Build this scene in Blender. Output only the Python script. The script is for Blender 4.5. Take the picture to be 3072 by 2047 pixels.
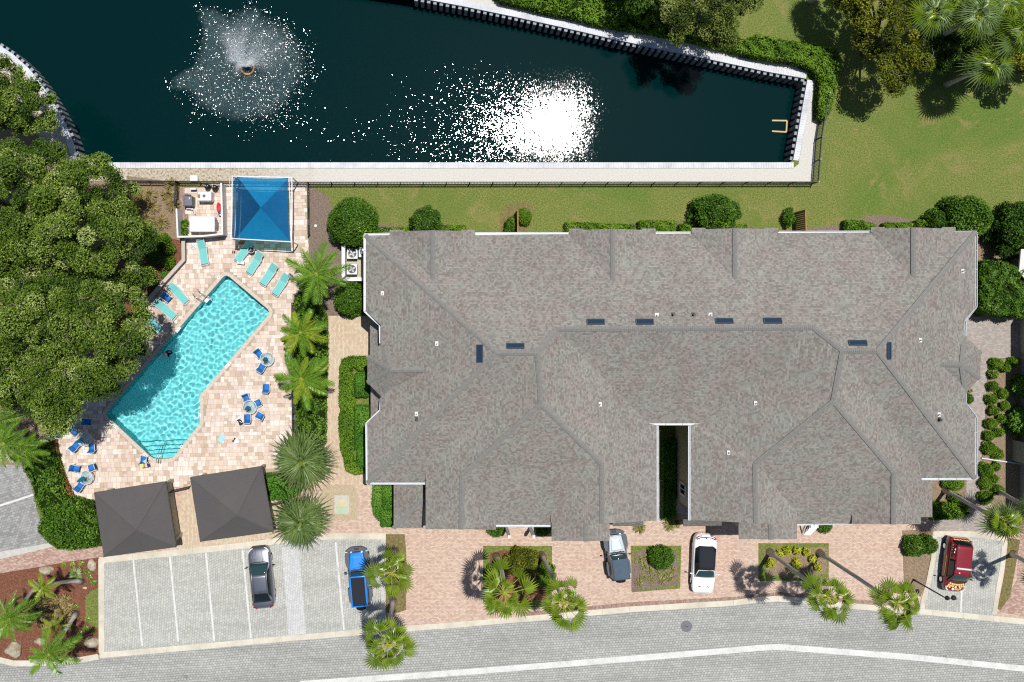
import bpy, math, random
import numpy as np
from mathutils import Vector, Matrix
from mathutils.geometry import tessellate_polygon

for o in list(bpy.data.objects):
    bpy.data.objects.remove(o)
S = bpy.context.scene
COL = S.collection
rad = math.radians
PI = math.pi

# ------------------------------------------------------------------ camera, sky, sun, exposure
# the drone hovers 68.3 m above the origin looking straight down; scale 37.5 units of survey grid per metre
H = 68.27
SC = 37.5
NX, NY = 1320.0, 925.0
cam = bpy.data.cameras.new('camera')
camo = bpy.data.objects.new('camera', cam)
COL.objects.link(camo)
camo.location = (0, 0, H)
cam.sensor_width = 36
cam.lens = 30.0
cam.shift_x = 216 / 3072
cam.shift_y = -98.5 / 3072
cam.clip_start = 0.5
cam.clip_end = 2000
S.camera = camo

SUN_TAN = 0.2505
SUN_DIR = Vector((0.515 * SUN_TAN, 0.857 * SUN_TAN, 1.0)).normalized()   # towards the sun
world = bpy.data.worlds.new("World")
S.world = world
world.use_nodes = True
wn = world.node_tree
bg = wn.nodes['Background']
sky = wn.nodes.new('ShaderNodeTexSky')
sky.sky_type = 'NISHITA'
sky.sun_disc = False
sky.sun_elevation = math.asin(SUN_DIR.z)
sky.sun_rotation = math.atan2(SUN_DIR.x, SUN_DIR.y)
sky.air_density = 1.0
sky.dust_density = 0.6
wn.links.new(sky.outputs[0], bg.inputs[0])
bg.inputs[1].default_value = 0.072
sun = bpy.data.lights.new('sun', 'SUN')
sun.energy = 4.9
sun.angle = rad(0.53)
sun.color = (1.0, 0.965, 0.91)
sun.cycles.is_caustics_light = True
suno = bpy.data.objects.new('sun', sun)
COL.objects.link(suno)
suno.rotation_euler = SUN_DIR.to_track_quat('Z', 'Y').to_euler()
suno.location = (20, 30, 90)
S.view_settings.view_transform = 'Standard'
S.view_settings.look = 'None'
S.view_settings.exposure = 0.0
S.view_settings.gamma = 1.0
S.view_settings.use_curve_mapping = False
S.cycles.max_bounces = 8
S.cycles.transparent_max_bounces = 12
S.cycles.sample_clamp_direct = 0.0
S.cycles.sample_clamp_indirect = 4.0
S.cycles.use_denoising = False
S.cycles.filter_width = 1.2
S.cycles.pixel_filter_type = 'BLACKMAN_HARRIS'

rnd = random.Random(7)
NR = np.random.default_rng(7)

# ------------------------------------------------------------------ helpers
def P(px, py, h=0.0):
    """survey-grid point -> metres, for a point h metres above the ground"""
    k = (1 - h / H) / SC
    return Vector(((px - NX) * k, -(py - NY) * k, h))

def P2(px, py, h=0.0):
    v = P(px, py, h)
    return (v.x, v.y)

def poly(pts, h=0.0):
    return [P2(x, y, h) for x, y in pts]

def tag(o, label=None, cat=None, group=None, kind=None):
    if label: o['label'] = label
    if cat: o['category'] = cat
    if group: o['group'] = group
    if kind: o['kind'] = kind
    return o

def link(o, parent=None):
    COL.objects.link(o)
    if parent is not None:
        o.parent = parent
    return o

def empty(name, loc=(0, 0, 0), rz=0.0, label=None, cat=None, group=None, kind=None):
    o = bpy.data.objects.new(name, None)
    o.empty_display_size = 0.2
    o.location = loc
    o.rotation_euler = (0, 0, rz)
    COL.objects.link(o)
    return tag(o, label, cat, group, kind)

def children(o):
    return [c for c in bpy.data.objects if c.parent == o]

def copy_tree(o, parent=None, kids=None):
    c = o.copy()
    COL.objects.link(c)
    if parent is not None:
        c.parent = parent
    for ch in (o.children):
        copy_tree(ch, c)
    return c

def mesh_from(name, verts, faces, mat=None, smooth=False):
    m = bpy.data.meshes.new(name)
    m.from_pydata([tuple(v) for v in verts], [], faces)
    m.update()
    if mat is not None:
        for mm in (mat if isinstance(mat, (list, tuple)) else [mat]):
            m.materials.append(mm)
    if smooth:
        m.shade_smooth()
    return m

def obj(name, mesh, parent=None, loc=None, rot=None, scale=None):
    o = bpy.data.objects.new(name, mesh)
    link(o, parent)
    if loc is not None: o.location = loc
    if rot is not None: o.rotation_euler = rot
    if scale is not None: o.scale = scale
    return o

class MB:
    """collects simple solids that make ONE part"""
    def __init__(s):
        s.v = []; s.f = []; s.mi = []; s.tone = []
    def add(s, vs, fs, mi=0, tone=None):
        b = len(s.v)
        s.v.extend([tuple(v) for v in vs])
        for f in fs:
            s.f.append([b + i for i in f]); s.mi.append(mi)
            s.tone.append(rnd.random() if tone is None else tone)
    def box(s, c, size, rz=0.0, mi=0, tone=None, taper=1.0, M=None):
        x, y, z = [a / 2 for a in size]
        vs = []
        for k, (sx, sy, sz) in enumerate([(-1,-1,-1),(1,-1,-1),(1,1,-1),(-1,1,-1),(-1,-1,1),(1,-1,1),(1,1,1),(-1,1,1)]):
            t = taper if sz > 0 else 1
            p = Vector((sx * x * t, sy * y * t, sz * z))
            if M is not None: p = M @ p
            elif rz: p = Vector((p.x * math.cos(rz) - p.y * math.sin(rz), p.x * math.sin(rz) + p.y * math.cos(rz), p.z))
            vs.append(p + Vector(c))
        s.add(vs, [(0,3,2,1),(4,5,6,7),(0,1,5,4),(1,2,6,5),(2,3,7,6),(3,0,4,7)], mi, tone)
    def bar(s, a, b, w, h=None, mi=0, tone=None):
        """square bar from a to b"""
        a = Vector(a); b = Vector(b); d = b - a; L = d.length
        if L < 1e-6: return
        q = d.to_track_quat('X', 'Z').to_matrix()
        s.box((a + b) / 2, (L, w, h or w), M=q, mi=mi, tone=tone)
    def tube(s, pts, r, n=8, mi=0, cap=True, tone=None):
        pts = [Vector(p) for p in pts]
        rs = r if isinstance(r, (list, tuple)) else [r] * len(pts)
        vs = []; fs = []
        up = Vector((0, 0, 1))
        for i, p in enumerate(pts):
            d = (pts[min(i + 1, len(pts) - 1)] - pts[max(i - 1, 0)])
            d.normalize()
            a = d.cross(up)
            if a.length < 0.05: a = d.cross(Vector((1, 0, 0)))
            a.normalize(); b = d.cross(a)
            for k in range(n):
                t = 2 * PI * k / n
                vs.append(p + (a * math.cos(t) + b * math.sin(t)) * rs[i])
        for i in range(len(pts) - 1):
            for k in range(n):
                k2 = (k + 1) % n
                fs.append((i * n + k, i * n + k2, (i + 1) * n + k2, (i + 1) * n + k))
        if cap:
            fs.append(tuple(range(n))[::-1]); fs.append(tuple((len(pts) - 1) * n + k for k in range(n)))
        s.add(vs, fs, mi, tone)
    def lathe(s, c, prof, n=24, mi=0, sx=1, sy=1, tone=None):
        vs = []; fs = []
        c = Vector(c)
        for r, z in prof:
            for k in range(n):
                t = 2 * PI * k / n
                vs.append(c + Vector((r * sx * math.cos(t), r * sy * math.sin(t), z)))
        for i in range(len(prof) - 1):
            for k in range(n):
                k2 = (k + 1) % n
                fs.append((i * n + k, i * n + k2, (i + 1) * n + k2, (i + 1) * n + k))
        fs.append(tuple(range(n))[::-1]); fs.append(tuple((len(prof) - 1) * n + k for k in range(n)))
        s.add(vs, fs, mi, tone)
    def torus(s, c, R, r, n=32, m=8, mi=0):
        vs = []; fs = []
        c = Vector(c)
        for i in range(n):
            a = 2 * PI * i / n
            for j in range(m):
                b = 2 * PI * j / m
                vs.append(c + Vector(((R + r * math.cos(b)) * math.cos(a), (R + r * math.cos(b)) * math.sin(a), r * math.sin(b))))
        for i in range(n):
            for j in range(m):
                fs.append((i * m + j, ((i + 1) % n) * m + j, ((i + 1) % n) * m + (j + 1) % m, i * m + (j + 1) % m))
        s.add(vs, fs, mi)
    def prism(s, pts, z0, z1, mi=0, tone=None, mi_top=None):
        """pts: 2D outline (any orientation, may be concave)"""
        A = sum(pts[i][0] * pts[(i + 1) % len(pts)][1] - pts[(i + 1) % len(pts)][0] * pts[i][1] for i in range(len(pts)))
        if A < 0: pts = pts[::-1]
        n = len(pts)
        vs = [(x, y, z0) for x, y in pts] + [(x, y, z1) for x, y in pts]
        fs = [(i, (i + 1) % n, n + (i + 1) % n, n + i) for i in range(n)]
        s.add(vs, fs, mi, tone)
        tris = tessellate_polygon([[Vector((x, y, 0)) for x, y in pts]])
        top = []
        for t in tris:
            a, b, c = [Vector(pts[i]) for i in t]
            cr = (b.x - a.x) * (c.y - a.y) - (b.y - a.y) * (c.x - a.x)
            top.append(tuple(t) if cr > 0 else tuple(t)[::-1])
        s.add([(x, y, z1) for x, y in pts], top, mi if mi_top is None else mi_top, tone)
        s.add([(x, y, z0) for x, y in pts], [t[::-1] for t in top], mi, tone)
    def build(s, name, mats, parent=None, smooth=False, tones=False, loc=None, rz=None):
        mats = mats if isinstance(mats, (list, tuple)) else [mats]
        m = mesh_from(name, s.v, s.f, list(mats), smooth)
        if len(mats) > 1: m.polygons.foreach_set('material_index', s.mi)
        if tones:
            at = m.attributes.new('tone', 'FLOAT', 'FACE')
            at.data.foreach_set('value', s.tone)
        o = obj(name, m, parent)
        if loc is not None: o.location = loc
        if rz is not None: o.rotation_euler = (0, 0, rz)
        return o

def smooth_by_angle(o, ang=35):
    m = o.data
    m.shade_smooth()
    try:
        m.set_sharp_from_angle(angle=rad(ang))
    except Exception:
        pass

def sheet(name, loops, z, mat, parent=None, kind='structure'):
    """flat sheet from an outline (first loop) with holes (others); loops in metres"""
    vl = [[Vector((x, y, 0)) for x, y in lp] for lp in loops]
    flat = [v for lp in vl for v in lp]
    tris = tessellate_polygon(vl)
    fs = []
    for t in tris:
        a, b, c = [flat[i] for i in t]
        cr = (b.x - a.x) * (c.y - a.y) - (b.y - a.y) * (c.x - a.x)
        if abs(cr) < 1e-9: continue
        fs.append(tuple(t) if cr > 0 else tuple(t)[::-1])
    m = mesh_from(name, [(v.x, v.y, z) for v in flat], fs, mat)
    o = obj(name, m, parent)
    if kind and parent is None: o['kind'] = kind
    return o

def inside(pt, pl):
    x, y = pt; c = False; n = len(pl); j = n - 1
    for i in range(n):
        xi, yi = pl[i]; xj, yj = pl[j]
        if (yi > y) != (yj > y) and x < (xj - xi) * (y - yi) / (yj - yi) + xi: c = not c
        j = i
    return c

def edge_dist(pt, pl):
    x, y = pt; best = 1e9; n = len(pl)
    for i in range(n):
        ax, ay = pl[i]; bx, by = pl[(i + 1) % n]
        dx, dy = bx - ax, by - ay; L = dx * dx + dy * dy
        t = max(0, min(1, ((x - ax) * dx + (y - ay) * dy) / L)) if L else 0
        best = min(best, math.hypot(x - ax - t * dx, y - ay - t * dy))
    return best

def walk(pts, step, closed=False):
    """points and directions every `step` along a polyline"""
    pts = [Vector(p).to_2d() if len(p) > 2 else Vector(p) for p in pts]
    if closed: pts = pts + [pts[0]]
    out = []; carry = step / 2
    for a, b in zip(pts[:-1], pts[1:]):
        d = b - a; L = d.length
        if L < 1e-6: continue
        u = d / L; t = carry
        while t < L:
            out.append((a + u * t, math.atan2(u.y, u.x))); t += step
        carry = t - L
    return out

def strip(pts, w, side=0):
    """outline of a band of width w along a polyline; side 0 centred, 1 left, -1 right"""
    pts = [Vector(p) for p in pts]
    n = len(pts); L = []; R = []
    for i, p in enumerate(pts):
        d1 = (pts[i] - pts[i - 1]).normalized() if i > 0 else (pts[1] - pts[0]).normalized()
        d2 = (pts[i + 1] - pts[i]).normalized() if i < n - 1 else d1
        t = (d1 + d2).normalized()
        nn = Vector((-t.y, t.x)); k = 1 / max(0.3, nn.dot(Vector((-d1.y, d1.x))))
        a = w / 2 if side == 0 else (w if side == 1 else 0)
        b = w / 2 if side == 0 else (0 if side == 1 else w)
        L.append(p + nn * a * k); R.append(p - nn * b * k)
    return L, R

# ------------------------------------------------------------------ materials
def lin(c):
    c = c / 255
    return c / 12.92 if c <= 0.04045 else ((c + 0.055) / 1.055) ** 2.4

EXPK = 1.40
def A(r, g, b, k=1.0):
    """surface albedo of something that is seen sunlit as r,g,b"""
    return tuple(min(0.88, lin(v) / EXPK * k) for v in (r, g, b)) + (1,)

def new_mat(name, rough=0.8, color=(.5, .5, .5, 1), spec=0.3, metal=0.0):
    m = bpy.data.materials.new(name)
    m.use_nodes = True
    b = m.node_tree.nodes['Principled BSDF']
    b.inputs['Base Color'].default_value = color
    b.inputs['Roughness'].default_value = rough
    b.inputs['Specular IOR Level'].default_value = spec
    b.inputs['Metallic'].default_value = metal
    return m

class N:
    """tiny node wiring helper"""
    def __init__(s, m):
        s.m = m; s.t = m.node_tree; s.b = s.t.nodes['Principled BSDF']
    def n(s, kind, **kw):
        x = s.t.nodes.new('ShaderNode' + kind)
        for k, v in kw.items(): setattr(x, k, v)
        return x
    def l(s, a, b): s.t.links.new(a, b)
    def coord(s, scale=(1, 1, 1), rz=0.0, uv=False, obj=False):
        if uv:
            src = s.n('TexCoord').outputs['UV']
        elif obj:
            src = s.n('TexCoord').outputs['Object']
        else:
            src = s.n('NewGeometry').outputs['Position']
        mp = s.n('Mapping')
        mp.inputs['Scale'].default_value = scale
        mp.inputs['Rotation'].default_value = (0, 0, rz)
        s.l(src, mp.inputs['Vector'])
        return mp.outputs[0]
    def noise(s, vec, scale, detail=3, rough=0.55, dist=0.0):
        x = s.n('TexNoise')
        x.inputs['Scale'].default_value = scale; x.inputs['Detail'].default_value = detail
        x.inputs['Roughness'].default_value = rough; x.inputs['Distortion'].default_value = dist
        if vec is not None: s.l(vec, x.inputs['Vector'])
        return x.outputs['Fac']
    def ramp(s, fac, stops, interp='LINEAR'):
        r = s.n('ValToRGB'); r.color_ramp.interpolation = interp
        e = r.color_ramp.elements
        while len(e) < len(stops): e.new(0.5)
        for i, (p, c) in enumerate(stops):
            e[i].position = p; e[i].color = c if len(c) == 4 else (*c, 1)
        s.l(fac, r.inputs[0])
        return r.outputs[0]
    def mix(s, a, b, fac, mode='MIX'):
        x = s.n('MixRGB', blend_type=mode)
        for i, v in ((0, fac), (1, a), (2, b)):
            if hasattr(v, 'is_linked') or hasattr(v, 'links'): s.l(v, x.inputs[i])
            else: x.inputs[i].default_value = v if i == 0 else (v if len(v) == 4 else (*v, 1))
        return x.outputs[0]
    def math(s, op, a, b=0.0, c=None, clamp=False):
        x = s.n('Math', operation=op); x.use_clamp = clamp
        for i, v in enumerate((a, b) if c is None else (a, b, c)):
            if isinstance(v, (int, float)): x.inputs[i].default_value = v
            else: s.l(v, x.inputs[i])
        return x.outputs[0]
    def bump(s, h, strength=0.3, dist=0.02, normal=None):
        x = s.n('Bump'); x.inputs['Strength'].default_value = strength; x.inputs['Distance'].default_value = dist
        s.l(h, x.inputs['Height'])
        if normal is not None: s.l(normal, x.inputs['Normal'])
        return x.outputs[0]

def grey(v): return (v, v, v, 1)

def m_noise(name, c1, c2, scale=3, rough=0.85, detail=5, bump=0.0, bscale=40, spec=0.25, c3=None, big=0.15, bdist=0.02):
    """mottled surface: two fine tones and slow patches"""
    m = new_mat(name, rough, spec=spec); n = N(m)
    v = n.coord()
    a = n.ramp(n.noise(v, scale, detail, 0.65), [(0.3, c1), (0.7, c2)])
    if c3 is not None:
        a = n.mix(a, c3, n.ramp(n.noise(v, big, 4, 0.6), [(0.45, grey(0)), (0.68, grey(1))]))
    n.l(a, n.b.inputs['Base Color'])
    if bump:
        n.l(n.bump(n.noise(v, bscale, 3), bump, bdist), n.b.inputs['Normal'])
    return m

def plain(name, c, rough=0.5, spec=0.4, metal=0.0, coat=0.0, var=0.08):
    """painted or moulded surface with slight wear"""
    m = new_mat(name, rough, c, spec, metal); n = N(m)
    v = n.coord(obj=True)
    f = n.noise(v, 3.0, 4, 0.6)
    lo = tuple(x * (1 - var) for x in c[:3]) + (1,); hi = tuple(min(1, x * (1 + var)) for x in c[:3]) + (1,)
    n.l(n.ramp(f, [(0.3, lo), (0.7, hi)]), n.b.inputs['Base Color'])
    if coat:
        n.b.inputs['Coat Weight'].default_value = coat
        n.b.inputs['Coat Roughness'].default_value = 0.05
    return m

def m_brick(name, cols, mortar, bw, bh, msize=0.01, rz=0.0, uv=False, rough=0.85, c_patch=None, patch=0.25, bump=0.25, seedshift=0.0, offset=0.5, mortar_smooth=0.1, patch_amt=0.6, waviness=0.0):
    """small laid units (bricks, setts, shingle tabs); several tones drawn per unit"""
    m = new_mat(name, rough, spec=0.2); n = N(m)
    v = n.coord(rz=rz, uv=uv)
    if waviness:
        w = n.n('TexNoise'); w.inputs['Scale'].default_value = 0.35; n.l(v, w.inputs['Vector'])
        av = n.n('VectorMath', operation='MULTIPLY_ADD'); n.l(w.outputs['Color'], av.inputs[0])
        av.inputs[1].default_value = (waviness, waviness, 0); n.l(v, av.inputs[2]); v = av.outputs[0]
    def brick(c1, c2, shift):
        x = n.n('TexBrick'); x.offset = offset; x.squash = 1.0
        x.inputs['Color1'].default_value = c1; x.inputs['Color2'].default_value = c2; x.inputs['Mortar'].default_value = mortar
        x.inputs['Scale'].default_value = 1.0; x.inputs['Mortar Size'].default_value = msize
        x.inputs['Mortar Smooth'].default_value = mortar_smooth
        x.inputs['Bias'].default_value = shift
        x.inputs['Brick Width'].default_value = bw; x.inputs['Row Height'].default_value = bh
        n.l(v, x.inputs['Vector'])
        return x
    b0 = brick(grey(0), grey(1), 0.0)
    b0.inputs['Mortar'].default_value = grey(0.5)
    k = len(cols)
    col = n.ramp(b0.outputs['Color'], [((i + 0.0) / k if i else 0.0, c) for i, c in enumerate(cols)], 'CONSTANT')
    col = n.mix(col, mortar, b0.outputs['Fac'])
    v2 = n.coord()
    f = n.ramp(n.noise(v2, patch, 5, 0.6), [(0.3, grey(0)), (0.75, grey(1))])
    if c_patch is not None:
        col = n.mix(col, c_patch, n.math('MULTIPLY', f, patch_amt), 'MULTIPLY')
    if name in ('road_setts', 'parking_setts', 'old_setts'):      # tyre-polished lanes, oil drips, swept dust
        lane = n.ramp(n.noise(n.coord((.10, .9, 1), rz=rad(-4)), 1.0, 4, .6), [(.38, grey(.90)), (.5, grey(1.0)), (.66, grey(1.06))])
        oil = n.ramp(n.noise(v2, 1.1, 3, .5), [(.24, grey(.72)), (.30, grey(1.0))])
        col = n.mix(n.mix(col, lane, 1.0, 'MULTIPLY'), oil, 1.0, 'MULTIPLY')
    fine = n.ramp(n.noise(v2, 14, 3, 0.7), [(0.25, grey(0.88)), (0.75, grey(1.1))])
    col = n.mix(col, fine, 1.0, 'MULTIPLY')
    n.l(col, n.b.inputs['Base Color'])
    if bump:
        n.l(n.bump(n.math('SUBTRACT', 1.0, b0.outputs['Fac']), bump, 0.01), n.b.inputs['Normal'])
    return m

def m_leaf(name, stops, trans=0.25, rough=0.55, spec=0.25):
    """foliage; the face attribute 'tone' picks each leaf's own colour"""
    m = new_mat(name, rough, spec=spec); n = N(m)
    a = n.n('Attribute'); a.attribute_name = 'tone'; a.attribute_type = 'GEOMETRY'
    col = n.ramp(a.outputs['Fac'], stops)
    n.l(col, n.b.inputs['Base Color'])
    tr = n.n('BsdfTranslucent')
    n.l(n.mix(col, (1.3, 1.25, 0.5, 1), 1.0, 'MULTIPLY'), tr.inputs['Color'])
    mx = n.n('MixShader'); mx.inputs[0].default_value = trans
    out = m.node_tree.nodes['Material Output']
    n.l(n.b.outputs[0], mx.inputs[1]); n.l(tr.outputs[0], mx.inputs[2]); n.l(mx.outputs[0], out.inputs['Surface'])
    return m

def G(r, g, b, k=1.0):
    return A(r, g, b, k)

# ground and paving
M = {}
def lawn_mat():
    m = new_mat('lawn', 0.9, spec=0.15); n = N(m)
    v = n.coord()
    fine = n.ramp(n.noise(v, 9.0, 6, 0.85), [(0.34, G(72, 84, 28)), (0.5, G(124, 136, 66)), (0.66, G(176, 180, 112))])
    lush = n.ramp(n.noise(v, 8.0, 6, 0.85), [(0.34, G(60, 86, 26)), (0.5, G(102, 130, 54)), (0.66, G(148, 166, 88))])
    col = n.mix(fine, lush, n.ramp(n.noise(v, 0.16, 4, 0.6, 0.6), [(0.46, grey(0)), (0.64, grey(0.85))]))
    dry = n.ramp(n.noise(v, 9.0, 5, 0.7), [(0.3, G(140, 126, 78)), (0.7, G(182, 164, 112))])
    col = n.mix(col, dry, n.ramp(n.noise(v, 0.42, 6, 0.68, 1.2), [(0.53, grey(0)), (0.70, grey(0.75))]))
    n.l(col, n.b.inputs['Base Color'])
    n.l(n.bump(n.noise(v, 16, 4, 0.8), 0.9, 0.06), n.b.inputs['Normal'])
    return m

M['lawn'] = lawn_mat()
def bank_mat():
    m = new_mat('bank_sand', 0.95); n = N(m); v = n.coord()
    a = n.ramp(n.noise(v, 9, 6, 0.75), [(0.30, G(200, 196, 186)), (0.5, G(224, 221, 213)), (0.7, G(240, 237, 230))])
    w = n.ramp(n.noise(v, 6, 6, 0.75), [(0.36, G(128, 112, 84)), (0.50, G(200, 188, 166)), (0.7, G(236, 228, 212))])
    s = n.n('SeparateXYZ'); n.l(v, s.inputs[0])
    f = n.math('ADD', n.math('DIVIDE', n.math('SUBTRACT', -8.5, s.outputs[0]), 9.0), n.math('MULTIPLY', n.math('SUBTRACT', n.noise(v, .8, 5, .7), .5), 1.6), clamp=True)
    n.l(n.mix(a, w, f), n.b.inputs['Base Color']); n.l(n.bump(n.noise(v, 26, 4), 0.7, 0.03), n.b.inputs['Normal']); return m
M['sand'] = bank_mat()
def leafy_sand():
    m = new_mat('weedy_sand', 0.95); n = N(m); v = n.coord()
    a = n.ramp(n.noise(v, 6, 6, 0.75), [(0.33, G(128, 112, 84)), (0.46, G(205, 193, 172)), (0.7, G(238, 230, 214))])
    n.l(a, n.b.inputs['Base Color']); n.l(n.bump(n.noise(v, 20, 3), 0.6, 0.03), n.b.inputs['Normal']); return m
M['weedy_sand'] = leafy_sand()
def mulch(name, a, b, c, sc=9):
    m = new_mat(name, 0.95, spec=0.1); n = N(m); v = n.coord()
    col = n.ramp(n.noise(v, sc, 6, 0.8), [(0.30, a), (0.5, b), (0.72, c)])
    n.l(col, n.b.inputs['Base Color']); n.l(n.bump(n.noise(v, 24, 4, 0.8), 1.0, 0.06), n.b.inputs['Normal']); return m
M['mulch'] = mulch('red_mulch', G(84, 52, 40), G(140, 92, 72), G(184, 138, 112))
M['dry_mulch'] = mulch('dry_mulch', G(110, 90, 70), G(164, 142, 118), G(206, 186, 158))
M['grey_mulch'] = mulch('grey_mulch', G(96, 82, 74), G(146, 128, 116), G(190, 172, 158))
M['thin_grass'] = mulch('thin_grass', G(96, 92, 48), G(140, 130, 84), G(182, 158, 116), 5)
M['gravel'] = mulch('pebbles', G(150, 130, 100), G(214, 196, 164), G(244, 230, 204), 16)
M['concrete'] = m_noise('kerb_concrete', G(222, 214, 194), G(238, 231, 214), 3, 0.85, bump=0.15, bscale=60, c3=G(206, 198, 180), big=0.4)
M['concrete_grey'] = m_noise('grey_concrete', G(196, 194, 186), G(218, 216, 208), 3, 0.85, bump=0.15, bscale=60)
def paint_mat():
    m = new_mat('worn_road_paint', .75); n = N(m); v = n.coord()
    wear = n.math('ADD', n.math('MULTIPLY', n.noise(v, 11, 5, .8), .7), n.math('MULTIPLY', n.noise(v, .9, 4, .7), .5))
    n.l(n.ramp(wear, [(.44, G(246, 246, 244)), (.62, G(228, 228, 225)), (.74, G(198, 198, 193))]), n.b.inputs['Base Color']); return m
M['paint'] = paint_mat()
M['grout'] = m_noise('paver_grout', G(176, 160, 140), G(200, 186, 166), 6, 0.95)
road_cols = [G(184, 185, 180), G(190, 191, 186), G(194, 195, 190), G(200, 200, 196), G(187, 188, 183)]
M['road'] = m_brick('road_setts', road_cols, G(128, 128, 124), 0.24, 0.19, 0.013, rz=rad(-4), c_patch=grey(0.80), patch=0.16, waviness=0.25, patch_amt=0.9)
M['lot'] = m_brick('parking_setts', [G(194, 195, 187), G(199, 200, 192), G(204, 205, 198), G(209, 210, 203)], G(150, 150, 143), 0.23, 0.19, 0.010, rz=rad(-86), c_patch=grey(0.9), patch=0.22, waviness=0.2)
M['lot_light'] = m_brick('pale_setts', [G(212, 213, 212), G(218, 219, 218), G(224, 224, 224)], G(180, 180, 178), 0.23, 0.19, 0.010, rz=rad(-86), c_patch=grey(0.93), patch=0.22, waviness=0.2)
M['road_dark'] = m_brick('old_setts', [G(160, 160, 158), G(174, 174, 172), G(184, 184, 182)], G(126, 126, 126), 0.26, 0.2, 0.010, rz=rad(-14), c_patch=grey(0.85), patch=0.3, waviness=0.3)
drive_cols = [G(214, 188, 170), G(224, 200, 182), G(230, 208, 188), G(220, 194, 182), G(234, 214, 192), G(208, 180, 164), G(227, 204, 184)]
M['drive'] = m_brick('drive_brick', drive_cols, G(176, 148, 128), 0.21, 0.105, 0.008, rz=0.0, c_patch=(0.95, 0.82, 0.78, 1), patch=0.25, patch_amt=0.5)
M['drive_north'] = m_brick('path_brick', [G(218, 200, 176), G(228, 211, 188), G(222, 198, 176), G(234, 218, 192)], G(176, 156, 130), 0.21, 0.105, 0.008, rz=rad(90), c_patch=(0.95, 0.86, 0.78, 1), patch=0.3)
M['walk'] = m_brick('walk_brick', [G(206, 176, 160), G(194, 160, 146), G(216, 192, 176), G(182, 150, 138)], G(160, 134, 120), 0.2, 0.1, 0.008, rz=rad(6), c_patch=(0.9, 0.84, 0.84, 1), patch=0.4)
M['grey_brick'] = m_brick('grey_brick', [G(176, 168, 160), G(188, 180, 172), G(198, 190, 184), G(184, 172, 166)], G(148, 140, 134), 0.2, 0.1, 0.008, rz=rad(2), c_patch=(0.9, 0.86, 0.84, 1), patch=0.4)
M['drive_dark'] = m_brick('drive_border', [G(168, 140, 126), G(184, 156, 140), G(194, 168, 150)], G(120, 98, 86), 0.2, 0.1, 0.008, rz=rad(95), c_patch=(0.85, 0.8, 0.8, 1), patch=0.5)

POND = [(-140, -60), (-140, 95), (-60, 112), (0, 137), (39, 163), (88, 207), (119, 245), (144, 281), (165, 316), (186, 354), (207, 396), (221, 435), (230, 470), (233, 488),
        (2370, 487), (2378, 481), (2421, 242), (2417, 236), (2300, 216), (2100, 173), (1851, 121), (1700, 86), (1550, 53), (1400, 22), (1240, -8), (900, -60), (900, -200), (-140, -200)]
POOL = [(668, 834), (674, 829), (681, 828), (689, 832), (803, 928), (807, 936), (805, 945), (600, 1185), (599, 1192), (600, 1263), (598, 1272), (524, 1367), (516, 1373), (506, 1376),
        (470, 1376), (460, 1374), (450, 1368), (323, 1249), (320, 1243), (322, 1236)]
pond = poly(POND); pool = poly(POOL)
BIG = 320
sheet('lawn_ground', [[(-BIG, -BIG), (BIG, -BIG), (BIG, BIG), (-BIG, BIG)], pond, pool], 0.0, M['lawn'])

def area(name, pts, level, mat, holes=()):
    return sheet(name, [poly(pts)] + [poly(h) if max(map(abs, h[0])) > 100 else h for h in holes], 0.004 * level, mat)

# pond bank
area('bank_sand', [(360, 500), (2383, 503), (2396, 492), (2440, 232), (2425, 222), (2300, 200), (2100, 157), (1851, 105), (1700, 70), (1550, 37), (1400, 6), (1240, -24), (1240, -45), (1400, -22),
                   (1500, 8), (1600, 28), (1700, 50), (1800, 62), (1900, 88), (2000, 104), (2100, 126), (2200, 150), (2300, 168), (2400, 186), (2466, 208), (2464, 300), (2448, 420), (2437, 552), (925, 551), (360, 546)], 1, M['sand'])
area('paving_base', [(300, 1690), (310, 1660), (520, 1640), (505, 1470), (560, 1440), (830, 1450), (900, 1320), (1100, 1400), (1300, 1440), (2960, 1440), (3110, 1600), (3110, 1860), (2798, 1833), (2553, 1812), (2334, 1791), (2200, 1803), (1400, 1866), (600, 1934), (304, 1960)], 1, M['drive'])
area('west_bank_sand', [(-100, 118), (-4, 156), (36, 183), (70, 214), (102, 249), (130, 284), (151, 316), (172, 358), (189, 393), (206, 435), (216, 470), (222, 500), (380, 503), (380, 540), (190, 545), (100, 380), (-100, 250)], 3, M['weedy_sand'])
# oak beds and mulch
area('oak_bed_soil', [(-200, 240), (90, 330), (200, 505), (520, 546), (538, 560), (540, 700), (552, 725), (548, 782), (424, 926), (300, 1075), (140, 1300), (60, 1420), (-200, 1420)], 2, M['dry_mulch'])
area('shrub_bed_soil', [(455, 700), (552, 725), (548, 782), (424, 926), (330, 1030), (330, 760)], 3, M['mulch'])
area('palm_bed_soil', [(928, 555), (985, 590), (1000, 640), (1092, 700), (1096, 820), (1096, 930), (985, 950), (978, 1200), (975, 1440), (890, 1440), (800, 1480), (878, 1300), (880, 900), (926, 800)], 2, M['grey_mulch'])
area('house_bed_north', [(1096, 668), (1180, 676), (1230, 690), (1320, 688), (1330, 672), (1405, 690), (1405, 720), (1096, 720)], 2, M['grey_mulch'])
area('house_bed_middle', [(1500, 640), (1530, 612), (1580, 606), (1602, 630), (1590, 680), (1560, 702), (1500, 702)], 2, M['thin_grass'])
area('house_bed_north_east', [(1690, 672), (1800, 674), (2060, 668), (2110, 660), (2240, 684), (2350, 690), (2420, 684), (2520, 676), (2600, 650), (2640, 644), (2700, 652), (2780, 668), (2930, 680), (2930, 720), (1690, 720)], 2, M['grey_mulch'])
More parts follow.
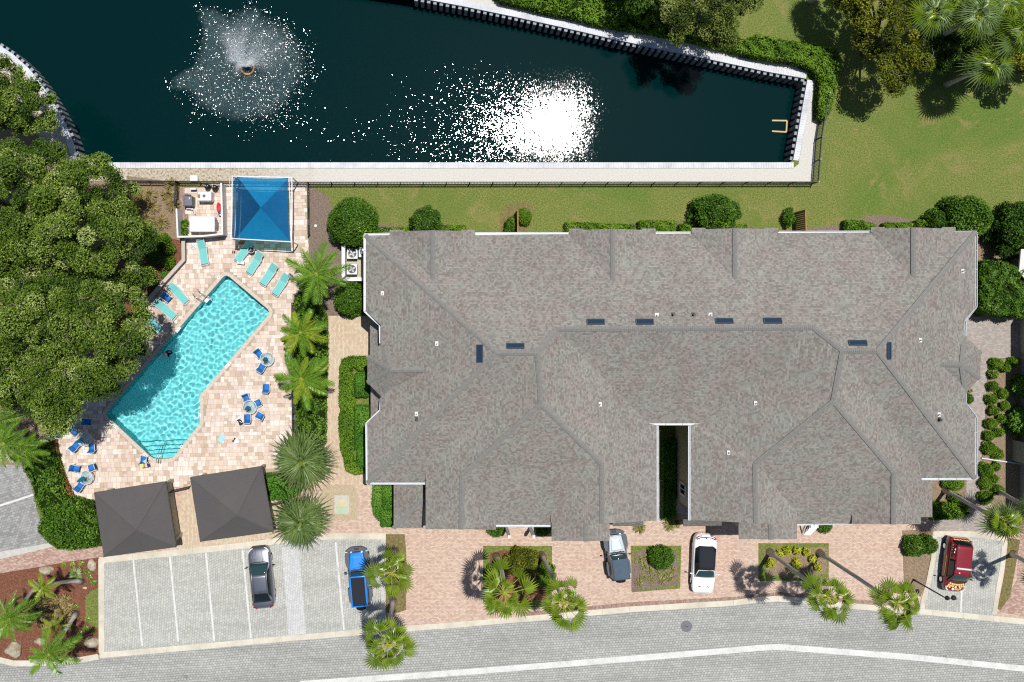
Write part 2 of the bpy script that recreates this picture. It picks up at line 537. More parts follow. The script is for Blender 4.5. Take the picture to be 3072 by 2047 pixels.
area('east_bed_soil', [(2930, 700), (2990, 690), (3072, 740), (3200, 760), (3200, 800), (2930, 800)], 2, M['dry_mulch'])

# pool deck base; the pavers stand on it
DECK = [(556, 560), (678, 548), (925, 552), (926, 800), (880, 900), (882, 1310), (876, 1412), (838, 1412), (560, 1455), (500, 1472), (262, 1506), (206, 1500), (138, 1316), (250, 1150), (424, 926), (548, 782), (551, 724), (556, 716)]
deckp = poly(DECK)
sheet('deck_base', [deckp, pool], 0.012, M['grout'])
area('equipment_yard_floor', [(538, 560), (672, 560), (672, 700), (560, 712), (540, 712)], 4, M['drive_dark'])

# paths and drives
area('west_patio', [(985, 948), (1190, 948), (1190, 1076), (985, 1076)], 3, M['drive_north'])
area('west_path', [(972, 1076), (1022, 1076), (1022, 1300), (1030, 1415), (1100, 1432), (1190, 1460), (1190, 1600), (1150, 1600), (860, 1600), (600, 1660), (500, 1660), (560, 1455), (840, 1455), (975, 1440)], 3, M['drive_north'])
area('pebble_bed', [(972, 1455), (1064, 1455), (1076, 1500), (1072, 1560), (985, 1560), (960, 1500)], 6, M['gravel'])
area('front_drive', [(840, 1450), (975, 1445), (1095, 1470), (1185, 1590), (2700, 1540), (2714, 1780), (2764, 1818), (2560, 1812), (2336, 1790), (2200, 1806), (1888, 1822), (1644, 1846), (1400, 1866), (1215, 1880), (1158, 1880), (1158, 1596), (860, 1612), (820, 1620)], 4, M['drive'])
area('front_drive_edge', [(1560, 1838), (1644, 1831), (1888, 1807), (2200, 1791), (2336, 1776), (2560, 1798), (2760, 1812), (2764, 1820), (2560, 1814), (2336, 1791), (2200, 1807), (1888, 1824), (1560, 1854)], 5, M['drive_dark'])
area('east_path', [(2880, 950), (3120, 950), (3120, 1072), (2964, 1076), (2955, 1250), (2942, 1400), (2935, 1480), (2990, 1540), (3010, 1606), (2800, 1600), (2796, 1555), (2880, 1550), (2900, 1440), (2880, 1436)], 4, M['grey_brick'])
area('far_east_drive', [(3060, 1600), (3300, 1600), (3300, 1880), (3072, 1850), (3000, 1836), (3050, 1740)], 4, M['walk'])
area('east_shrub_bed', [(2964, 1078), (3050, 1076), (3120, 1076), (3120, 1600), (3010, 1600), (2980, 1520), (2938, 1480), (2945, 1400), (2958, 1250)], 5, M['dry_mulch'])
area('corner_bed', [(2780, 1440), (2900, 1440), (2898, 1480), (2880, 1500), (2890, 1530), (2862, 1560), (2790, 1560)], 6, M['dry_mulch'])

# roads and parking
ROADN = [(-300, 1980), (0, 1975), (60, 1988), (130, 1990), (250, 1975), (300, 1965), (600, 1938), (844, 1915), (1088, 1892), (1400, 1868), (1644, 1847), (1888, 1824), (2200, 1805), (2272, 1797), (2332, 1794), (2420, 1800), (2553, 1816), (2798, 1835), (3072, 1862), (3400, 1895)]
area('road', ROADN + [(3400, 2400), (-300, 2400)], 3, M['road'])
area('parking_lot', [(300, 1680), (735, 1640), (870, 1622), (1150, 1608), (1150, 1895), (1080, 1900), (600, 1945), (304, 1966)], 5, M['lot'])
area('east_parking_lot', [(2808, 1602), (3014, 1612), (2980, 1850), (2760, 1832), (2790, 1680)], 6, M['lot'])
area('west_lane', [(-300, 1390), (60, 1395), (95, 1430), (110, 1530), (150, 1640), (0, 1660), (-300, 1690)], 4, M['road_dark'])
area('west_lane_apron', [(-300, 1685), (0, 1656), (146, 1630), (160, 1640), (0, 1678), (-300, 1715)], 6, M['concrete_grey'])
area('west_walk', [(-300, 1705), (0, 1673), (160, 1640), (296, 1625), (330, 1672), (296, 1674), (200, 1686), (100, 1704), (0, 1722), (-300, 1760)], 5, M['walk'])
area('island_mulch', [(-300, 1765), (0, 1720), (100, 1704), (200, 1686), (295, 1673), (300, 1964), (250, 1974), (130, 1988), (60, 1986), (0, 1973), (-300, 1973)], 6, M['mulch'])
area('island_turf', [(296, 1762), (300, 1885), (276, 1878), (256, 1860), (256, 1792), (270, 1776)], 7, M['lawn'])

# white paint
def painted(pts, w, level=7, name='road_line'):
    L, R = strip([P2(*p) for p in pts], w / SC)
    o = sheet(name, [L + R[::-1]], 0.004 * level, M['paint'])
    return o
painted([(900, 2052), (1400, 2016), (2200, 1951), (2272, 1944), (2335, 1941), (2728, 1971), (3072, 2006), (3400, 2042)], 18)
for a, b in (((400, 1680), (427, 1937)), ((510, 1670), (535, 1925)), ((618, 1660), (643, 1923)), ((728, 1652), (753, 1914)), ((1007, 1627), (1032, 1890))):
    painted([a, b], 5.5, name='bay_line')
L_, R_h = strip([P2(871, 1640), P2(892, 1903)], 52 / SC); sheet('pale_bay', [L_ + R_h[::-1]], 0.028, M['lot_light'])
painted([(2885, 1768), (2882, 1836)], 5, name='bay_line')
painted([(-60, 1540), (0, 1517), (60, 1498), (100, 1484)], 6, 6, name='bay_line')

# flush concrete kerbs: one run, each cast length its own piece
KZ = [0.0]
def kerb(pts, w, label, seg=2.4, mat=None, z=0.035):
    KZ[0] += 0.003; z += KZ[0]
    root = empty('kerb', (0, 0, 0)); root['kind'] = 'structure'
    pp = [Vector(P2(*p)) for p in pts]
    tot = []
    for a, b in zip(pp[:-1], pp[1:]):
        n = max(1, round((b - a).length / seg)); d = (b - a) / n
        for i in range(n):
            tot.append((a + d * i, a + d * (i + 1)))
    for i, (a, b) in enumerate(tot):
        u = (b - a).normalized() * 0.006
        prev = tot[i - 1] if i else None; nxt = tot[i + 1] if i < len(tot) - 1 else None
        L1, R1 = strip([prev[0] if prev else a - (b - a), a, b, nxt[1] if nxt else b + (b - a)], w / SC)
        mb = MB(); mb.prism([L1[1] + u, L1[2] - u, R1[2] - u, R1[1] + u], 0.0, z)
        mb.build('kerb_stone', mat or M['concrete'], root)
    return root
kerb([(299, 1966), (600, 1940), (844, 1917), (1088, 1896), (1400, 1872), (1644, 1851), (1888, 1828), (2200, 1809), (2272, 1799), (2334, 1796), (2420, 1803), (2553, 1818), (2798, 1838), (3072, 1865), (3400, 1900)], 17, '')
kerb([(-200, 1960), (-60, 1972), (0, 1980), (40, 1990), (130, 1990), (240, 1980), (296, 1970)], 17, '')
kerb([(304, 1677), (305, 1958)], 17, '', mat=M['concrete'])
kerb([(298, 1681), (500, 1661), (735, 1636), (870, 1617), (1000, 1609), (1158, 1609)], 18, '', mat=M['concrete'])
kerb([(1150, 1602), (1150, 1880)], 15, '', mat=M['concrete_grey'], z=0.03)
kerb([(2798, 1602), (2912, 1602), (3018, 1616)], 17, '')
kerb([(2803, 1606), (2800, 1672), (2784, 1750), (2768, 1806), (2766, 1826)], 14, '', z=0.03)
kerb([(3014, 1622), (3006, 1700), (2992, 1780), (2982, 1842)], 14, '', z=0.03)

# planted islands in the drive
area('drive_island_turf', [(1155, 1603), (1214, 1603), (1219, 1660), (1218, 1830), (1196, 1838), (1158, 1838)], 6, M['thin_grass'])
area('drive_island_turf', [(1449, 1638), (1656, 1638), (1656, 1808), (1630, 1822), (1480, 1820), (1449, 1806)], 6, M['lawn'])
area('drive_island_soil', [(1470, 1660), (1500, 1652), (1600, 1650), (1640, 1665), (1640, 1800), (1470, 1806)], 7, M['mulch'])
area('drive_island_turf', [(1892, 1637), (2044, 1637), (2040, 1766), (1896, 1777)], 6, M['lawn'])
area('drive_island_soil', [(1905, 1658), (1935, 1650), (2028, 1652), (2034, 1700), (2034, 1755), (1960, 1766), (1894, 1774), (1894, 1700)], 7, M['grey_mulch'])
area('drive_island_turf', [(2275, 1630), (2486, 1630), (2486, 1742), (2275, 1743)], 6, M['lawn'])
area('drive_island_soil', [(2290, 1652), (2480, 1640), (2480, 1720), (2380, 1735), (2300, 1725)], 7, M['dry_mulch'])
area('drive_island_soil', [(2707, 1592), (2797, 1588), (2795, 1660), (2780, 1745), (2762, 1790), (2712, 1770)], 6, M['dry_mulch'])
area('far_island_turf', [(3026, 1614), (3060, 1620), (3050, 1680), (3030, 1790), (3000, 1832), (2992, 1826), (3012, 1730)], 6, M['thin_grass'])

# ------------------------------------------------------------------ deck pavers
M['paver'] = new_mat('deck_paver', 0.85, spec=0.25)
def paver_mat(name, use_obj):
    m = new_mat(name, 0.85, spec=0.25); n = N(m)
    if use_obj:
        f = n.n('ObjectInfo').outputs['Random']
    else:
        at = n.n('Attribute'); at.attribute_name = 'tone'; f = at.outputs['Fac']
    pal = [G(222, 206, 190), G(230, 216, 203), G(212, 194, 176), G(238, 229, 220), G(226, 211, 203), G(233, 220, 206), G(206, 187, 170), G(243, 234, 226), G(229, 213, 199)]
    col = n.ramp(f, [(i / len(pal), c) for i, c in enumerate(pal)], 'CONSTANT')
    v = n.coord()
    col = n.mix(col, n.ramp(n.noise(v, 5, 5, 0.7), [(0.3, grey(0.9)), (0.7, grey(1.06))]), 1.0, 'MULTIPLY')
    col = n.mix(col, n.ramp(n.noise(v, 0.25, 4, 0.6), [(0.35, (1.02, 0.95, 0.90, 1)), (0.65, (1.14, 1.12, 1.12, 1))]), 1.0, 'MULTIPLY')
    n.l(col, n.b.inputs['Base Color'])
    n.l(n.bump(n.noise(v, 40, 3), 0.2, 0.01), n.b.inputs['Normal'])
    return m
M['paver'] = paver_mat('deck_paver', True)
M['paver_joined'] = paver_mat('deck_paver_joined', False)

def lay_pavers():
    root = empty('pool_deck', (0, 0, 0)); root['kind'] = 'structure'
    xs = [p[0] for p in deckp]; ys = [p[1] for p in deckp]
    cx0, cy0 = (min(xs) + max(xs)) / 2, (min(ys) + max(ys)) / 2
    rz = rad(1.0); ca, sa = math.cos(rz), math.sin(rz)
    cand = []
    y = -16.0
    while y < 16.0:
        band = rnd.choice([0.30, 0.30, 0.44, 0.44])
        x = -16.0 - rnd.random() * 0.4
        while x < 16.0:
            w = rnd.choice([0.30, 0.30, 0.30, 0.44, 0.44])
            if band == 0.44 and w == 0.30 and rnd.random() < 0.4:
                rects = [(x, y, w, 0.22), (x, y + 0.22, w, 0.22)]
            else:
                rects = [(x, y, w, band)]
            for (a, b, c, d) in rects:
                mx, my = a + c / 2, b + d / 2
                X = cx0 + mx * ca - my * sa; Y = cy0 + mx * sa + my * ca
                p = (X, Y)
                if not inside(p, deckp): continue
                if edge_dist(p, deckp) < 0.12: continue
                if inside(p, pool) or edge_dist(p, pool) < 0.28 + max(c, d) / 2 * 0.62: continue
                cand.append((X, Y, c - 0.012, d - 0.012))
            x += w
        y += band
    # the ones that show largest and clear of the trees become pieces of their own
    def score(c):
        px = NX + c[0] * SC; py = NY - c[1] * SC
        clear = not (px < 420 and py < 1290) and not (690 < px < 885 and py < 745) and px < 830
        return (1 if clear else 0, c[2] * c[3] + 0.03 * rnd.random())
    cand.sort(key=score, reverse=True)
    unit = MB(); unit.box((0, 0, 0.5), (1, 1, 1), taper=0.985)
    um = mesh_from('paver', unit.v, unit.f, M['paver'])
    for (X, Y, c, d) in cand[:300]:
        obj('paver', um, root, (X, Y, 0.008), (0, 0, rz + (rnd.random() - .5) * 0.012), (c, d, 0.03 + rnd.random() * 0.006))
    mb = MB()
    for (X, Y, c, d) in cand[300:]:
        mb.box((X, Y, 0.024), (c, d, 0.032 + rnd.random() * 0.006), rz=rz, tone=rnd.random())
    o = mb.build('paving', M['paver_joined'], root, tones=True); o['kind'] = 'stuff'
    print('pavers', len(cand))
lay_pavers()
# ------------------------------------------------------------------ foliage builders
def mkleaf(name, cols, **k):
    k.setdefault('trans', .14)
    st = [(0.0, cols[0]), (0.35, cols[1]), (0.7, cols[2]), (1.0, cols[3])]
    return m_leaf(name, st, **k)
M['oak'] = mkleaf('oak_leaf', [G(54, 82, 18), G(94, 124, 34), G(130, 158, 50), G(192, 206, 128)])
M['oak_pale'] = mkleaf('pale_tree_leaf', [G(60, 76, 26), G(98, 116, 42), G(130, 146, 62), G(178, 188, 112)])
M['dark_tree'] = mkleaf('dark_tree_leaf', [G(56, 68, 10), G(94, 106, 14), G(126, 134, 20), G(172, 168, 50)])
M['shrub'] = mkleaf('shrub_leaf', [G(42, 76, 12), G(70, 112, 20), G(100, 142, 32), G(154, 188, 80)])
M['shrub_dark'] = mkleaf('dark_shrub_leaf', [G(32, 62, 12), G(54, 92, 16), G(80, 120, 26), G(128, 160, 64)])
M['hedge'] = mkleaf('hedge_leaf', [G(60, 96, 14), G(92, 134, 22), G(120, 160, 34), G(164, 194, 70)])
M['hedge_bright'] = mkleaf('bright_hedge_leaf', [G(52, 104, 22), G(84, 144, 36), G(118, 170, 54), G(164, 204, 96)])
M['croton'] = mkleaf('croton_leaf', [G(120, 150, 20), G(190, 200, 30), G(224, 222, 70), G(240, 236, 130)])
M['autumn_hedge'] = mkleaf('brown_hedge_leaf', [G(84, 50, 24), G(140, 96, 48), G(196, 156, 90), G(232, 204, 140)])
M['olive_shrub'] = mkleaf('olive_shrub_leaf', [G(60, 72, 10), G(96, 108, 20), G(128, 132, 28), G(168, 160, 50)])
M['frond'] = mkleaf('feather_frond', [G(60, 104, 18), G(92, 142, 30), G(130, 172, 50), G(184, 206, 96)], rough=0.35, spec=0.5)
M['frond_yellow'] = mkleaf('yellow_frond', [G(90, 120, 20), G(130, 156, 30), G(168, 184, 60), G(206, 210, 110)], rough=0.35, spec=0.5)
M['fan'] = mkleaf('fan_frond', [G(80, 112, 16), G(120, 150, 28), G(154, 176, 50), G(198, 208, 106)], rough=0.35, spec=0.5)
M['fan_blue'] = mkleaf('blue_fan_frond', [G(72, 102, 46), G(112, 140, 72), G(148, 172, 104), G(196, 208, 150)], rough=0.4, spec=0.45)
M['dry_grass'] = mkleaf('dry_grass_blade', [G(104, 88, 48), G(140, 124, 70), G(178, 160, 104), G(206, 190, 140)])
M['liriope'] = mkleaf('border_grass_blade', [G(96, 104, 40), G(132, 138, 64), G(172, 170, 96), G(210, 204, 140)])
M['core'] = plain('foliage_shade', G(34, 50, 16), 0.95, 0.05)  # near-black green paints the shade between leaves into the cores
M['core_olive'] = plain('olive_foliage_shade', G(42, 50, 12), 0.95, 0.05)  # same painted inner shade, olive tinted
M['bark'] = m_noise('bark', G(112, 100, 92), G(160, 150, 140), 12, 0.95, bump=0.8, bscale=18, bdist=0.04)
M['palm_bark'] = m_noise('palm_bark', G(196, 186, 178), G(240, 232, 224), 10, 0.95, bump=0.8, bscale=14, bdist=0.04)
M['stem'] = plain('leaf_stalk', G(176, 176, 70), 0.5, 0.4)
M['stem_green'] = plain('green_stalk', G(150, 170, 60), 0.5, 0.4)

def unitv(a):
    return a / np.maximum(np.linalg.norm(a, axis=1, keepdims=True), 1e-9)

def leaf_arrays(C, Nn, L, W, tone, spread=0.75):
    n = len(C)
    nn = unitv(Nn + NR.normal(0, spread, (n, 3)))
    r = NR.normal(0, 1, (n, 3))
    t = unitv(np.cross(nn, r)); b = np.cross(nn, t)
    L = np.asarray(L)[:, None]; W = np.asarray(W)[:, None]
    bend = nn * L * 0.12
    v = np.stack([C - t * L * .5, C + b * W * .5 + bend, C + t * L * .5, C - b * W * .5 + bend], 1).reshape(-1, 3)
    f = np.arange(n * 4).reshape(n, 4)
    return v, f, tone

ICO_V = None
def ico():
    global ICO_V
    if ICO_V is None:
        t = (1 + 5 ** .5) / 2
        v = np.array([(-1, t, 0), (1, t, 0), (-1, -t, 0), (1, -t, 0), (0, -1, t), (0, 1, t), (0, -1, -t), (0, 1, -t), (t, 0, -1), (t, 0, 1), (-t, 0, -1), (-t, 0, 1)], float)
        v /= np.linalg.norm(v[0])
        f = np.array([(0,11,5),(0,5,1),(0,1,7),(0,7,10),(0,10,11),(1,5,9),(5,11,4),(11,10,2),(10,7,6),(7,1,8),(3,9,4),(3,4,2),(3,2,6),(3,6,8),(3,8,9),(4,9,5),(2,4,11),(6,2,10),(8,6,7),(9,8,1)])
        ICO_V = (v, f)
    return ICO_V

def build_arrays(name, quads_v, quads_tone, mat, tris_v=None, tris_f=None, core=None, parent=None):
    nq = len(quads_v) // 4
    nt = 0 if tris_f is None else len(tris_f)
    V = quads_v if nt == 0 else np.concatenate([quads_v, tris_v])
    li = np.arange(nq * 4) if nt == 0 else np.concatenate([np.arange(nq * 4), (tris_f + nq * 4).ravel()])
    m = bpy.data.meshes.new(name)
    m.vertices.add(len(V)); m.vertices.foreach_set('co', V.astype(np.float32).ravel())
    m.loops.add(len(li)); m.loops.foreach_set('vertex_index', li.astype(np.int32))
    m.polygons.add(nq + nt)
    ls = np.concatenate([np.arange(nq) * 4, nq * 4 + np.arange(nt) * 3]).astype(np.int32)
    m.polygons.foreach_set('loop_start', ls)
    m.materials.append(mat)
    if core is not None: m.materials.append(core)
    m.polygons.foreach_set('material_index', np.concatenate([np.zeros(nq), np.ones(nt)]).astype(np.int32))
    at = m.attributes.new('tone', 'FLOAT', 'FACE')
    at.data.foreach_set('value', np.concatenate([np.clip(quads_tone, 0, 1), np.zeros(nt)]).astype(np.float32))
    m.update(calc_edges=True)
    return obj(name, m, parent)

def clump_foliage(name, cen, radii, mat, core, leaf=0.17, cover=2.2, parent=None, squash=0.8, tone_var=0.22, coresc=0.72, up=-0.25, lowcut=None, maxn=None):
    """leaves on the skins of many overlapping clumps, each clump with a dark core painted as inner shade"""
    cen = np.asarray(cen, float); radii = np.asarray(radii, float)
    per = np.maximum(12, (cover * 4 * PI * radii ** 2 * 0.6 / (leaf * leaf * 0.5))).astype(int)
    idx = np.repeat(np.arange(len(cen)), per)
    n = len(idx)
    d = unitv(NR.normal(0, 1, (n, 3)))
    d[:, 2] = np.where(d[:, 2] < up, -d[:, 2], d[:, 2])
    R = radii[idx] * (0.74 + 0.36 * NR.random(n) ** 0.8)
    off = d * R[:, None]; off[:, 2] *= squash
    C = cen[idx] + off
    ct = NR.normal(0, tone_var, len(cen))
    tone = 0.46 + ct[idx] + NR.normal(0, 0.17, n) + 0.10 * (NR.random(n) > 0.94) * 3
    L = leaf * (0.7 + 0.6 * NR.random(n))
    v, f, tn = leaf_arrays(C, d * 0.7 + np.array([0, 0, 0.55]), L, L * 0.55, tone)
    iv, fi = ico()
    k = len(cen)
    tv = (iv[None] * (radii * coresc)[:, None, None]); tv[..., 2] *= squash
    tv = tv * (1 + NR.normal(0, 0.08, (k, 12, 1))) + cen[:, None]
    tf = fi[None] + (np.arange(k) * 12)[:, None, None]
    if lowcut is not None:
        tv[..., 2] = np.maximum(tv[..., 2], lowcut)
    return build_arrays(name, v, tn, mat, tv.reshape(-1, 3), tf.reshape(-1, 3), core, parent)

def dome_centres(outline, ztop, zbase, r, spacing, flat=0.5, jitter=0.12, mindepth=0.35):
    """clump centres under a domed, uneven crown above an outline (metres)"""
    xs = [p[0] for p in outline]; ys = [p[1] for p in outline]
    pts = []
    tries = int((max(xs) - min(xs)) * (max(ys) - min(ys)) / spacing ** 2 * 14)
    D = max(0.8, min(max(xs) - min(xs), max(ys) - min(ys)) * flat)
    grid = {}
    for _ in range(tries):
        p = (rnd.uniform(min(xs), max(xs)), rnd.uniform(min(ys), max(ys)))
        if not inside(p, outline): continue
        g = (int(p[0] // spacing), int(p[1] // spacing)); ok = True
        for a in (-1, 0, 1):
            for b in (-1, 0, 1):
                for q in grid.get((g[0] + a, g[1] + b), ()):
                    if (q[0] - p[0]) ** 2 + (q[1] - p[1]) ** 2 < spacing ** 2: ok = False
        if not ok: continue
        e = edge_dist(p, outline)
        if e < r * mindepth: continue
        grid.setdefault(g, []).append(p)
        t = min(1, e / D)
        z = zbase + (ztop - zbase) * math.sqrt(max(0, 1 - (1 - t) ** 2)) 
        z += rnd.gauss(0, jitter) * (ztop - zbase)
        pts.append((p[0], p[1], z))
    return pts

def tree(name, label, cat, outline_px, ztop, zbase, trunk_px, mat, r=0.9, spacing=0.95, leaf=0.2, cover=1.7, group=None, core=None, trunk_r=0.3, flat=0.5, jitter=0.13, limbs=9, coresc=0.7, twigs=0):
    zc = zbase + 0.6 * (ztop - zbase)
    out = [P2(x, y, zc) for x, y in outline_px]
    base = P(*trunk_px)
    root = empty(name, base, 0, label, cat, group)
    cs = dome_centres(out, ztop - r * .6, zbase, r, spacing, flat, jitter, mindepth=.5)
    C = np.array(cs) - np.array(base)
    rr = r * (0.55 + 0.85 * NR.random(len(C)) ** 1.3)
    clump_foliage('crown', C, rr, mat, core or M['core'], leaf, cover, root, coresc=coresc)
    tb = MB()
    tb.tube([(0, 0, 0), (0.05, 0.05, zbase * .35), (0, 0.1, zbase * .7)], [trunk_r * 1.3, trunk_r, trunk_r * .85], 9)
    tb.build('trunk', M['bark'], root, smooth=True)
    pick = rnd.sample(range(len(C)), min(limbs, len(C)))
    lb = MB()
    for i in pick:
        e = Vector(C[i])
        mid = Vector((e.x * .45, e.y * .45, zbase * .75 + (e.z - zbase * .7) * .5))
        lb.tube([(0, 0.08, zbase * .62), mid, e + Vector((0, 0, rr[i] * 0.2))], [trunk_r * .55, trunk_r * .35, trunk_r * .12], 6)
    for _ in range(twigs):     # bare bleached twigs that stand out of the crown
        i = rnd.randrange(len(C)); e = Vector(C[i]); q = e + Vector((0, 0, rr[i] * .75))
        a = rnd.uniform(0, 2 * PI); L = rnd.uniform(.5, 1.1)
        lb.tube([q, q + Vector((math.cos(a) * L * .6, math.sin(a) * L * .6, .12)), q + Vector((math.cos(a + .4) * L, math.sin(a + .4) * L, .2))], [.03, .022, .01], 5)
    lb.build('limb', M['bark'], root, smooth=True)
    return root

def shrub(name, label, cat, px, py, rpx, h, mat, group=None, leaf=0.13, cover=1.6, rpy=None, lump=0.12, core=None, parent=None, clumps=None):
    """rounded shrub standing on the ground; px,py,rpx read at half its height"""
    c = P(px, py, h * .55)
    rx = rpx / SC * (1 - h / H); ry = (rpy or rpx) / SC * (1 - h / H)
    R = (rx + ry) / 2
    K = clumps or max(8, int(22 * R ** 1.2))
    d = unitv(NR.normal(0, 1, (K * 2, 3))); d[:, 2] = np.abs(d[:, 2]) ** .8
    d = unitv(d)
    # spread clumps evenly
    pts = [d[0]]
    for q in d[1:]:
        if min(np.linalg.norm(q - p) for p in pts) > 1.55 / math.sqrt(K): pts.append(q)
    d = np.array(pts)
    cr = max(0.16, R * (0.42 if R < 1 else 0.30))
    sc = np.array([rx - cr * .75, ry - cr * .75, max(0.1, h - cr * .8)])
    C = d * sc * (1 + NR.normal(0, lump * .5, (len(d), 1)))
    C[:, 2] = np.maximum(C[:, 2], cr * .5)
    C = np.concatenate([C, [[0, 0, h * .5]]])
    rr = np.full(len(C), cr) * (0.85 + 0.3 * NR.random(len(C))); rr[-1] = min(R * .85, h * .62)
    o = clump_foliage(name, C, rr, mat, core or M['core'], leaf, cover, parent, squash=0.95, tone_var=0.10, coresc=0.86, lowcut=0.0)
    o.location = (c.x, c.y, 0.0)
    if parent is None: tag(o, label, cat, group)
    return o

def hedge(name, label, outline_px, h, mat, cat='hedge', group=None, leaf=0.12, cover=1.6, rough=0.07, core=None, density=1.0, tone=0.5):
    """clipped hedge: leaves over the top and sides of a lumpy block"""
    out = [P2(x, y, h * .8) for x, y in outline_px]
    cx = sum(p[0] for p in out) / len(out); cy = sum(p[1] for p in out) / len(out)
    loc = [(x - cx, y - cy) for x, y in out]
    xs = [p[0] for p in loc]; ys = [p[1] for p in loc]
    area_ = (max(xs) - min(xs)) * (max(ys) - min(ys))
    n = int(area_ * cover / (leaf * leaf * .28) * density)
    px = NR.uniform(min(xs), max(xs), n); py = NR.uniform(min(ys), max(ys), n)
    ok = np.array([inside((a, b), loc) for a, b in zip(px, py)])
    px, py = px[ok], py[ok]
    e = np.array([edge_dist((a, b), loc) for a, b in zip(px, py)])
    rr = min(0.3, h * .4)
    t = np.clip(e / rr, 0, 1)
    lump = rough * (np.sin(px * 5.1 + np.sin(py * 3.3) * 2) + np.sin(py * 4.7 + np.sin(px * 2.9) * 2)) 
    z = h - rr + rr * np.sqrt(1 - (1 - t) ** 2) + lump - NR.random(len(px)) * 0.08
    T = np.stack([px, py, z], 1); TN = np.tile([0, 0, 1.0], (len(px), 1))
    sides = []; sn = []
    per = 0
    for i in range(len(loc)):
        a = np.array(loc[i]); b = np.array(loc[(i + 1) % len(loc)]); L = np.linalg.norm(b - a)
        k = int(L * h * cover / (leaf * leaf * .28) * 0.8 * density)
        if k < 1: continue
        u = NR.random(k)[:, None]; p = a + (b - a) * u
        nrm = np.array([(b - a)[1], -(b - a)[0]]) / max(L, 1e-6)
        if inside(tuple((a + b) / 2 + nrm * 0.05), loc): nrm = -nrm
        p = p + nrm * NR.normal(0.0, 0.05, (k, 1))
        sides.append(np.concatenate([p, NR.random((k, 1)) * (h - rr * .4)], 1)); sn.append(np.tile([nrm[0], nrm[1], .3], (k, 1)))
    C = np.concatenate([T] + sides); Nn = np.concatenate([TN] + sn)
    slow = 0.12 * np.sin(C[:, 0] * 1.7 + 1.3 * np.sin(C[:, 1] * 1.1)) + 0.08 * np.sin(C[:, 1] * 2.3)
    tn = tone - 0.02 + slow + NR.normal(0, 0.18, len(C))
    L = leaf * (0.7 + 0.6 * NR.random(len(C)))
    v, f, tn = leaf_arrays(C, Nn, L, L * .6, tn, 0.6)
    # core block
    mb = MB(); k = 0.9
    inner = [(x - (0.07 if x > 0 else -0.07) * min(1, abs(x)), y - (0.07 if y > 0 else -0.07) * min(1, abs(y))) for x, y in loc]
    mb.prism(inner, 0, max(0.05, h - rr * .5 - .08))
    tv = np.array(mb.v); tf = []
    for fa in mb.f:
        for i in range(1, len(fa) - 1): tf.append((fa[0], fa[i], fa[i + 1]))
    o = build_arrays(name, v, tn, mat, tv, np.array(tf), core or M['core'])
    o.location = (cx, cy, 0)
    tag(o, label, cat, group)
    return o

# ---- palms
def ribbon(V, F, T, pts, w, up=(0, 0, 1), tone=0.5, fold=0.0):
    """narrow blade tapering to a tip"""
    pts = [Vector(p) for p in pts]; b0 = len(V)
    for i, p in enumerate(pts):
        d = pts[min(i + 1, len(pts) - 1)] - pts[max(i - 1, 0)]
        s = d.cross(Vector(up))
        if s.length < 1e-6: s = Vector((1, 0, 0))
        s.normalize()
        k = w[i] / 2
        V.append(p - s * k); V.append(p + s * k)
    for i in range(len(pts) - 1):
        F.append((b0 + 2 * i, b0 + 2 * i + 1, b0 + 2 * i + 3, b0 + 2 * i + 2)); T.append(tone)

def blades_mesh(name, V, F, T, mats, mi=None):
    m = bpy.data.meshes.new(name); m.from_pydata([tuple(v) for v in V], [], F); m.update()
    for x in mats: m.materials.append(x)
    if mi: m.polygons.foreach_set('material_index', mi)
    at = m.attributes.new('tone', 'FLOAT', 'FACE'); at.data.foreach_set('value', [min(1, max(0, t)) for t in T])
    return m

def fan_frond_mesh(name, R=0.62, pet=0.8, nseg=16, mat=None, droop=0.35, spread=rad(118), stem=None, split=0.45):
    """pleated fan leaf on a stalk; +X outward"""
    V = []; F = []; T = []; MI = []
    tb = MB(); tb.tube([(0, 0, 0), (pet * .5, 0, pet * .12), (pet, 0, pet * .08)], [.035, .022, .015], 5)
    V += [Vector(v) for v in tb.v]; F += [tuple(f) for f in tb.f]; T += [.5] * len(tb.f); MI += [1] * len(tb.f)
    c = Vector((pet, 0, pet * .08))
    base = rnd.uniform(.25, .7)
    rim = []
    for i in range(nseg + 1):
        a = -spread + 2 * spread * i / nseg
        rim.append(a)
    for i in range(nseg):
        a0, a1 = rim[i], rim[i + 1]; am = (a0 + a1) / 2
        Rr = R * (0.8 + 0.2 * math.cos(am * .8)) * rnd.uniform(.93, 1.06)
        def pt(a, r, z=0):
            x = math.cos(a) * r; y = math.sin(a) * r
            return c + Vector((x, y, z - droop * (r / R) ** 2 * .45 * R - .10 * abs(math.sin(a)) * r))
        b0 = len(V)
        rs = Rr * (1 - split); g = (a1 - a0) * .14
        V += [c, pt(a0 + g * .4, rs, -.03), pt(am, rs, .04), pt(a1 - g * .4, rs, -.03), pt(am + rnd.uniform(-.05, .05), Rr, -.04 - rnd.random() * .10), ]
        F += [(b0, b0 + 1, b0 + 2), (b0, b0 + 2, b0 + 3), (b0 + 1, b0 + 4, b0 + 2), (b0 + 2, b0 + 4, b0 + 3)]
        t = base + rnd.uniform(-.12, .12)
        T += [t - .16, t + .08, t - .06, t + .16]; MI += [0] * 4  # one half of each segment darker: pleat shading painted into the tone
    return blades_mesh(name, V, F, T, [mat or M['fan'], stem or M['stem']], MI)

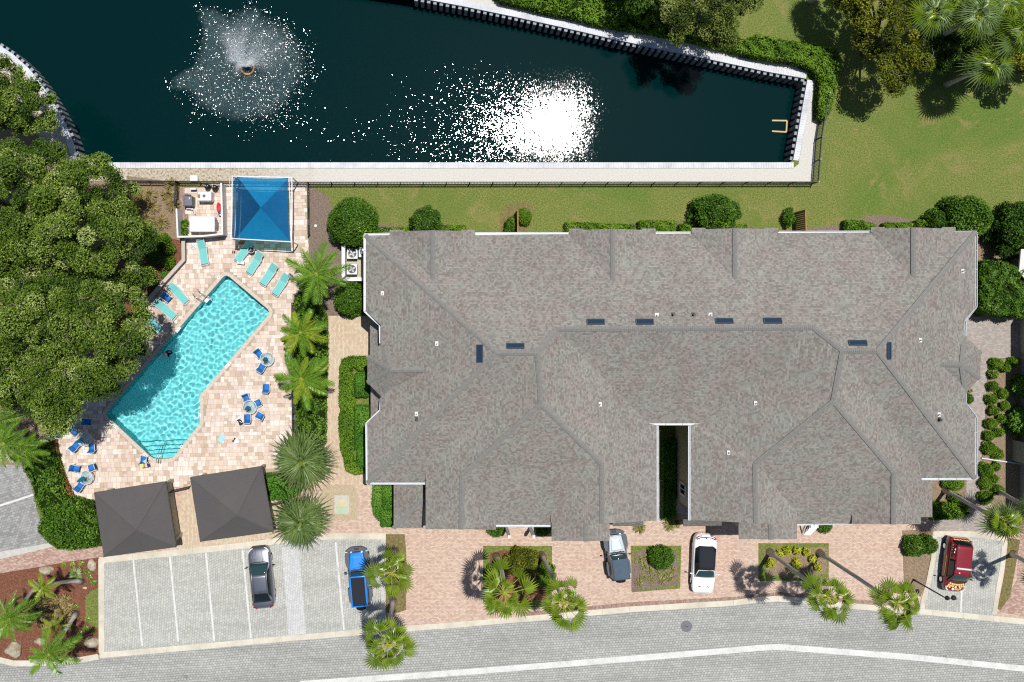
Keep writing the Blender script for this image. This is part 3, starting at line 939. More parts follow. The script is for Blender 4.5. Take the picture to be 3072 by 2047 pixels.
def feather_frond_mesh(name, L=2.6, leaflet=0.5, n=44, mat=None, droop=0.35, tone=.5, stem=None, width=0.035, vee=.25):
    V = []; F = []; T = []; MI = []
    def rach(t): return Vector((L * t * (1 - .12 * t * t), 0, L * (.30 * t - (.30 + droop) * t * t)))
    tb = MB(); tb.tube([rach(t) for t in (0, .25, .5, .75, 1)], [.035, .028, .02, .013, .005], 5)
    V += [Vector(v) for v in tb.v]; F += [tuple(f) for f in tb.f]; T += [.9] * len(tb.f); MI += [1] * len(tb.f)
    for i in range(n):
        t = .12 + .87 * i / (n - 1)
        p = rach(t); ll = leaflet * (math.sin(PI * (t * .86 + .10)) ** .6) * rnd.uniform(.88, 1.1)
        for s in (-1, 1):
            a = rad(62 - 30 * t) * s + rnd.uniform(-.08, .08)
            d = Vector((math.cos(a), math.sin(a), 0))
            z = vee * rnd.uniform(.3, 1.4)
            q1 = p + d * ll * .5 + Vector((0, 0, z * ll * .4)); q2 = p + d * ll + Vector((0, 0, -ll * .30 + rnd.uniform(-.05, .05)))
            k0 = len(F)
            ribbon(V, F, T, [p, q1, q2], [width * rnd.uniform(.8, 1.2), width * 1.0, .004], tone=tone + rnd.uniform(-.2, .22))
            MI += [0] * (len(F) - k0)
    return blades_mesh(name, V, F, T, [mat or M['frond'], stem or M['stem_green']], MI)

def palm(name, label, cat, base_px, crown_px, hc, meshes, nf=18, trunk_r=.17, group=None, scale=1.0, bend=(0, 0), tilt=(55, -25), swell=1.5, bark=None, spin=0.0):
    base = P(*base_px); top = P(crown_px[0], crown_px[1], hc) - base
    root = empty(name, base, 0, label, cat, group)
    tb = MB()
    mid = top * .5 + Vector((bend[0], bend[1], 0))
    pts = []; rr = []
    for i in range(9):
        t = i / 8
        p = (1 - t) ** 2 * Vector((0, 0, 0)) + 2 * t * (1 - t) * mid + t * t * top
        pts.append(p); rr.append(trunk_r * (swell if i == 0 else 1.0 - .25 * t))
    tb.tube(pts, rr, 9)
    tb.build('trunk', bark or M['palm_bark'], root, smooth=True)
    hb = MB(); hb.lathe(top + Vector((0, 0, -.35)), [(.10, 0), (trunk_r * 1.3, .12), (trunk_r * 1.5, .3), (trunk_r * .8, .5), (.04, .62)], 9)
    hb.build('crownshaft', M['stem_green'], root, smooth=True)
    for i in range(nf):
        t = i / max(1, nf - 1)
        el = tilt[0] + (tilt[1] - tilt[0]) * t + rnd.gauss(0, 6)
        if len(meshes) > 4: el = rnd.uniform(tilt[1] - 6, tilt[0])
        #           # inner fronds rise, outer fronds hang
        az = spin + i * 2.39996 + rnd.uniform(-.2, .2)
        s = scale * rnd.uniform(.74, 1.14) * (0.72 + .28 * min(1, t * 1.6))
        mi_ = min(len(meshes) - 1, int(len(meshes) * rnd.random() ** .8)) if len(meshes) > 4 else rnd.randrange(len(meshes))
        o = obj('frond', meshes[mi_], root, top + Vector((0, 0, .1)), (rnd.uniform(-.55, .55) if len(meshes) > 4 else rnd.uniform(-.25, .25), -rad(el) , az), (s, s, s))
    return root

def tuft(name, label, cat, px, py, R, h, mat, n=60, group=None, parent=None, w=0.03, droop=.5, leafy=None):
    """clump of arching strap leaves"""
    V = []; F = []; T = []
    for i in range(n):
        a = rnd.uniform(0, 2 * PI); r = R * rnd.uniform(.55, 1.05); hh = h * rnd.uniform(.6, 1.1)
        d = Vector((math.cos(a), math.sin(a), 0)); b = d * R * .06 * rnd.random()
        k = rnd.uniform(.4, 1)
        ribbon(V, F, T, [b, b + d * r * .4 + Vector((0, 0, hh * .85)), b + d * r * .8 + Vector((0, 0, hh * (1 - droop * .5) * .9)), b + d * r + Vector((0, 0, hh * (1 - droop)))], [w, w, w * .7, .004], tone=k - .1)
    m = blades_mesh(name, V, F, T, [mat])
    c = P(px, py, h * .5)
    o = obj(name, m, parent, (c.x, c.y, 0))
    if parent is None: tag(o, label, cat, group)
    return o
# ------------------------------------------------------------------ trees
OG = 'live oaks crowding the west side of the pool'
tree('oak_tree', 'small live oak at the curved seawall, northernmost of the oaks', 'tree', [(-120, 150), (0, 165), (30, 182), (60, 212), (90, 222), (112, 255), (132, 290), (150, 320), (158, 352), (140, 388), (95, 396), (60, 400), (0, 396), (-120, 380)], 8, 3.6, (90, 330), M['oak'], r=.6, spacing=.5, leaf=.14, cover=1.2, group=OG, trunk_r=.22, twigs=8)
tree('oak_tree', 'broad live oak beside the ornamental grass bed and pond corner', 'tree', [(-120, 400), (0, 412), (60, 424), (120, 418), (150, 440), (200, 485), (235, 470), (272, 455), (290, 470), (330, 492), (360, 530), (370, 560), (350, 582), (388, 602), (412, 642), (432, 690), (440, 722), (400, 742), (420, 800), (442, 842), (380, 860), (250, 850), (100, 842), (0, 850), (-120, 850)], 10.0, 3.4, (200, 660), M['oak'], r=.72, spacing=.56, leaf=.14, cover=1.25, group=OG, trunk_r=.38, twigs=34, flat=.42)
tree('oak_tree', 'tallest live oak overhanging the lounge chairs by the pool', 'tree', [(-120, 835), (0, 840), (100, 832), (250, 838), (380, 850), (446, 868), (446, 930), (426, 972), (432, 1002), (447, 1050), (436, 1088), (380, 1080), (200, 1070), (0, 1080), (-120, 1080)], 12.5, 6.6, (220, 950), M['oak'], r=.74, spacing=.56, leaf=.14, cover=1.25, group=OG, trunk_r=.42, twigs=36, flat=.45)
tree('oak_tree', 'southernmost live oak shading the shallow end of the pool', 'tree', [(-120, 1065), (0, 1070), (200, 1058), (400, 1074), (412, 1092), (392, 1132), (342, 1172), (300, 1202), (232, 1212), (212, 1252), (222, 1292), (192, 1332), (152, 1332), (120, 1272), (60, 1226), (0, 1226), (-120, 1226)], 11.0, 5.6, (210, 1130), M['oak'], r=.70, spacing=.54, leaf=.14, cover=1.25, group=OG, trunk_r=.36, twigs=30, flat=.42)
tree('tree', 'grey green feathery tree overhanging the north seawall', 'tree', [(1990, -120), (1984, 20), (2010, 60), (2000, 108), (2040, 122), (2085, 112), (2112, 132), (2150, 142), (2180, 156), (2210, 130), (2226, 82), (2250, 50), (2270, 30), (2300, 0), (2310, -120)], 7.2, 3.2, (2080, 30), M['oak_pale'], r=.6, spacing=.56, leaf=.14, cover=1.1, trunk_r=.25, twigs=16)
tree('tree', 'dark evergreen tree behind the north hedge, left of the feathery tree', 'tree', [(1840, -120), (1842, -4), (1880, 14), (1920, 22), (1960, 30), (1992, 40), (1996, -120)], 5.5, 3.0, (1900, -20), M['shrub_dark'], r=.7, spacing=.75, leaf=.18, cover=1.2, trunk_r=.2)
tree('tree', 'olive gold tree standing on the east lawn below the sabal palms', 'tree', [(2500, -120), (2510, 10), (2530, 40), (2575, 55), (2592, 84), (2612, 130), (2622, 170), (2642, 200), (2667, 242), (2700, 270), (2742, 262), (2762, 232), (2786, 210), (2790, 170), (2782, 130), (2742, 110), (2722, 70), (2720, -120)], 7.0, 2.8, (2590, 160), M['dark_tree'], r=.6, spacing=.54, leaf=.15, cover=1.2, trunk_r=.24, core=M['core_olive'], twigs=10)
tree('tree', 'low dark tree added over the shadow between two sabal palms', 'tree', [(2744, 90), (2800, 78), (2890, 110), (2925, 150), (2900, 195), (2842, 216), (2800, 202), (2790, 165)], 3.4, 1.2, (2800, 150), M['shrub_dark'], r=.55, spacing=.6, leaf=.15, cover=1.1, trunk_r=.14)  # dark tree put in where mostly shadow lies
tree('tree', 'dark undergrowth tree added to darken the ground beneath the easternmost sabal palms', 'tree', [(2900, 60), (2990, 40), (3080, 60), (3160, 90), (3160, 200), (3060, 215), (3010, 240), (2950, 235), (2905, 190), (2925, 130)], 3.4, 1.0, (3020, 150), M['shrub_dark'], r=.55, spacing=.6, leaf=.15, cover=1.1, trunk_r=.12)  # added so the ground under these palms reads dark
tree('tree', 'dark undergrowth tree added to darken the ground beneath the western sabal palm', 'tree', [(2720, -60), (2900, -60), (2900, 70), (2800, 80), (2735, 70)], 3.0, 1.0, (2800, 20), M['shrub_dark'], r=.55, spacing=.6, leaf=.15, cover=1.1, trunk_r=.12)  # added so the ground under this palm reads dark
tree('tree', 'olive tree cut by the right edge beside the sabal palms', 'tree', [(3046, 160), (3090, 150), (3160, 180), (3160, 250), (3080, 252), (3040, 220)], 5.0, 2.6, (3000, 240), M['dark_tree'], r=.6, spacing=.6, leaf=.18, cover=1.4, trunk_r=.16, core=M['core_olive'])

# ------------------------------------------------------------------ hedges and shrubs
hedge('hedge', 'long loose hedge along the north bank of the pond', [(1440, -60), (1500, 2), (1560, 14), (1640, 36), (1700, 47), (1750, 60), (1800, 73), (1860, 84), (1890, 86), (1990, 103), (2090, 124), (2150, 140), (2225, 158), (2272, 172), (2330, 178), (2225, 118), (2100, 60), (1880, -10), (1860, -60)], 1.0, M['hedge'], rough=.16, leaf=.15, cover=1.2)
hedge('hedge', 'L-shaped hedge wrapping the north-east corner of the pond', [(2228, 122), (2272, 105), (2370, 125), (2460, 137), (2502, 146), (2517, 166), (2519, 200), (2509, 262), (2492, 330), (2475, 362), (2456, 352), (2457, 300), (2462, 238), (2440, 208), (2380, 184), (2340, 180), (2228, 160)], 1.1, M['hedge'], rough=.10, leaf=.14, cover=1.3)
shrub('shrub', 'big round clipped shrub by the air conditioners at the house corner', 'shrub', 1056, 670, 78, 3.4, M['shrub'], leaf=.15)
shrub('shrub', 'medium round shrub against the north roof edge over a low hedge', 'shrub', 1276, 668, 52, 2.8, M['shrub_dark'], leaf=.14)
shrub('shrub', 'shaggy round shrub midway along the north side of the house', 'shrub', 2150, 642, 72, 3.0, M['shrub'], leaf=.16, rpy=62, lump=.25)
shrub('shrub', 'broad round shrub at the north-east corner of the house', 'shrub', 2904, 652, 80, 3.2, M['shrub'], leaf=.16, rpy=66, lump=.2)
shrub('shrub', 'small dark shrub leaning on the broad north-east corner shrub', 'shrub', 2810, 660, 32, 2.0, M['shrub_dark'], leaf=.15)
shrub('shrub', 'dark thinning round shrub above the white hut at right edge', 'shrub', 3056, 682, 74, 3.2, M['shrub_dark'], leaf=.17, rpy=78, lump=.3, cover=1.2)
hedge('hedge', 'tall square hedge block north of the grey east patio', [(2934, 802), (2950, 784), (3000, 786), (3056, 806), (3082, 832), (3120, 840), (3120, 935), (3050, 952), (3030, 940), (2990, 947), (2936, 925)], 2.6, M['shrub'], rough=.14, leaf=.15)
shrub('shrub', 'oval shrub between the air conditioner wall and the west patio', 'shrub', 1050, 896, 50, 2.4, M['shrub'], leaf=.15, rpy=60)
shrub('shrub', 'large spiky round shrub west of the left pavilion', 'shrub', 198, 1578, 84, 2.6, M['shrub'], leaf=.2, rpy=74)
BG = 'boxwood balls along the garden wall'
shrub('boxwood', 'uppermost boxwood ball along the angled garden wall', 'boxwood', 489, 719, 21, .9, M['hedge'], leaf=.08, group=BG, lump=.03)
shrub('boxwood', 'boxwood ball second from the top along the garden wall', 'boxwood', 507, 749, 20, .9, M['hedge'], leaf=.08, group=BG, lump=.03)
shrub('boxwood', 'boxwood ball third down, largest, along the garden wall', 'boxwood', 505, 788, 22, .95, M['hedge'], leaf=.08, group=BG, lump=.03)
shrub('boxwood', 'little loose boxwood fourth down the garden wall', 'boxwood', 493, 824, 14, .6, M['hedge_bright'], leaf=.08, group=BG, lump=.1)
shrub('boxwood', 'dark boxwood ball at the oak edge, last along garden wall', 'boxwood', 459, 847, 17, .9, M['shrub'], leaf=.09, group=BG)
shrub('shrub', 'dark bush in oak shade left of the boxwood balls', 'shrub', 462, 770, 28, 1.2, M['shrub_dark'], leaf=.13, lump=.25)
HG = 'low clipped hedges along the north wall'
def rect(a, b, c, d): return [(a, b), (c, b), (c, d), (a, d)]
hedge('hedge', 'low hedge piece left of the medium round shrub at the roof', rect(1134, 684, 1226, 712), .9, M['hedge'], group=HG)
hedge('hedge', 'low hedge piece right of the medium round shrub at the roof', rect(1324, 678, 1396, 706), .9, M['hedge'], group=HG)
hedge('hedge', 'longest low hedge at the middle roof gable, north side', [(1698, 668), (1800, 672), (1906, 676), (1906, 705), (1698, 705)], .9, M['hedge'], group=HG)
hedge('hedge', 'low square hedge just right of the longest north hedge', rect(1920, 664, 2028, 705), .9, M['hedge'], group=HG)
hedge('hedge', 'tiny hedge piece beside the shaggy round shrub', rect(2042, 673, 2076, 705), .9, M['hedge'], group=HG)
hedge('hedge', 'low hedge strip under the shaggy round shrub', rect(2110, 676, 2240, 704), .9, M['hedge'], group=HG)
hedge('hedge', 'low hedge east of the brown privacy screen', [(2538, 662), (2590, 664), (2628, 676), (2628, 700), (2538, 700)], .95, M['hedge'], group=HG)
hedge('hedge', 'thin hedge strip at the easternmost roof gable', rect(2656, 670, 2738, 700), .85, M['hedge'], group=HG)
hedge('hedge', 'short rounded hedge touching the north-east corner shrub', rect(2752, 662, 2800, 698), 1.0, M['hedge'], group=HG)
shrub('shrub', 'round clipped bush right of the thin wooden privacy screen', 'shrub', 1574, 650, 22, 1.1, M['hedge'], leaf=.09, rpy=28, lump=.04)
hedge('hedge', 'narrow shaded hedge left of the thin wooden privacy screen', [(1518, 668), (1530, 654), (1545, 650), (1545, 704), (1516, 704)], 1.0, M['shrub'])
shrub('shrub', 'loose shrub left of the brown privacy screen on the lawn', 'shrub', 2366, 655, 15, 1.0, M['shrub'], leaf=.14, rpy=32, lump=.3)
hedge('hedge', 'curving bright hedge between west path and house wall', [(1020, 1100), (1032, 1078), (1048, 1072), (1098, 1072), (1100, 1108), (1078, 1112), (1056, 1096), (1052, 1128), (1062, 1142), (1063, 1345), (1056, 1385), (1090, 1395), (1098, 1420), (1062, 1424), (1038, 1412), (1031, 1372), (1023, 1350), (1022, 1325), (1018, 1300), (1018, 1250), (1023, 1236), (1019, 1200)], .7, M['hedge'], rough=.05)
WG = 'boxy clipped hedges against the west wall'
hedge('hedge', 'boxy dark hedge beside the octagonal bay roof', rect(1066, 1122, 1104, 1190), 1.2, M['hedge_bright'], group=WG, rough=.03, leaf=.09, tone=.38)
hedge('hedge', 'longest boxy hedge against the west wall', rect(1066, 1220, 1108, 1348), 1.2, M['hedge_bright'], group=WG, rough=.03, leaf=.09, tone=.42)
hedge('hedge', 'smallest boxy hedge near the south-west roof corner', rect(1072, 1354, 1100, 1400), 1.2, M['hedge_bright'], group=WG, rough=.03, leaf=.09, tone=.40)
hedge('hedge', 'low rounded hedge strip left of the small porch roof', [(1120, 1458), (1146, 1458), (1148, 1560), (1138, 1563), (1122, 1545), (1117, 1510)], .7, M['hedge_bright'], rough=.04, leaf=.09, tone=.55)
hedge('hedge', 'boxy hedge touching the small porch roof, upper one', rect(1148, 1458, 1180, 1528), 1.1, M['hedge_bright'], rough=.03, leaf=.09, tone=.45)
hedge('hedge', 'boxy hedge touching the small porch roof, lower one', rect(1144, 1534, 1178, 1580), 1.1, M['hedge_bright'], rough=.03, leaf=.09, tone=.42)
hedge('hedge', 'dense green planting strip under the feather palms', [(884, 900), (925, 820), (980, 960), (980, 1060), (977, 1190), (976, 1330), (940, 1340), (888, 1310)], .8, M['shrub'], rough=.18, leaf=.15, cover=1.2, tone=.6)
hedge('hedge', 'low rounded hedge east of the right pavilion', [(796, 1424), (850, 1425), (908, 1440), (900, 1478), (862, 1503), (806, 1500)], .7, M['hedge_bright'], rough=.12, leaf=.12, tone=.45)
hedge('hedge', 'tall green hedge outside the deck fence at lower left', [(70, 1400), (110, 1330), (150, 1338), (170, 1410), (196, 1495), (280, 1516), (302, 1600), (303, 1636), (230, 1648), (140, 1560), (112, 1510), (96, 1450)], 1.5, M['shrub'], rough=.18, leaf=.16, cover=1.2, tone=.6)
hedge('hedge', 'russet brown hedge strip inside the deck fence', [(145, 1316), (160, 1316), (172, 1390), (190, 1440), (218, 1497), (196, 1500), (172, 1450), (156, 1400)], .8, M['autumn_hedge'], rough=.06, leaf=.10)
hedge('hedge', 'dark hedge strip in the narrow passage between house wings', [(1993, 1330), (2028, 1318), (2028, 1550), (1990, 1560)], .8, M['hedge_bright'], rough=.06, leaf=.11, tone=.3)
shrub('shrub', 'half hidden bush left of the white porch post', 'shrub', 1488, 1592, 30, .9, M['shrub'], rpy=17, leaf=.11)
shrub('shrub', 'half hidden bush right of the white porch post', 'shrub', 1628, 1592, 27, .9, M['shrub'], rpy=18, leaf=.11)
shrub('shrub', 'half hidden bush beside the white porch stair at right', 'shrub', 2474, 1582, 28, .9, M['shrub'], rpy=15, leaf=.11)
shrub('shrub', 'broad olive green shrub between two leaning fan palms', 'shrub', 1566, 1690, 58, 1.6, M['olive_shrub'], rpy=44, leaf=.12, core=M['core_olive'], lump=.15)
shrub('shrub', 'smaller yellow green shrub under the second leaning fan palm', 'shrub', 1640, 1732, 28, 1.1, M['hedge'], rpy=34, leaf=.12, lump=.2)
shrub('shrub', 'low green shrub under the first leaning fan palm', 'shrub', 1478, 1722, 26, 1.0, M['hedge'], rpy=30, leaf=.12, lump=.2)
shrub('shrub', 'round dark green shrub in the drive bed beside white car', 'shrub', 1986, 1673, 40, 1.5, M['shrub'], leaf=.13)
shrub('shrub', 'left rounded shrub of a pair by the red car', 'shrub', 2744, 1642, 31, 1.3, M['shrub'], leaf=.12, rpy=32)
shrub('shrub', 'right rounded shrub of a pair by the red car', 'shrub', 2789, 1636, 22, 1.3, M['shrub'], leaf=.12, rpy=32)
for i, (x, y, r, l) in enumerate([(2338, 1662, 12, 'left end'), (2362, 1654, 13, 'second from left'), (2392, 1653, 13, 'middle'), (2420, 1657, 13, 'second from right'), (2440, 1678, 13, 'right bend'), (2455, 1704, 12, 'right foot'), (2312, 1692, 14, 'left foot'), (2390, 1690, 15, 'centre front')]):
    shrub('croton', 'yellow croton clump between two leaning palms, ' + l + ' of the arc', 'croton', x, y, r, .6, M['croton'], leaf=.13, group='yellow croton clumps between leaning palms', lump=.25, core=M['core_olive'])
EB = 'rounded shrubs in the east foundation bed'
eb = [(2991, 1092, 20), (3044, 1087, 17), (3019, 1104, 15), (2982, 1125, 15), (2981, 1159, 17), (3010, 1182, 17), (2977, 1199, 17), (3016, 1218, 16), (2982, 1232, 17), (3005, 1257, 15), (2975, 1271, 19), (2998, 1297, 16), (2968, 1308, 17), (2968, 1345, 21), (2995, 1362, 18), (2961, 1410, 22), (2989, 1401, 15), (2982, 1436, 16), (2958, 1453, 20), (2995, 1471, 19), (2958, 1492, 23)]
words_ = ['first', 'second', 'third', 'fourth', 'fifth', 'sixth', 'seventh', 'eighth', 'ninth', 'tenth', 'eleventh', 'twelfth', 'thirteenth', 'fourteenth', 'fifteenth']
k1 = k2 = 0
for x, y, r in eb:
    if y < 1380:
        w = words_[k1]; k1 += 1; lab = 'rounded shrub north of the white downpipe, %s from the east patio' % w
    else:
        w = words_[k2]; k2 += 1; lab = 'rounded shrub south of the white downpipe, %s from it' % w
    shrub('shrub', lab, 'shrub', x, y, r, .8, M['hedge'], leaf=.09, group=EB, cover=1.4, lump=.08)
shrub('shrub', 'bright shrub at the right edge, upper one by neighbour wall', 'shrub', 3078, 1160, 34, 1.8, M['hedge_bright'], leaf=.14)
shrub('shrub', 'tall bright shrub at the right edge, lower one', 'shrub', 3066, 1265, 36, 1.8, M['hedge_bright'], leaf=.14, rpy=48)
shrub('shrub', 'tiny bush tucked under the south-east bay eave', 'shrub', 2908, 1196, 11, .9, M['shrub'], leaf=.09, rpy=18)
shrub('shrub', 'oval shrub by the path at the south-east roof corner', 'shrub', 2862, 1454, 36, .9, M['hedge'], leaf=.1, rpy=17)
shrub('shrub', 'thin shrub crossed by a leaning palm trunk', 'shrub', 2866, 1494, 22, .8, M['shrub'], leaf=.12, rpy=15, lump=.25)
hedge('hedge', 'yellow speckled hedge beside the curved east path', [(2800, 1512), (2850, 1512), (2905, 1520), (2912, 1540), (2880, 1556), (2800, 1560)], .8, M['hedge'], rough=.12, leaf=.13)

# ------------------------------------------------------------------ palms
FM = [feather_frond_mesh('feather_frond', mat=M['frond'], L=2.6, leaflet=.60, n=34, droop=.3 + .14 * i, tone=.5 + .06 * i, width=.042, vee=.7) for i in range(3)]
FG = 'feather palms beside the pool deck'
palm('feather_palm', 'feather palm nearest the air conditioners, northernmost of three', 'palm', (975, 826), (950, 822), 5.2, FM, nf=19, group=FG, scale=1.0, tilt=(38, -22), trunk_r=.14)
FM2 = [feather_frond_mesh('feather_frond', mat=M['frond_yellow'], L=2.4, leaflet=.56, n=34, droop=.35 + .14 * i, tone=.5, width=.045, vee=.7) for i in range(2)]
palm('feather_palm', 'lush yellow green feather palm, middle one of three by deck', 'palm', (925, 996), (902, 998), 4.6, FM2 + FM[:1], nf=20, group=FG, scale=.92, tilt=(42, -26), trunk_r=.17, swell=2.0, spin=.6)
palm('feather_palm', 'feather palm reaching over the blue chairs, southernmost of three', 'palm', (932, 1125), (905, 1138), 5.0, FM + FM2[:1], nf=20, group=FG, scale=.95, tilt=(38, -24), trunk_r=.17, swell=2.0, spin=1.1)
palm('feather_palm', 'feather palm at the left edge over the grey lane', 'palm', (70, 1305), (14, 1330), 5.0, FM, nf=18, scale=.95, tilt=(40, -24), spin=.3)
palm('feather_palm', 'feather palm half under the oak by the deck fence', 'palm', (115, 1330), (78, 1352), 4.0, FM, nf=14, scale=.8, tilt=(36, -22), spin=.9)
palm('feather_palm', 'feather palm behind the oak at the left edge', 'palm', (10, 1235), (-30, 1260), 5.0, FM, nf=14, scale=.85, tilt=(36, -22), spin=.2)

WM = [fan_frond_mesh('fan_frond', R=rr, pet=pp, mat=M['fan'], nseg=13, droop=.12 + .10 * i, spread=rad(96), split=.42) for i, (pp, rr) in enumerate(((.35, .50), (.6, .62), (.8, .70), (.95, .74), (1.05, .76), (1.15, .74)))]
WG2 = 'tall fan palms along the front drive'
palm('fan_palm', 'fan palm beside the blue jeep at the end of parking', 'palm', (1186, 1655), (1177, 1716), 6.6, WM, nf=24, group=WG2, trunk_r=.16, swell=2.0, tilt=(52, -16), scale=1.12)
palm('fan_palm', 'fan palm overhanging the road below the blue jeep', 'palm', (1178, 1800), (1164, 1930), 9.0, WM, nf=32, group=WG2, trunk_r=.17, swell=2.0, tilt=(52, -18), scale=1.2, spin=.4)
palm('fan_palm', 'left fan palm of the grassy island with the olive shrub', 'palm', (1488, 1669), (1512, 1776), 8.6, WM, nf=24, group=WG2, trunk_r=.17, swell=2.0, tilt=(50, -14), bend=(.35, .2), scale=1.25, spin=.9)
palm('fan_palm', 'right fan palm of the grassy island with the olive shrub', 'palm', (1624, 1664), (1690, 1806), 10.0, WM, nf=30, group=WG2, trunk_r=.16, swell=2.0, tilt=(50, -18), bend=(.0, .2), scale=1.15, spin=.2)
palm('fan_palm', 'fan palm whose trunk leans out past the yellow crotons', 'palm', (2309, 1656), (2482, 1790), 10.4, WM, nf=30, group=WG2, trunk_r=.17, swell=2.0, tilt=(50, -20), scale=1.1, spin=1.3)
palm('fan_palm', 'tallest fan palm, crown over the road near the red car', 'palm', (2458, 1658), (2690, 1812), 12.0, WM, nf=34, group=WG2, trunk_r=.16, swell=2.0, tilt=(50, -20), scale=1.1, spin=.7)
palm('fan_palm', 'fan palm leaning out of the right edge beyond red car', 'palm', (3038, 1662), (3150, 1730), 6.5, WM, nf=22, trunk_r=.17, swell=2.0, tilt=(55, -30), spin=.5)
SB = [fan_frond_mesh('fan_frond', R=.95, pet=.5 + .06 * i, nseg=15, mat=M['fan_blue'], droop=.4 + .3 * i, split=.72, spread=rad(125), stem=M['stem_green']) for i in range(4)]
palm('fan_palm', 'dense low fan palm right of the deck corner', 'palm', (905, 1372), (908, 1380), 2.0, SB, nf=60, trunk_r=.16, tilt=(72, -2), scale=1.75)
palm('fan_palm', 'dense low fan palm between pebble bed and parking', 'palm', (908, 1545), (905, 1562), 2.2, SB, nf=54, trunk_r=.16, tilt=(72, -4), scale=1.6, spin=.5)
palm('fan_palm', 'shaggy green palm with long leaning trunk east of red car', 'palm', (2835, 1470), (3008, 1568), 8.0, SB[:2] + WM[:2], nf=40, trunk_r=.16, swell=2.0, tilt=(60, -34), scale=1.25, spin=.5)
palm('fan_palm', 'palm crown cut by the right edge beside grey wall', 'palm', (2990, 1470), (3095, 1530), 6.5, SB, nf=24, trunk_r=.16, swell=2.0, tilt=(60, -30), scale=.95)
SG = 'sabal palms on the north-east lawn'
def under(x, y, h): return (NX + (x - NX) * (1 - h / H), NY + (y - NY) * (1 - h / H))
SM = [fan_frond_mesh('fan_frond', R=1.0, pet=.75, nseg=15, mat=M['fan_blue'] if i % 2 else M['fan'], droop=.5 + .3 * i, split=.6, spread=rad(115), stem=M['stem_green']) for i in range(4)]
for i, (x, y, h, l) in enumerate([(2795, 45, 6, 'westernmost sabal palm of the north-east cluster'), (2928, 52, 7, 'full blue green sabal palm in the middle of the cluster'), (3056, 98, 7, 'sabal palm cut by the right edge, north-east cluster'), (2972, 196, 5.5, 'southernmost sabal palm casting shade on the lawn'), (3012, 5, 6, 'sabal palm at the top edge, north-east cluster'), (2868, 0, 6, 'sabal palm between the westernmost and the middle ones')]):
    palm('sabal_palm', l, 'palm', under(x, y, h), (x, y), h, SM, nf=30, trunk_r=.18, tilt=(60, -28), scale=1.22, spin=i * .7, group=SG)
palm('sabal_palm', 'palm outside the top edge whose shade falls on the lawn', 'palm', under(2512, -62, 4.6), (2512, -62), 4.6, SM, nf=22, trunk_r=.18, tilt=(65, -30), scale=.75)

# bottom left planted island
palm('feather_palm', 'curly yellow green palm in the mulch island, trunk leaning left', 'palm', (244, 1744), (130, 1762), 4.5, FM2 + WM[:1], nf=18, trunk_r=.16, swell=2.0, tilt=(50, -30), scale=.55, bend=(0, .3))
palm('feather_palm', 'big green palm at the left edge of the mulch island', 'palm', (116, 1750), (34, 1852), 5.0, FM, nf=20, trunk_r=.16, swell=2.0, tilt=(50, -30), scale=.85, spin=.4)
palm('feather_palm', 'palm overhanging the road at the foot of the mulch island', 'palm', (228, 1842), (150, 1962), 5.2, FM, nf=18, trunk_r=.17, swell=2.0, tilt=(44, -40), scale=.85, spin=.8)
palm('feather_palm', 'young bright palm in the middle of the mulch island', 'palm', (170, 1850), (165, 1880), 2.0, FM2, nf=9, trunk_r=.06, tilt=(60, 10), scale=.5, spin=.8)
TG = 'dry tufted plants in the mulch island'
dry = [(128, 1812), (150, 1800), (175, 1806), (196, 1800), (205, 1822), (186, 1830), (160, 1834), (132, 1840), (110, 1828), (200, 1850), (178, 1858), (150, 1868), (120, 1866), (96, 1846), (206, 1880), (140, 1892)]
for i, (x, y) in enumerate(dry):
    tuft('tufted_plant', 'dry bronze tufted plant massed with its like in mid island', 'tufted plant', x, y, .55, .4, M['dry_grass'], 60, TG, w=.045)
tuft('agave', 'round spiky green rosette near the leaning trunk in mulch', 'agave', 228, 1722, .66, .5, M['fan_blue'], 110, w=.06, droop=.3)
for x, y, l in ((192, 1696, 'left'), (217, 1693, 'middle'), (244, 1690, 'right')):
    tuft('small_plant', 'small green starry plant by the walk, %s one of three' % l, 'plant', x, y, .3, .2, M['fan'], 26, 'small green plants by the brick walk', w=.05)
for x, y, l in ((268, 1732, 'below the flat boulder'), (280, 1748, 'at the island kerb above turf'), (262, 1716, 'touching the flat boulder'), (228, 1820, 'at the head of the long trunk'), (262, 1858, 'at the lower turf corner'), (258, 1884, 'above the round boulder'), (240, 1900, 'left of the round boulder'), (278, 1892, 'right of the round boulder')):
    tuft('small_plant', 'small green plant in red mulch, ' + l, 'plant', x, y, .3, .22, M['frond'], 24, 'scattered small plants in red mulch', w=.05)
# ornamental grasses
og = [(388, 566, 'at the fence beside the oak'), (420, 590, 'beside the oak, near the fence'), (402, 622, 'left of the middle, by the oak'), (448, 584, 'in the upper middle of the bed'), (456, 618, 'in the centre of the bed'), (505, 585, 'by the black side fence'), (520, 612, 'near the yard wall corner'), (484, 668, 'large one near the boxwood balls'), (440, 655, 'at the oak edge, lower middle'), (515, 556, 'in the corner of the black fences')]
for x, y, l in og:
    tuft('ornamental_grass', 'tan ornamental grass clump ' + l, 'grass clump', x, y, .75, .6, M['dry_grass'], 120, 'tan grass clumps in the mulch bed', w=.035)
for i, (x, y) in enumerate([(1918, 1680), (1940, 1672), (1932, 1700), (1950, 1712), (1930, 1732), (1955, 1738), (1975, 1722), (1998, 1722), (2016, 1712), (2010, 1736), (1985, 1742), (1918, 1748), (1962, 1692)]):
    tuft('border_grass', 'yellow striped border grass planted around the round drive shrub', 'border grass', x, y, .42, .3, M['liriope'], 50, 'striped border grass in the drive bed', w=.03)
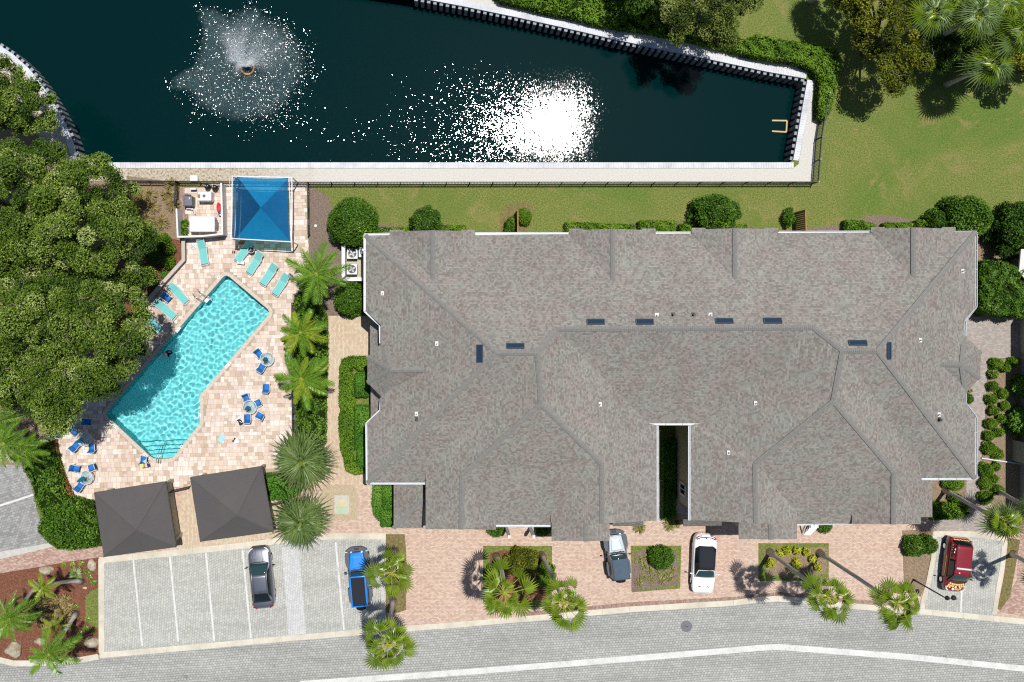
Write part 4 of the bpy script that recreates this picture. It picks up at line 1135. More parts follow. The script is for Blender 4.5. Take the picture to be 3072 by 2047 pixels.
for x, y, l in ((1920, 1582, 'left of the passage mouth'), (2010, 1576, 'at the passage mouth'), (2028, 1566, 'behind, against the passage wall')):
    tuft('border_grass', 'pale arching grass clump ' + l, 'border grass', x, y, .62, .55, M['liriope'], 110, w=.04)
tuft('small_plant', 'sprig poking out beside the south-east bay roof', 'plant', 2912, 1172, .3, .4, M['liriope'], 24, w=.04)
tuft('small_plant', 'yellow bromeliad in front of the croton arc', 'plant', 2384, 1712, .5, .4, M['croton'], 40, w=.07)
tuft('yard_weed', 'weedy vine along the inside of the equipment yard wall', 'plant', 548, 690, .55, .9, M['shrub'], 70, w=.08)
tuft('yard_weed', 'lower weedy vine in the corner of equipment yard', 'plant', 552, 668, .45, .8, M['shrub'], 60, w=.08)
for x, y, l in ((498, 1480, 'upper'), (505, 1520, 'middle'), (512, 1560, 'lower')):
    shrub('shrub', 'small bush between the two pavilions, %s one' % l, 'shrub', x, y, 12, .5, M['hedge_bright'], leaf=.1, rpy=18)
# ------------------------------------------------------------------ the house
from mathutils.bvhtree import BVHTree
def shingle_mat():
    m = new_mat('shingles', .92, spec=.15); n = N(m); v = n.coord(uv=True); w = n.coord()
    def br(bw, off, bh=.135):
        x = n.n('TexBrick'); x.offset = off; x.inputs['Scale'].default_value = 1.0
        x.inputs['Color1'].default_value = grey(0); x.inputs['Color2'].default_value = grey(1); x.inputs['Mortar'].default_value = grey(.5)
        x.inputs['Mortar Size'].default_value = .006; x.inputs['Brick Width'].default_value = bw; x.inputs['Row Height'].default_value = bh
        n.l(v, x.inputs['Vector']); return x
    b1 = br(.15, .43); b2 = br(.24, .29)
    base = n.mix(G(157, 157, 150), G(158, 150, 145), n.ramp(n.noise(w, .7, 4, .7), [(.4, grey(0)), (.6, grey(1))]))
    col = n.mix(base, n.ramp(b2.outputs['Color'], [(0, grey(.86)), (1, grey(1.10))]), 1.0, 'MULTIPLY')
    col = n.mix(col, n.ramp(b1.outputs['Color'], [(0, (.72, .69, .68, 1)), (.34, (.86, .84, .83, 1)), (.5, grey(1.0)), (1, grey(1.10))]), 1.0, 'MULTIPLY')
    s_ = n.n('SeparateXYZ'); n.l(v, s_.inputs[0])
    fr = n.math('FRACT', n.math('DIVIDE', s_.outputs[1], .135))
    line = n.math('LESS_THAN', fr, .15)  # dark band at each course edge paints its shadow line
    col = n.mix(col, grey(.76), n.math('MULTIPLY', line, .8), 'MULTIPLY')
    col = n.mix(col, n.ramp(n.noise(w, .16, 5, .65), [(.3, grey(.92)), (.7, grey(1.06))]), 1.0, 'MULTIPLY')
    col = n.mix(col, n.ramp(n.noise(n.coord((1, 1, 1)), .5, 4, .7), [(.3, (.97, .95, .94, 1)), (.7, (1.03, 1.03, 1.02, 1))]), 1.0, 'MULTIPLY')
    n.l(col, n.b.inputs['Base Color'])
    n.l(n.bump(fr, .5, .012), n.b.inputs['Normal'])
    return m
M['shingle'] = shingle_mat()
M['dark_shingle'] = m_noise('dark_shingles', G(86, 82, 84), G(112, 108, 108), 22, 0.92, bump=0.5, bscale=30, c3=G(104, 100, 98), big=0.5)
M['cap'] = m_noise('ridge_shingles', G(128, 127, 123), G(150, 149, 145), 6, 0.9, bump=.3, bscale=30)
M['gutter'] = plain('white_gutter', G(226, 232, 238), 0.4, 0.5)
M['stucco'] = m_noise('stucco', G(196, 188, 164), G(214, 206, 184), 4, 0.9, bump=.3, bscale=50)
M['white_wall'] = m_noise('white_wall', G(228, 226, 222), G(244, 242, 238), 4, 0.85, bump=.2, bscale=40)
M['wall_grey'] = m_noise('grey_wall', G(176, 172, 162), G(196, 192, 184), 4, 0.9, bump=.3, bscale=40)
M['trim'] = plain('white_trim', G(240, 240, 238), 0.5, 0.4)
M['skyglass'] = new_mat('skylight_glass', 0.08, (0.018, 0.035, 0.06, 1), 0.6)
M['dark_glass'] = new_mat('dark_glass', 0.05, (0.012, 0.018, 0.022, 1), 0.7)
M['flashing'] = plain('skylight_frame', G(70, 84, 100), 0.5, 0.5)
M['white_plastic'] = plain('white_plastic', G(240, 240, 240), 0.4, 0.5)
M['black_plastic'] = plain('black_plastic', G(34, 34, 36), 0.5, 0.5)
M['trim_dark'] = plain('dark_fascia', G(96, 90, 88), .7)
M['wood'] = m_noise('brown_timber', G(150, 116, 70), G(184, 146, 92), 8, 0.8, bump=.3, bscale=20)

house = empty('house', P(1990, 1150), 0, 'long grey shingled house with hipped roof filling the centre right', 'house')
HO = Vector(house.location)

def planes_mesh(name, polys, mat, parent, origin):
    """roof planes; every plane carries its own grid of courses along its slope"""
    V = []; F = []; UV = []
    for pl in polys:
        pts = [P(*p) for p in pl]
        n = Vector((0, 0, 0)); c = sum(pts, Vector()) / len(pts)
        for i in range(len(pts)): n += (pts[i] - c).cross(pts[(i + 1) % len(pts)] - c)
        if n.z < 0: n = -n
        n.normalize()
        hor = Vector((-n.y, n.x, 0))
        hor = hor.normalized() if hor.length > 1e-4 else Vector((1, 0, 0))
        # snap courses to the house axes where they nearly are
        slope = n.cross(hor).normalized()
        tris = tessellate_polygon([[Vector((p.x, p.y, 0)) for p in pts]])
        b = len(V); V += [p - origin for p in pts]
        for t in tris:
            q = [pts[i] for i in t]
            cr = (q[1].x - q[0].x) * (q[2].y - q[0].y) - (q[1].y - q[0].y) * (q[2].x - q[0].x)
            if abs(cr) < 1e-6: continue
            if cr < 0: t = tuple(t)[::-1]
            F.append([b + i for i in t])
            for i in t: UV.append((pts[i].dot(hor), pts[i].dot(slope)))
    m = mesh_from(name, V, F, mat)
    uv = m.uv_layers.new(name='UVMap')
    uv.data.foreach_set('uv', [c for p in UV for c in p])
    o = obj(name, m, parent)
    return o

E_ = 5.5
R = dict(NW=(1096,706,E_), SW=(1102,1450,E_), A1=(1491,1059,9.3), A2=(1612,1059,9.3), B1=(1668,988,8.45), B2=(2440,983,8.45), C=(1623,1212,9.3),
         D=(1386,1426,7.15), D0=(1383,1588,7.15), E=(1805,1391,7.3), E0=(1806,1571,7.3), V1=(1277,1413,5.88), W0=(1277,1588,5.88), S1=(1276,1450,E_),
         De=(1488,1588,5.88), Vd=(1488,1574,5.5), Ve=(1652,1576,5.45), Ve2=(1652,1540,5.86), Ew=(1652,1568,5.86), Re=(1972,1562,E_), Rn=(1972,1276,E_), Vg=(1945,1270,5.55), Vh=(2102,1270,5.55),
         NE=(2928,696,E_), SE=(2926,1436,E_), a1=(2633,1053,9.3), a2=(2528,1053,9.3), c=(2500,1204,9.3), d=(2266,1391,7.3), d0=(2268,1570,7.3), e=(2682,1418,7.15), e0=(2681,1573,7.15),
         v2=(2765,1398,5.9), s1=(2765,1436,E_), e1=(2763,1573,5.9), vx=(2556,1540,5.8), vx2=(2556,1571,5.5), ew=(2556,1573,5.8), dy=(2391,1536,5.86), dy2=(2391,1573,5.45), de=(2391,1568,5.86), rn=(2070,1276,E_), re=(2070,1560,E_))
def Q(*ks): return [R[k] if isinstance(k, str) else k for k in ks]
main = [
    Q('NW','A1','A2','B1','B2','a2','a1','NE'),
    Q('A1','NW',(1096,933,E_),(1142,975,5.97),(1142,1230,5.97),(1100,1270,E_),'SW'),
    Q('A1','SW','S1','V1','A2'),
    Q('A2','V1','W0','D0','D','C'),
    Q('D','D0','De','Vd'),
    Q('C','D','Vd','Ve','Ve2','E'),
    Q('E','Ve2','Ew','E0'),
    Q('A2','C','E','E0','Re','Rn','Vg','B1'),
    Q('B1','Vg','Vh','B2'),
    Q('B2','Vh','rn','re','d0','d','c','a2'),
    Q('d','d0','de','dy'),
    Q('c','d','dy','dy2','vx2','vx','e'),
    Q('e','vx','ew','e0'),
    Q('a2','c','e','e0','e1','v2'),
    Q('a1','a2','v2','s1','SE'),
    Q('NE','a1','SE',(2927,1252,E_),(2896,1211,5.85),(2894,963,5.85),(2928,921,E_)),
]
gables = []
for (x0, x1, yf, yb, yr) in ((1170, 1424, 691, 852, 706), (1709, 1966, 687, 846, 704), (2076, 2333, 685, 840, 702), (2614, 2866, 683, 838, 699)):
    xr = (x0 + x1) / 2 + 1
    gables.append([(x0, yf + 4, 5.55), (xr, yf, 6.95), (xr, yb, 6.95), (x0, yr, 5.55)])
    gables.append([(xr, yf, 6.95), (x1, yf + 4, 5.55), (x1, yr, 5.55), (xr, yb, 6.95)])
    gables.append([(x0 - 1, yf - 1, 5.5), (x0 + 40, yf - 1, 5.5), (x0 + 40, yf + 14, 5.62), (x0 - 1, yf + 14, 5.62)])
    gables.append([(x1 - 40, yf - 1, 5.5), (x1 + 1, yf - 1, 5.5), (x1 + 1, yf + 14, 5.62), (x1 - 40, yf + 14, 5.62)])
T1 = (1175,1110,7.35); T2 = (1274,1110,7.35); t = [(1146,1028,5.75), (1102,1072,5.7), (1102,1148,5.7), (1149,1197,5.75)]
turW = [[T1, T2, t[0]], [T1, t[0], t[1]], [T1, t[1], t[2]], [T1, t[2], t[3]], [T1, t[3], T2]]
U1 = (2884,1095,6.85); U2 = (2806,1094,6.8); u = [(2893,1006,5.6), (2943,1056,5.5), (2940,1135,5.5), (2896,1181,5.6)]
turE = [[U1, U2, u[0]], [U1, u[0], u[1]], [U1, u[1], u[2]], [U1, u[2], u[3]], [U1, u[3], U2]]
garage = []
for (x0, x1, xr, yt, yb) in ((1655, 1829, 1757, 1530, 1624), (2216, 2391, 2313, 1500, 1619)):
    garage.append([(x0, yt, 5.56), (x0, yb - 1, 5.56), (xr, yb, 6.35), (xr, yt, 6.35)])
    garage.append([(xr, yt, 6.35), (xr, yb, 6.35), (x1, yb - 1, 5.56), (x1, yt, 5.56)])
roof = planes_mesh('roof', main + gables + turW + turE + garage, M['shingle'], house, HO)
sm = roof.modifiers.new('thick', 'SOLIDIFY'); sm.thickness = 0.10; sm.offset = -1.0
bvh = BVHTree.FromPolygons([v.co + HO for v in roof.data.vertices], [tuple(p.vertices) for p in roof.data.polygons])
def roof_hit(px, py):
    d = (P(px, py, 0) - Vector((0, 0, H))).normalized()
    loc, nrm, i, dist = bvh.ray_cast(Vector((0, 0, H)), d)
    if nrm.z < 0: nrm = -nrm
    return loc, nrm

# lower porch roofs
low = [
    [[(1110, 958, 3.2), (1110, 1068, 3.2), (1150, 1068, 3.8), (1150, 958, 3.8)]],
    [[(1112, 1156, 3.2), (1112, 1262, 3.2), (1150, 1262, 3.8), (1150, 1156, 3.8)]],
    [[(1181, 1452, 3.0), (1181, 1585, 3.0), (1268, 1498, 4.0), (1268, 1452, 4.0)], [(1181, 1585, 3.0), (1270, 1585, 3.0), (1268, 1498, 4.0)]],
    [[(2730, 1442, 4.4), (2797, 1442, 3.0), (2797, 1552, 3.0), (2730, 1552, 4.4)]],
    [[(1838, 1560, 3.7), (1838, 1579, 3.0), (1930, 1579, 3.0), (1930, 1560, 3.7)]],
    [[(2050, 1558, 3.9), (2050, 1580, 3.0), (2165, 1577, 3.0), (2165, 1558, 3.9)]],
]
for g in low:
    o = planes_mesh('lower_roof', g, M['shingle'], house, HO)
    mm = o.modifiers.new('thick', 'SOLIDIFY'); mm.thickness = 0.12; mm.offset = -1.0

def inset(pts, d):
    n = len(pts); A_ = sum(pts[i][0] * pts[(i + 1) % n][1] - pts[(i + 1) % n][0] * pts[i][1] for i in range(n))
    s = 1 if A_ > 0 else -1; out = []
    for i in range(n):
        a, b, c_ = Vector(pts[i - 1]), Vector(pts[i]), Vector(pts[(i + 1) % n])
        d1 = (b - a).normalized(); d2 = (c_ - b).normalized()
        n1 = Vector((-d1.y, d1.x)) * s; n2 = Vector((-d2.y, d2.x)) * s
        k = n1 + n2
        k = k / max(0.35, k.dot(n1))
        out.append(tuple(b + k * d))
    return out
EAVE = [(1096,706),(1096,933),(1142,975),(1142,1230),(1100,1270),(1102,1450),(1278,1450),(1278,1588),(1486,1588),(1486,1560),(1658,1560),(1658,1618),(1826,1618),(1826,1560),(1972,1560),(1972,1272),
        (2070,1272),(2070,1560),(2218,1560),(2218,1614),(2389,1614),(2389,1555),(2558,1555),(2558,1572),(2762,1572),(2762,1436),(2926,1436),(2926,1252),(2896,1211),(2894,963),(2928,921),(2928,696)]
wl = inset([P2(x, y, E_) for x, y in EAVE], 0.42)
mb = MB(); mb.prism([(x - HO.x, y - HO.y) for x, y in wl], 0.0, 5.46)
mb.build('wall', M['stucco'], house)
# bay walls under the octagonal roofs
for pts in ([(1150,1034),(1108,1074),(1108,1146),(1150,1190)], [(2890,1012),(2936,1058),(2934,1132),(2890,1176)]):
    mb = MB(); mb.prism([(x - HO.x, y - HO.y) for x, y in [P2(a, b, 5.5) for a, b in pts]], 0.0, 5.5)
    mb.build('bay_wall', M['stucco'], house)
# gable end walls on the north and south
for (x0, x1, y) in ((1180, 1414, 698), (1719, 1956, 694), (2086, 2323, 692), (2624, 2856, 690)):
    a, b = P(x0, y, 5.5), P(x1, y, 5.5)
    mb = MB(); mb.prism([(a.x - HO.x, a.y - HO.y), (b.x - HO.x, a.y - HO.y), (b.x - HO.x, a.y - HO.y - 1.0), (a.x - HO.x, a.y - HO.y - 1.0)], 0, 5.5)
    mb.build('bay_wall', M['stucco'], house)
# small porch below the west wing and its dark side
mb = MB(); a = P(1190, 1452, 3.0); b = P(1262, 1578, 3.0)
mb.box(((a.x + b.x) / 2 - HO.x, (a.y + b.y) / 2 - HO.y, 1.45), (abs(b.x - a.x), abs(a.y - b.y), 2.9))
mb.build('porch_wall', M['stucco'], house)
mb = MB(); a = P(2735, 1452, 3.0); b = P(2788, 1545, 3.0)
mb.box(((a.x + b.x) / 2 - HO.x, (a.y + b.y) / 2 - HO.y, 1.45), (abs(b.x - a.x), abs(a.y - b.y), 2.9))
mb.build('porch_wall', M['stucco'], house)

# gutters: troughs with hangers
def gutter(p0, p1, w=0.13, hangers=True):
    a, b = P(*p0) - HO, P(*p1) - HO
    d = (b - a).normalized(); s = Vector((0, 0, 1)).cross(d).normalized()
    g = MB(); 
    g.bar(a - Vector((0, 0, .10)), b - Vector((0, 0, .10)), w, 0.02)
    g.bar(a + s * w / 2 - Vector((0, 0, .04)), b + s * w / 2 - Vector((0, 0, .04)), .03, .12)
    g.bar(a - s * w / 2 - Vector((0, 0, .04)), b - s * w / 2 - Vector((0, 0, .04)), .03, .12)
    if hangers:
        L = (b - a).length; k = max(1, int(L / 1.1))
        for i in range(k + 1):
            q = a + (b - a) * (i / k); g.bar(q - s * w / 2, q + s * w / 2, .03, .03)
    g.build('gutter', M['gutter'], house)
gu = [((1094,705,5.5),(1094,934,5.5)), ((1094,934,5.5),(1140,976,5.5)), ((1140,976,5.5),(1141,1030,5.5)), ((1143,1196,5.5),(1141,1231,5.5)), ((1141,1231,5.5),(1099,1271,5.5)), ((1099,1271,5.5),(1101,1451,5.5)),
      ((1101,1451,5.5),(1275,1451,5.5)), ((1488,1578,5.4),(1651,1578,5.4)), ((1973,1278,5.5),(1973,1563,5.5)), ((2068,1278,5.5),(2068,1561,5.5)), ((1946,1273,5.5),(2100,1273,5.5)),
      ((2391,1574,5.4),(2555,1570,5.4)), ((2765,1438,5.5),(2926,1437,5.5)), ((2928,1436,5.5),(2928,1252,5.5)), ((2928,1252,5.5),(2897,1211,5.5)), ((2897,1211,5.5),(2897,1179,5.5)), ((2897,1006,5.5),(2896,963,5.5)),
      ((2896,963,5.5),(2929,920,5.5)), ((2929,920,5.5),(2929,697,5.5)), ((1094,704,5.5),(1168,702,5.5)), ((2867,697,5.5),(2929,696,5.5))]
for a, b in gu: gutter(a, b)
for a, b in (((1426,702,5.5),(1706,702,5.5)), ((1967,700,5.5),(2073,700,5.5)), ((2336,698,5.5),(2611,697,5.5))):
    gutter(a, b, w=.19, hangers=False)

# capped ridges and hips: overlapping bent shingles
segs = [('NW','A1'),('SW','A1'),('A1','A2'),('A2','B1'),('B1','B2'),('A2','C'),('C','D'),('D','D0'),('C','E'),('E','E0'),('B2','a2'),('a2','a1'),('a1','NE'),('a1','SE'),('a2','c'),('c','d'),('d','d0'),('c','e'),('e','e0')]
segs = [(R[a], R[b]) for a, b in segs]
segs += [(T1, T2), (t[0], T1), (t[1], T1), (t[2], T1), (t[3], T1), (U2, U1), (u[0], U1), (u[1], U1), (u[2], U1), (u[3], U1)]
for i in range(0, len(gables), 4): segs.append((gables[i][1], gables[i][2]))
segs += [((1757, 1575, 6.35), (1757, 1624, 6.35)), ((2313, 1575, 6.35), (2313, 1619, 6.35)), ((1181, 1585, 3.0), (1268, 1498, 4.0))]
V = []; F = []
for a, b in segs:
    a, b = P(*a) - HO, P(*b) - HO
    if b.z < a.z: a, b = b, a
    d = b - a; L = d.length; d.normalize(); s = Vector((0, 0, 1)).cross(d).normalized(); up = d.cross(s)
    if up.z < 0: up = -up
    x = 0.0
    while x < L:
        w = 0.17; l = 0.2
        q = a + d * x; r = a + d * min(L + .02, x + l)
        drop = 0.075 if abs(d.z) < .05 else .05
        z0 = .055; z1 = .030
        b0 = len(V)
        V += [q - s * w + up * (z0 - drop), q + up * z0, q + s * w + up * (z0 - drop), r - s * w + up * (z1 - drop), r + up * z1, r + s * w + up * (z1 - drop)]
        F += [(b0, b0 + 1, b0 + 4, b0 + 3), (b0 + 1, b0 + 2, b0 + 5, b0 + 4)]
        x += 0.145
o = obj('ridge_cap', mesh_from('ridge_cap', V, F, M['cap']), house); o['kind'] = 'stuff'
mm = o.modifiers.new('thick', 'SOLIDIFY'); mm.thickness = 0.012

# skylights lying on the slopes
def skylight(x0, y0, x1, y1):
    loc, nn = roof_hit((x0 + x1) / 2, (y0 + y1) / 2)
    k = (1 - loc.z / H) / SC
    L, W = abs(x1 - x0) * k, abs(y1 - y0) * k
    hx = (Vector((1, 0, 0)) - nn * nn.x).normalized(); hy = nn.cross(hx)
    Mx = Matrix((hx, hy, nn)).transposed()
    f = MB(); t_ = .05
    for cx, cy, sx, sy in ((0, W / 2, L, t_), (0, -W / 2, L, t_), (L / 2, 0, t_, W), (-L / 2, 0, t_, W)):
        f.box(Mx @ Vector((cx, cy, .05)), (sx, sy, .12), M=Mx)
    o = f.build('skylight', M['flashing'], house, loc=loc - HO)
    g = MB(); g.box(Mx @ Vector((0, 0, .06)), (L - t_, W - t_, .04), M=Mx)
    g.build('pane', M['skyglass'], o)
for r_ in ((1431,1035,1449,1087),(1519,1031,1572,1047),(1761,958,1813,975),(1908,958,1960,975),(2146,956,2198,972),(2291,955,2344,972),(2546,1022,2599,1038),(2658,1027,2672,1078)):
    skylight(*r_)
def vent(x, y, white=True):
    loc, nn = roof_hit(x, y)
    b = MB(); b.box((0, 0, .02), (.26, .30, .03)); 
    o = b.build('roof_vent', M['white_plastic'] if white else M['black_plastic'], house, loc=loc - HO)
    p = MB(); p.tube([(0, 0, 0), (0, 0, .32)], .05 if white else .09, 10); p.build('vent_pipe', M['white_plastic'] if white else M['black_plastic'], o)
    p = MB(); p.tube([(0, 0, .30), (0, 0, .325)], .035, 10); p.build('vent_opening', M['black_plastic'], o)
for x, y, w in ((1148,880,1),(1311,1031,1),(1970,946,1),(2019,944,0),(2080,944,0),(2131,945,1),(2887,814,1),(2760,1021,1),(1250,1242,1),(1251,1258,0),(1800,1213,1),(2267,1210,1),(2186,1358,1),(2816,1244,1),(2816,1259,0)):
    vent(x, y, bool(w))
# side window, its frame and panes, in the passage wall (faces west)
wx = max(x for x, y in wl if abs(x - P2(2070, 1400, E_)[0] - .42) < .3) - HO.x
def west_window(py, z, w, h):
    y = P2(0, py, z)[1] - HO.y
    f = MB()
    for dy, dz, sy, sz in ((0, h / 2, w + .16, .16), (0, -h / 2, w + .16, .16), (w / 2, 0, .16, h), (-w / 2, 0, .16, h)):
        f.box((wx - .04, y + dy, z + dz), (.10, sy, sz))
    f.box((wx - .03, y, z), (.05, .05, h))
    o = f.build('window', M['trim'], house)
    g = MB(); g.box((wx - .01, y, z), (.03, w, h)); g.build('pane', M['dark_glass'], o)
west_window(1468, 2.3, .9, 1.5)
mb = MB(); mb.box((wx - .03, P2(0, 1400, 5)[1] - HO.y, 5.15), (.06, 7.2, .5)); mb.build('frieze_board', M['wall_grey'], house)
# front porch: white posts and beam
for x in (1519, 1590):
    mb = MB(); a = P(x, 1592, 0); mb.box((a.x - HO.x, a.y - HO.y + .25, 1.4), (.22, .22, 2.8)); mb.build('porch_post', M['trim'], house)
for s_ in range(6):
    mb = MB(); a = P(2420 + s_ * 1.6, 1600 - s_ * 6, 0); mb.box((a.x - HO.x, a.y - HO.y, .09 + .17 * s_), (.62, .26, .06)); mb.build('stair_tread', M['trim'], house)
mb = MB(); a = P(2416, 1598, 0); b = P(2432, 1566, 1.2)
for dx in (-.28, .34): mb.bar((a.x - HO.x + dx, a.y - HO.y, .1), (b.x - HO.x + dx, b.y - HO.y, 1.2), .07, .18)
mb.build('stair_stringer', M['trim'], house)
mb = MB(); a = P(1555, 1574, 0); mb.box((a.x - HO.x, a.y - HO.y, .09), (1.9, .9, .18)); mb.build('porch_step', M['drive'], house)

# ------------------------------------------------------------------ neighbouring house at the east edge
nb = empty('house', P(3110, 1250), 0, 'neighbouring pale house whose wall runs down the right edge', 'house'); NO = Vector(nb.location)
def nbox(name, x0, y0, x1, y1, z0, z1, mat):
    a, b = P(x0, y0), P(x1, y1)
    mb = MB(); mb.box(((a.x + b.x) / 2 - NO.x, (a.y + b.y) / 2 - NO.y, (z0 + z1) / 2), (abs(b.x - a.x), abs(a.y - b.y), z1 - z0)); return mb.build(name, mat, nb)
nbox('wall', 3060, 1062, 3330, 1500, 0, 5.6, M['wall_grey'])
nbox('bay_wall', 3036, 1320, 3059, 1382, 0, 3.0, M['wall_grey'])
nbox('eave', 3044, 1050, 3340, 1512, 5.6, 5.8, M['shingle'])
nbox('wall', 3058, 930, 3330, 1061, 0, 5.5, M['wall_grey'])
a, b = P(3044, 1050, 0), P(3340, 1512, 0)
mb = MB(); cx, cy = (a.x + b.x) / 2 - NO.x, (a.y + b.y) / 2 - NO.y; hx, hy = abs(b.x - a.x) / 2, abs(a.y - b.y) / 2
mb.add([(cx - hx, cy - hy, 5.81), (cx + hx, cy - hy, 5.81), (cx + hx, cy + hy, 5.81), (cx - hx, cy + hy, 5.81), (cx, cy - hy + hx, 7.6), (cx, cy + hy - hx, 7.6)], [(0, 1, 4), (1, 2, 5, 4), (2, 3, 5), (3, 0, 4, 5)])
mb.build('roof', M['dark_shingle'], nb)
mb = MB(); a, b = P(2942, 1374, 0), P(3062, 1392, 0); mb.bar((a.x - NO.x, a.y - NO.y, .12), (b.x - NO.x, b.y - NO.y, .12), .10, .10); mb.build('downpipe', M['gutter'], nb)

hut = empty('hut', P(3070, 800), 0, 'white walled hut at the right edge above the square hedge', 'hut')
mb = MB(); o_ = Vector(hut.location); a, b = P(3034, 752), P(3200, 850)
mb.box(((a.x + b.x) / 2 - o_.x, (a.y + b.y) / 2 - o_.y, 1.3), (abs(b.x - a.x), abs(a.y - b.y), 2.6)); mb.build('wall', M['wall_grey'], hut)
mb = MB(); mb.prism([(x - o_.x, y - o_.y) for x, y in [P2(3062, 748, 2.7), P2(3200, 748, 2.7), P2(3200, 850, 2.7), P2(3084, 850, 2.7), P2(3056, 815, 2.7)]], 2.6, 2.75); mb.build('roof', M['white_wall'], hut)

# ------------------------------------------------------------------ pavilions
def pavilion(corners, apex, label):
    root = empty('pavilion', P(sum(c[0] for c in corners) / 4, sum(c[1] for c in corners) / 4, 2.9) * 1.0, 0, label, 'pavilion', 'dark roofed pavilions at the deck gate')
    root.location.z = 0; o_ = Vector(root.location)
    pts = [(x, y, 2.8) for x, y in corners]; ap = (*apex, 4.3)
    planes = [[pts[i], pts[(i + 1) % 4], ap] for i in range(4)]
    r_ = planes_mesh('roof', planes, M['dark_shingle'], root, o_)
    mm = r_.modifiers.new('thick', 'SOLIDIFY'); mm.thickness = 0.12
    v = MB()
    for i in range(4):
        a, b = P(*pts[i]) - o_, P(*ap) - o_
        v.tube([a + Vector((0, 0, .02)), b + Vector((0, 0, .0))], .035, 6)
    v.build('ridge_cap', M['dark_shingle'], root)
    f = MB()
    for i in range(4):
        a, b = P(*pts[i]) - o_, P(*pts[(i + 1) % 4]) - o_
        f.bar(a - Vector((0, 0, .2)), b - Vector((0, 0, .2)), .05, .2)
    f.build('fascia', M['trim_dark'], root)
    for i in range(4):
        c = (P(*pts[i]) - o_) * .86; mb = MB(); mb.box((c.x, c.y, 1.35), (.25, .25, 2.7)); mb.build('post', M['stucco'], root)
    mb = MB(); c = [(P(*p) - o_) * .84 for p in pts]; mb.prism([(q.x, q.y) for q in c], 0.02, 2.4); mb.build('wall', M['stucco'], root)
pavilion([(282, 1480), (496, 1447), (527, 1642), (311, 1672)], (409, 1592), 'left dark hip roofed pavilion beside the big round shrub')
pavilion([(570, 1434), (784, 1401), (820, 1596), (600, 1626)], (712, 1548), 'right dark hip roofed pavilion beside the low palms')

# privacy screens on the lawn
def screen(x0, y0, x1, y1, h, label):
    a, b = P(x0, y0), P(x1, y1); c = (a + b) / 2
    root = empty('privacy_screen', c, 0, label, 'screen')
    d = b - a; n = max(3, int(d.length / .15)); 
    for i in range(n):
        q = a + d * ((i + .5) / n) - c
        mb = MB(); mb.box((q.x, q.y, h / 2), (.03 if abs(d.y) > abs(d.x) else .135, .135 if abs(d.y) > abs(d.x) else .03, h)); mb.build('board', M['wood'], root)
    for q in (a - c, b - c):
        mb = MB(); mb.box((q.x, q.y, h / 2 + .05), (.12, .12, h + .1)); mb.build('post', M['wood'], root)
    mb = MB(); mb.bar((a - c) + Vector((0, 0, h + .02)), (b - c) + Vector((0, 0, h + .02)), .10, .04); mb.build('top_rail', M['wood'], root)
screen(1548, 640, 1548, 706, 1.6, 'thin brown wooden privacy screen beside a round bush')
screen(2386, 640, 2388, 706, 1.9, 'broad brown wooden privacy screen on the north lawn')
# wide face of the second screen is seen because it leans out from the house line
scr2 = None
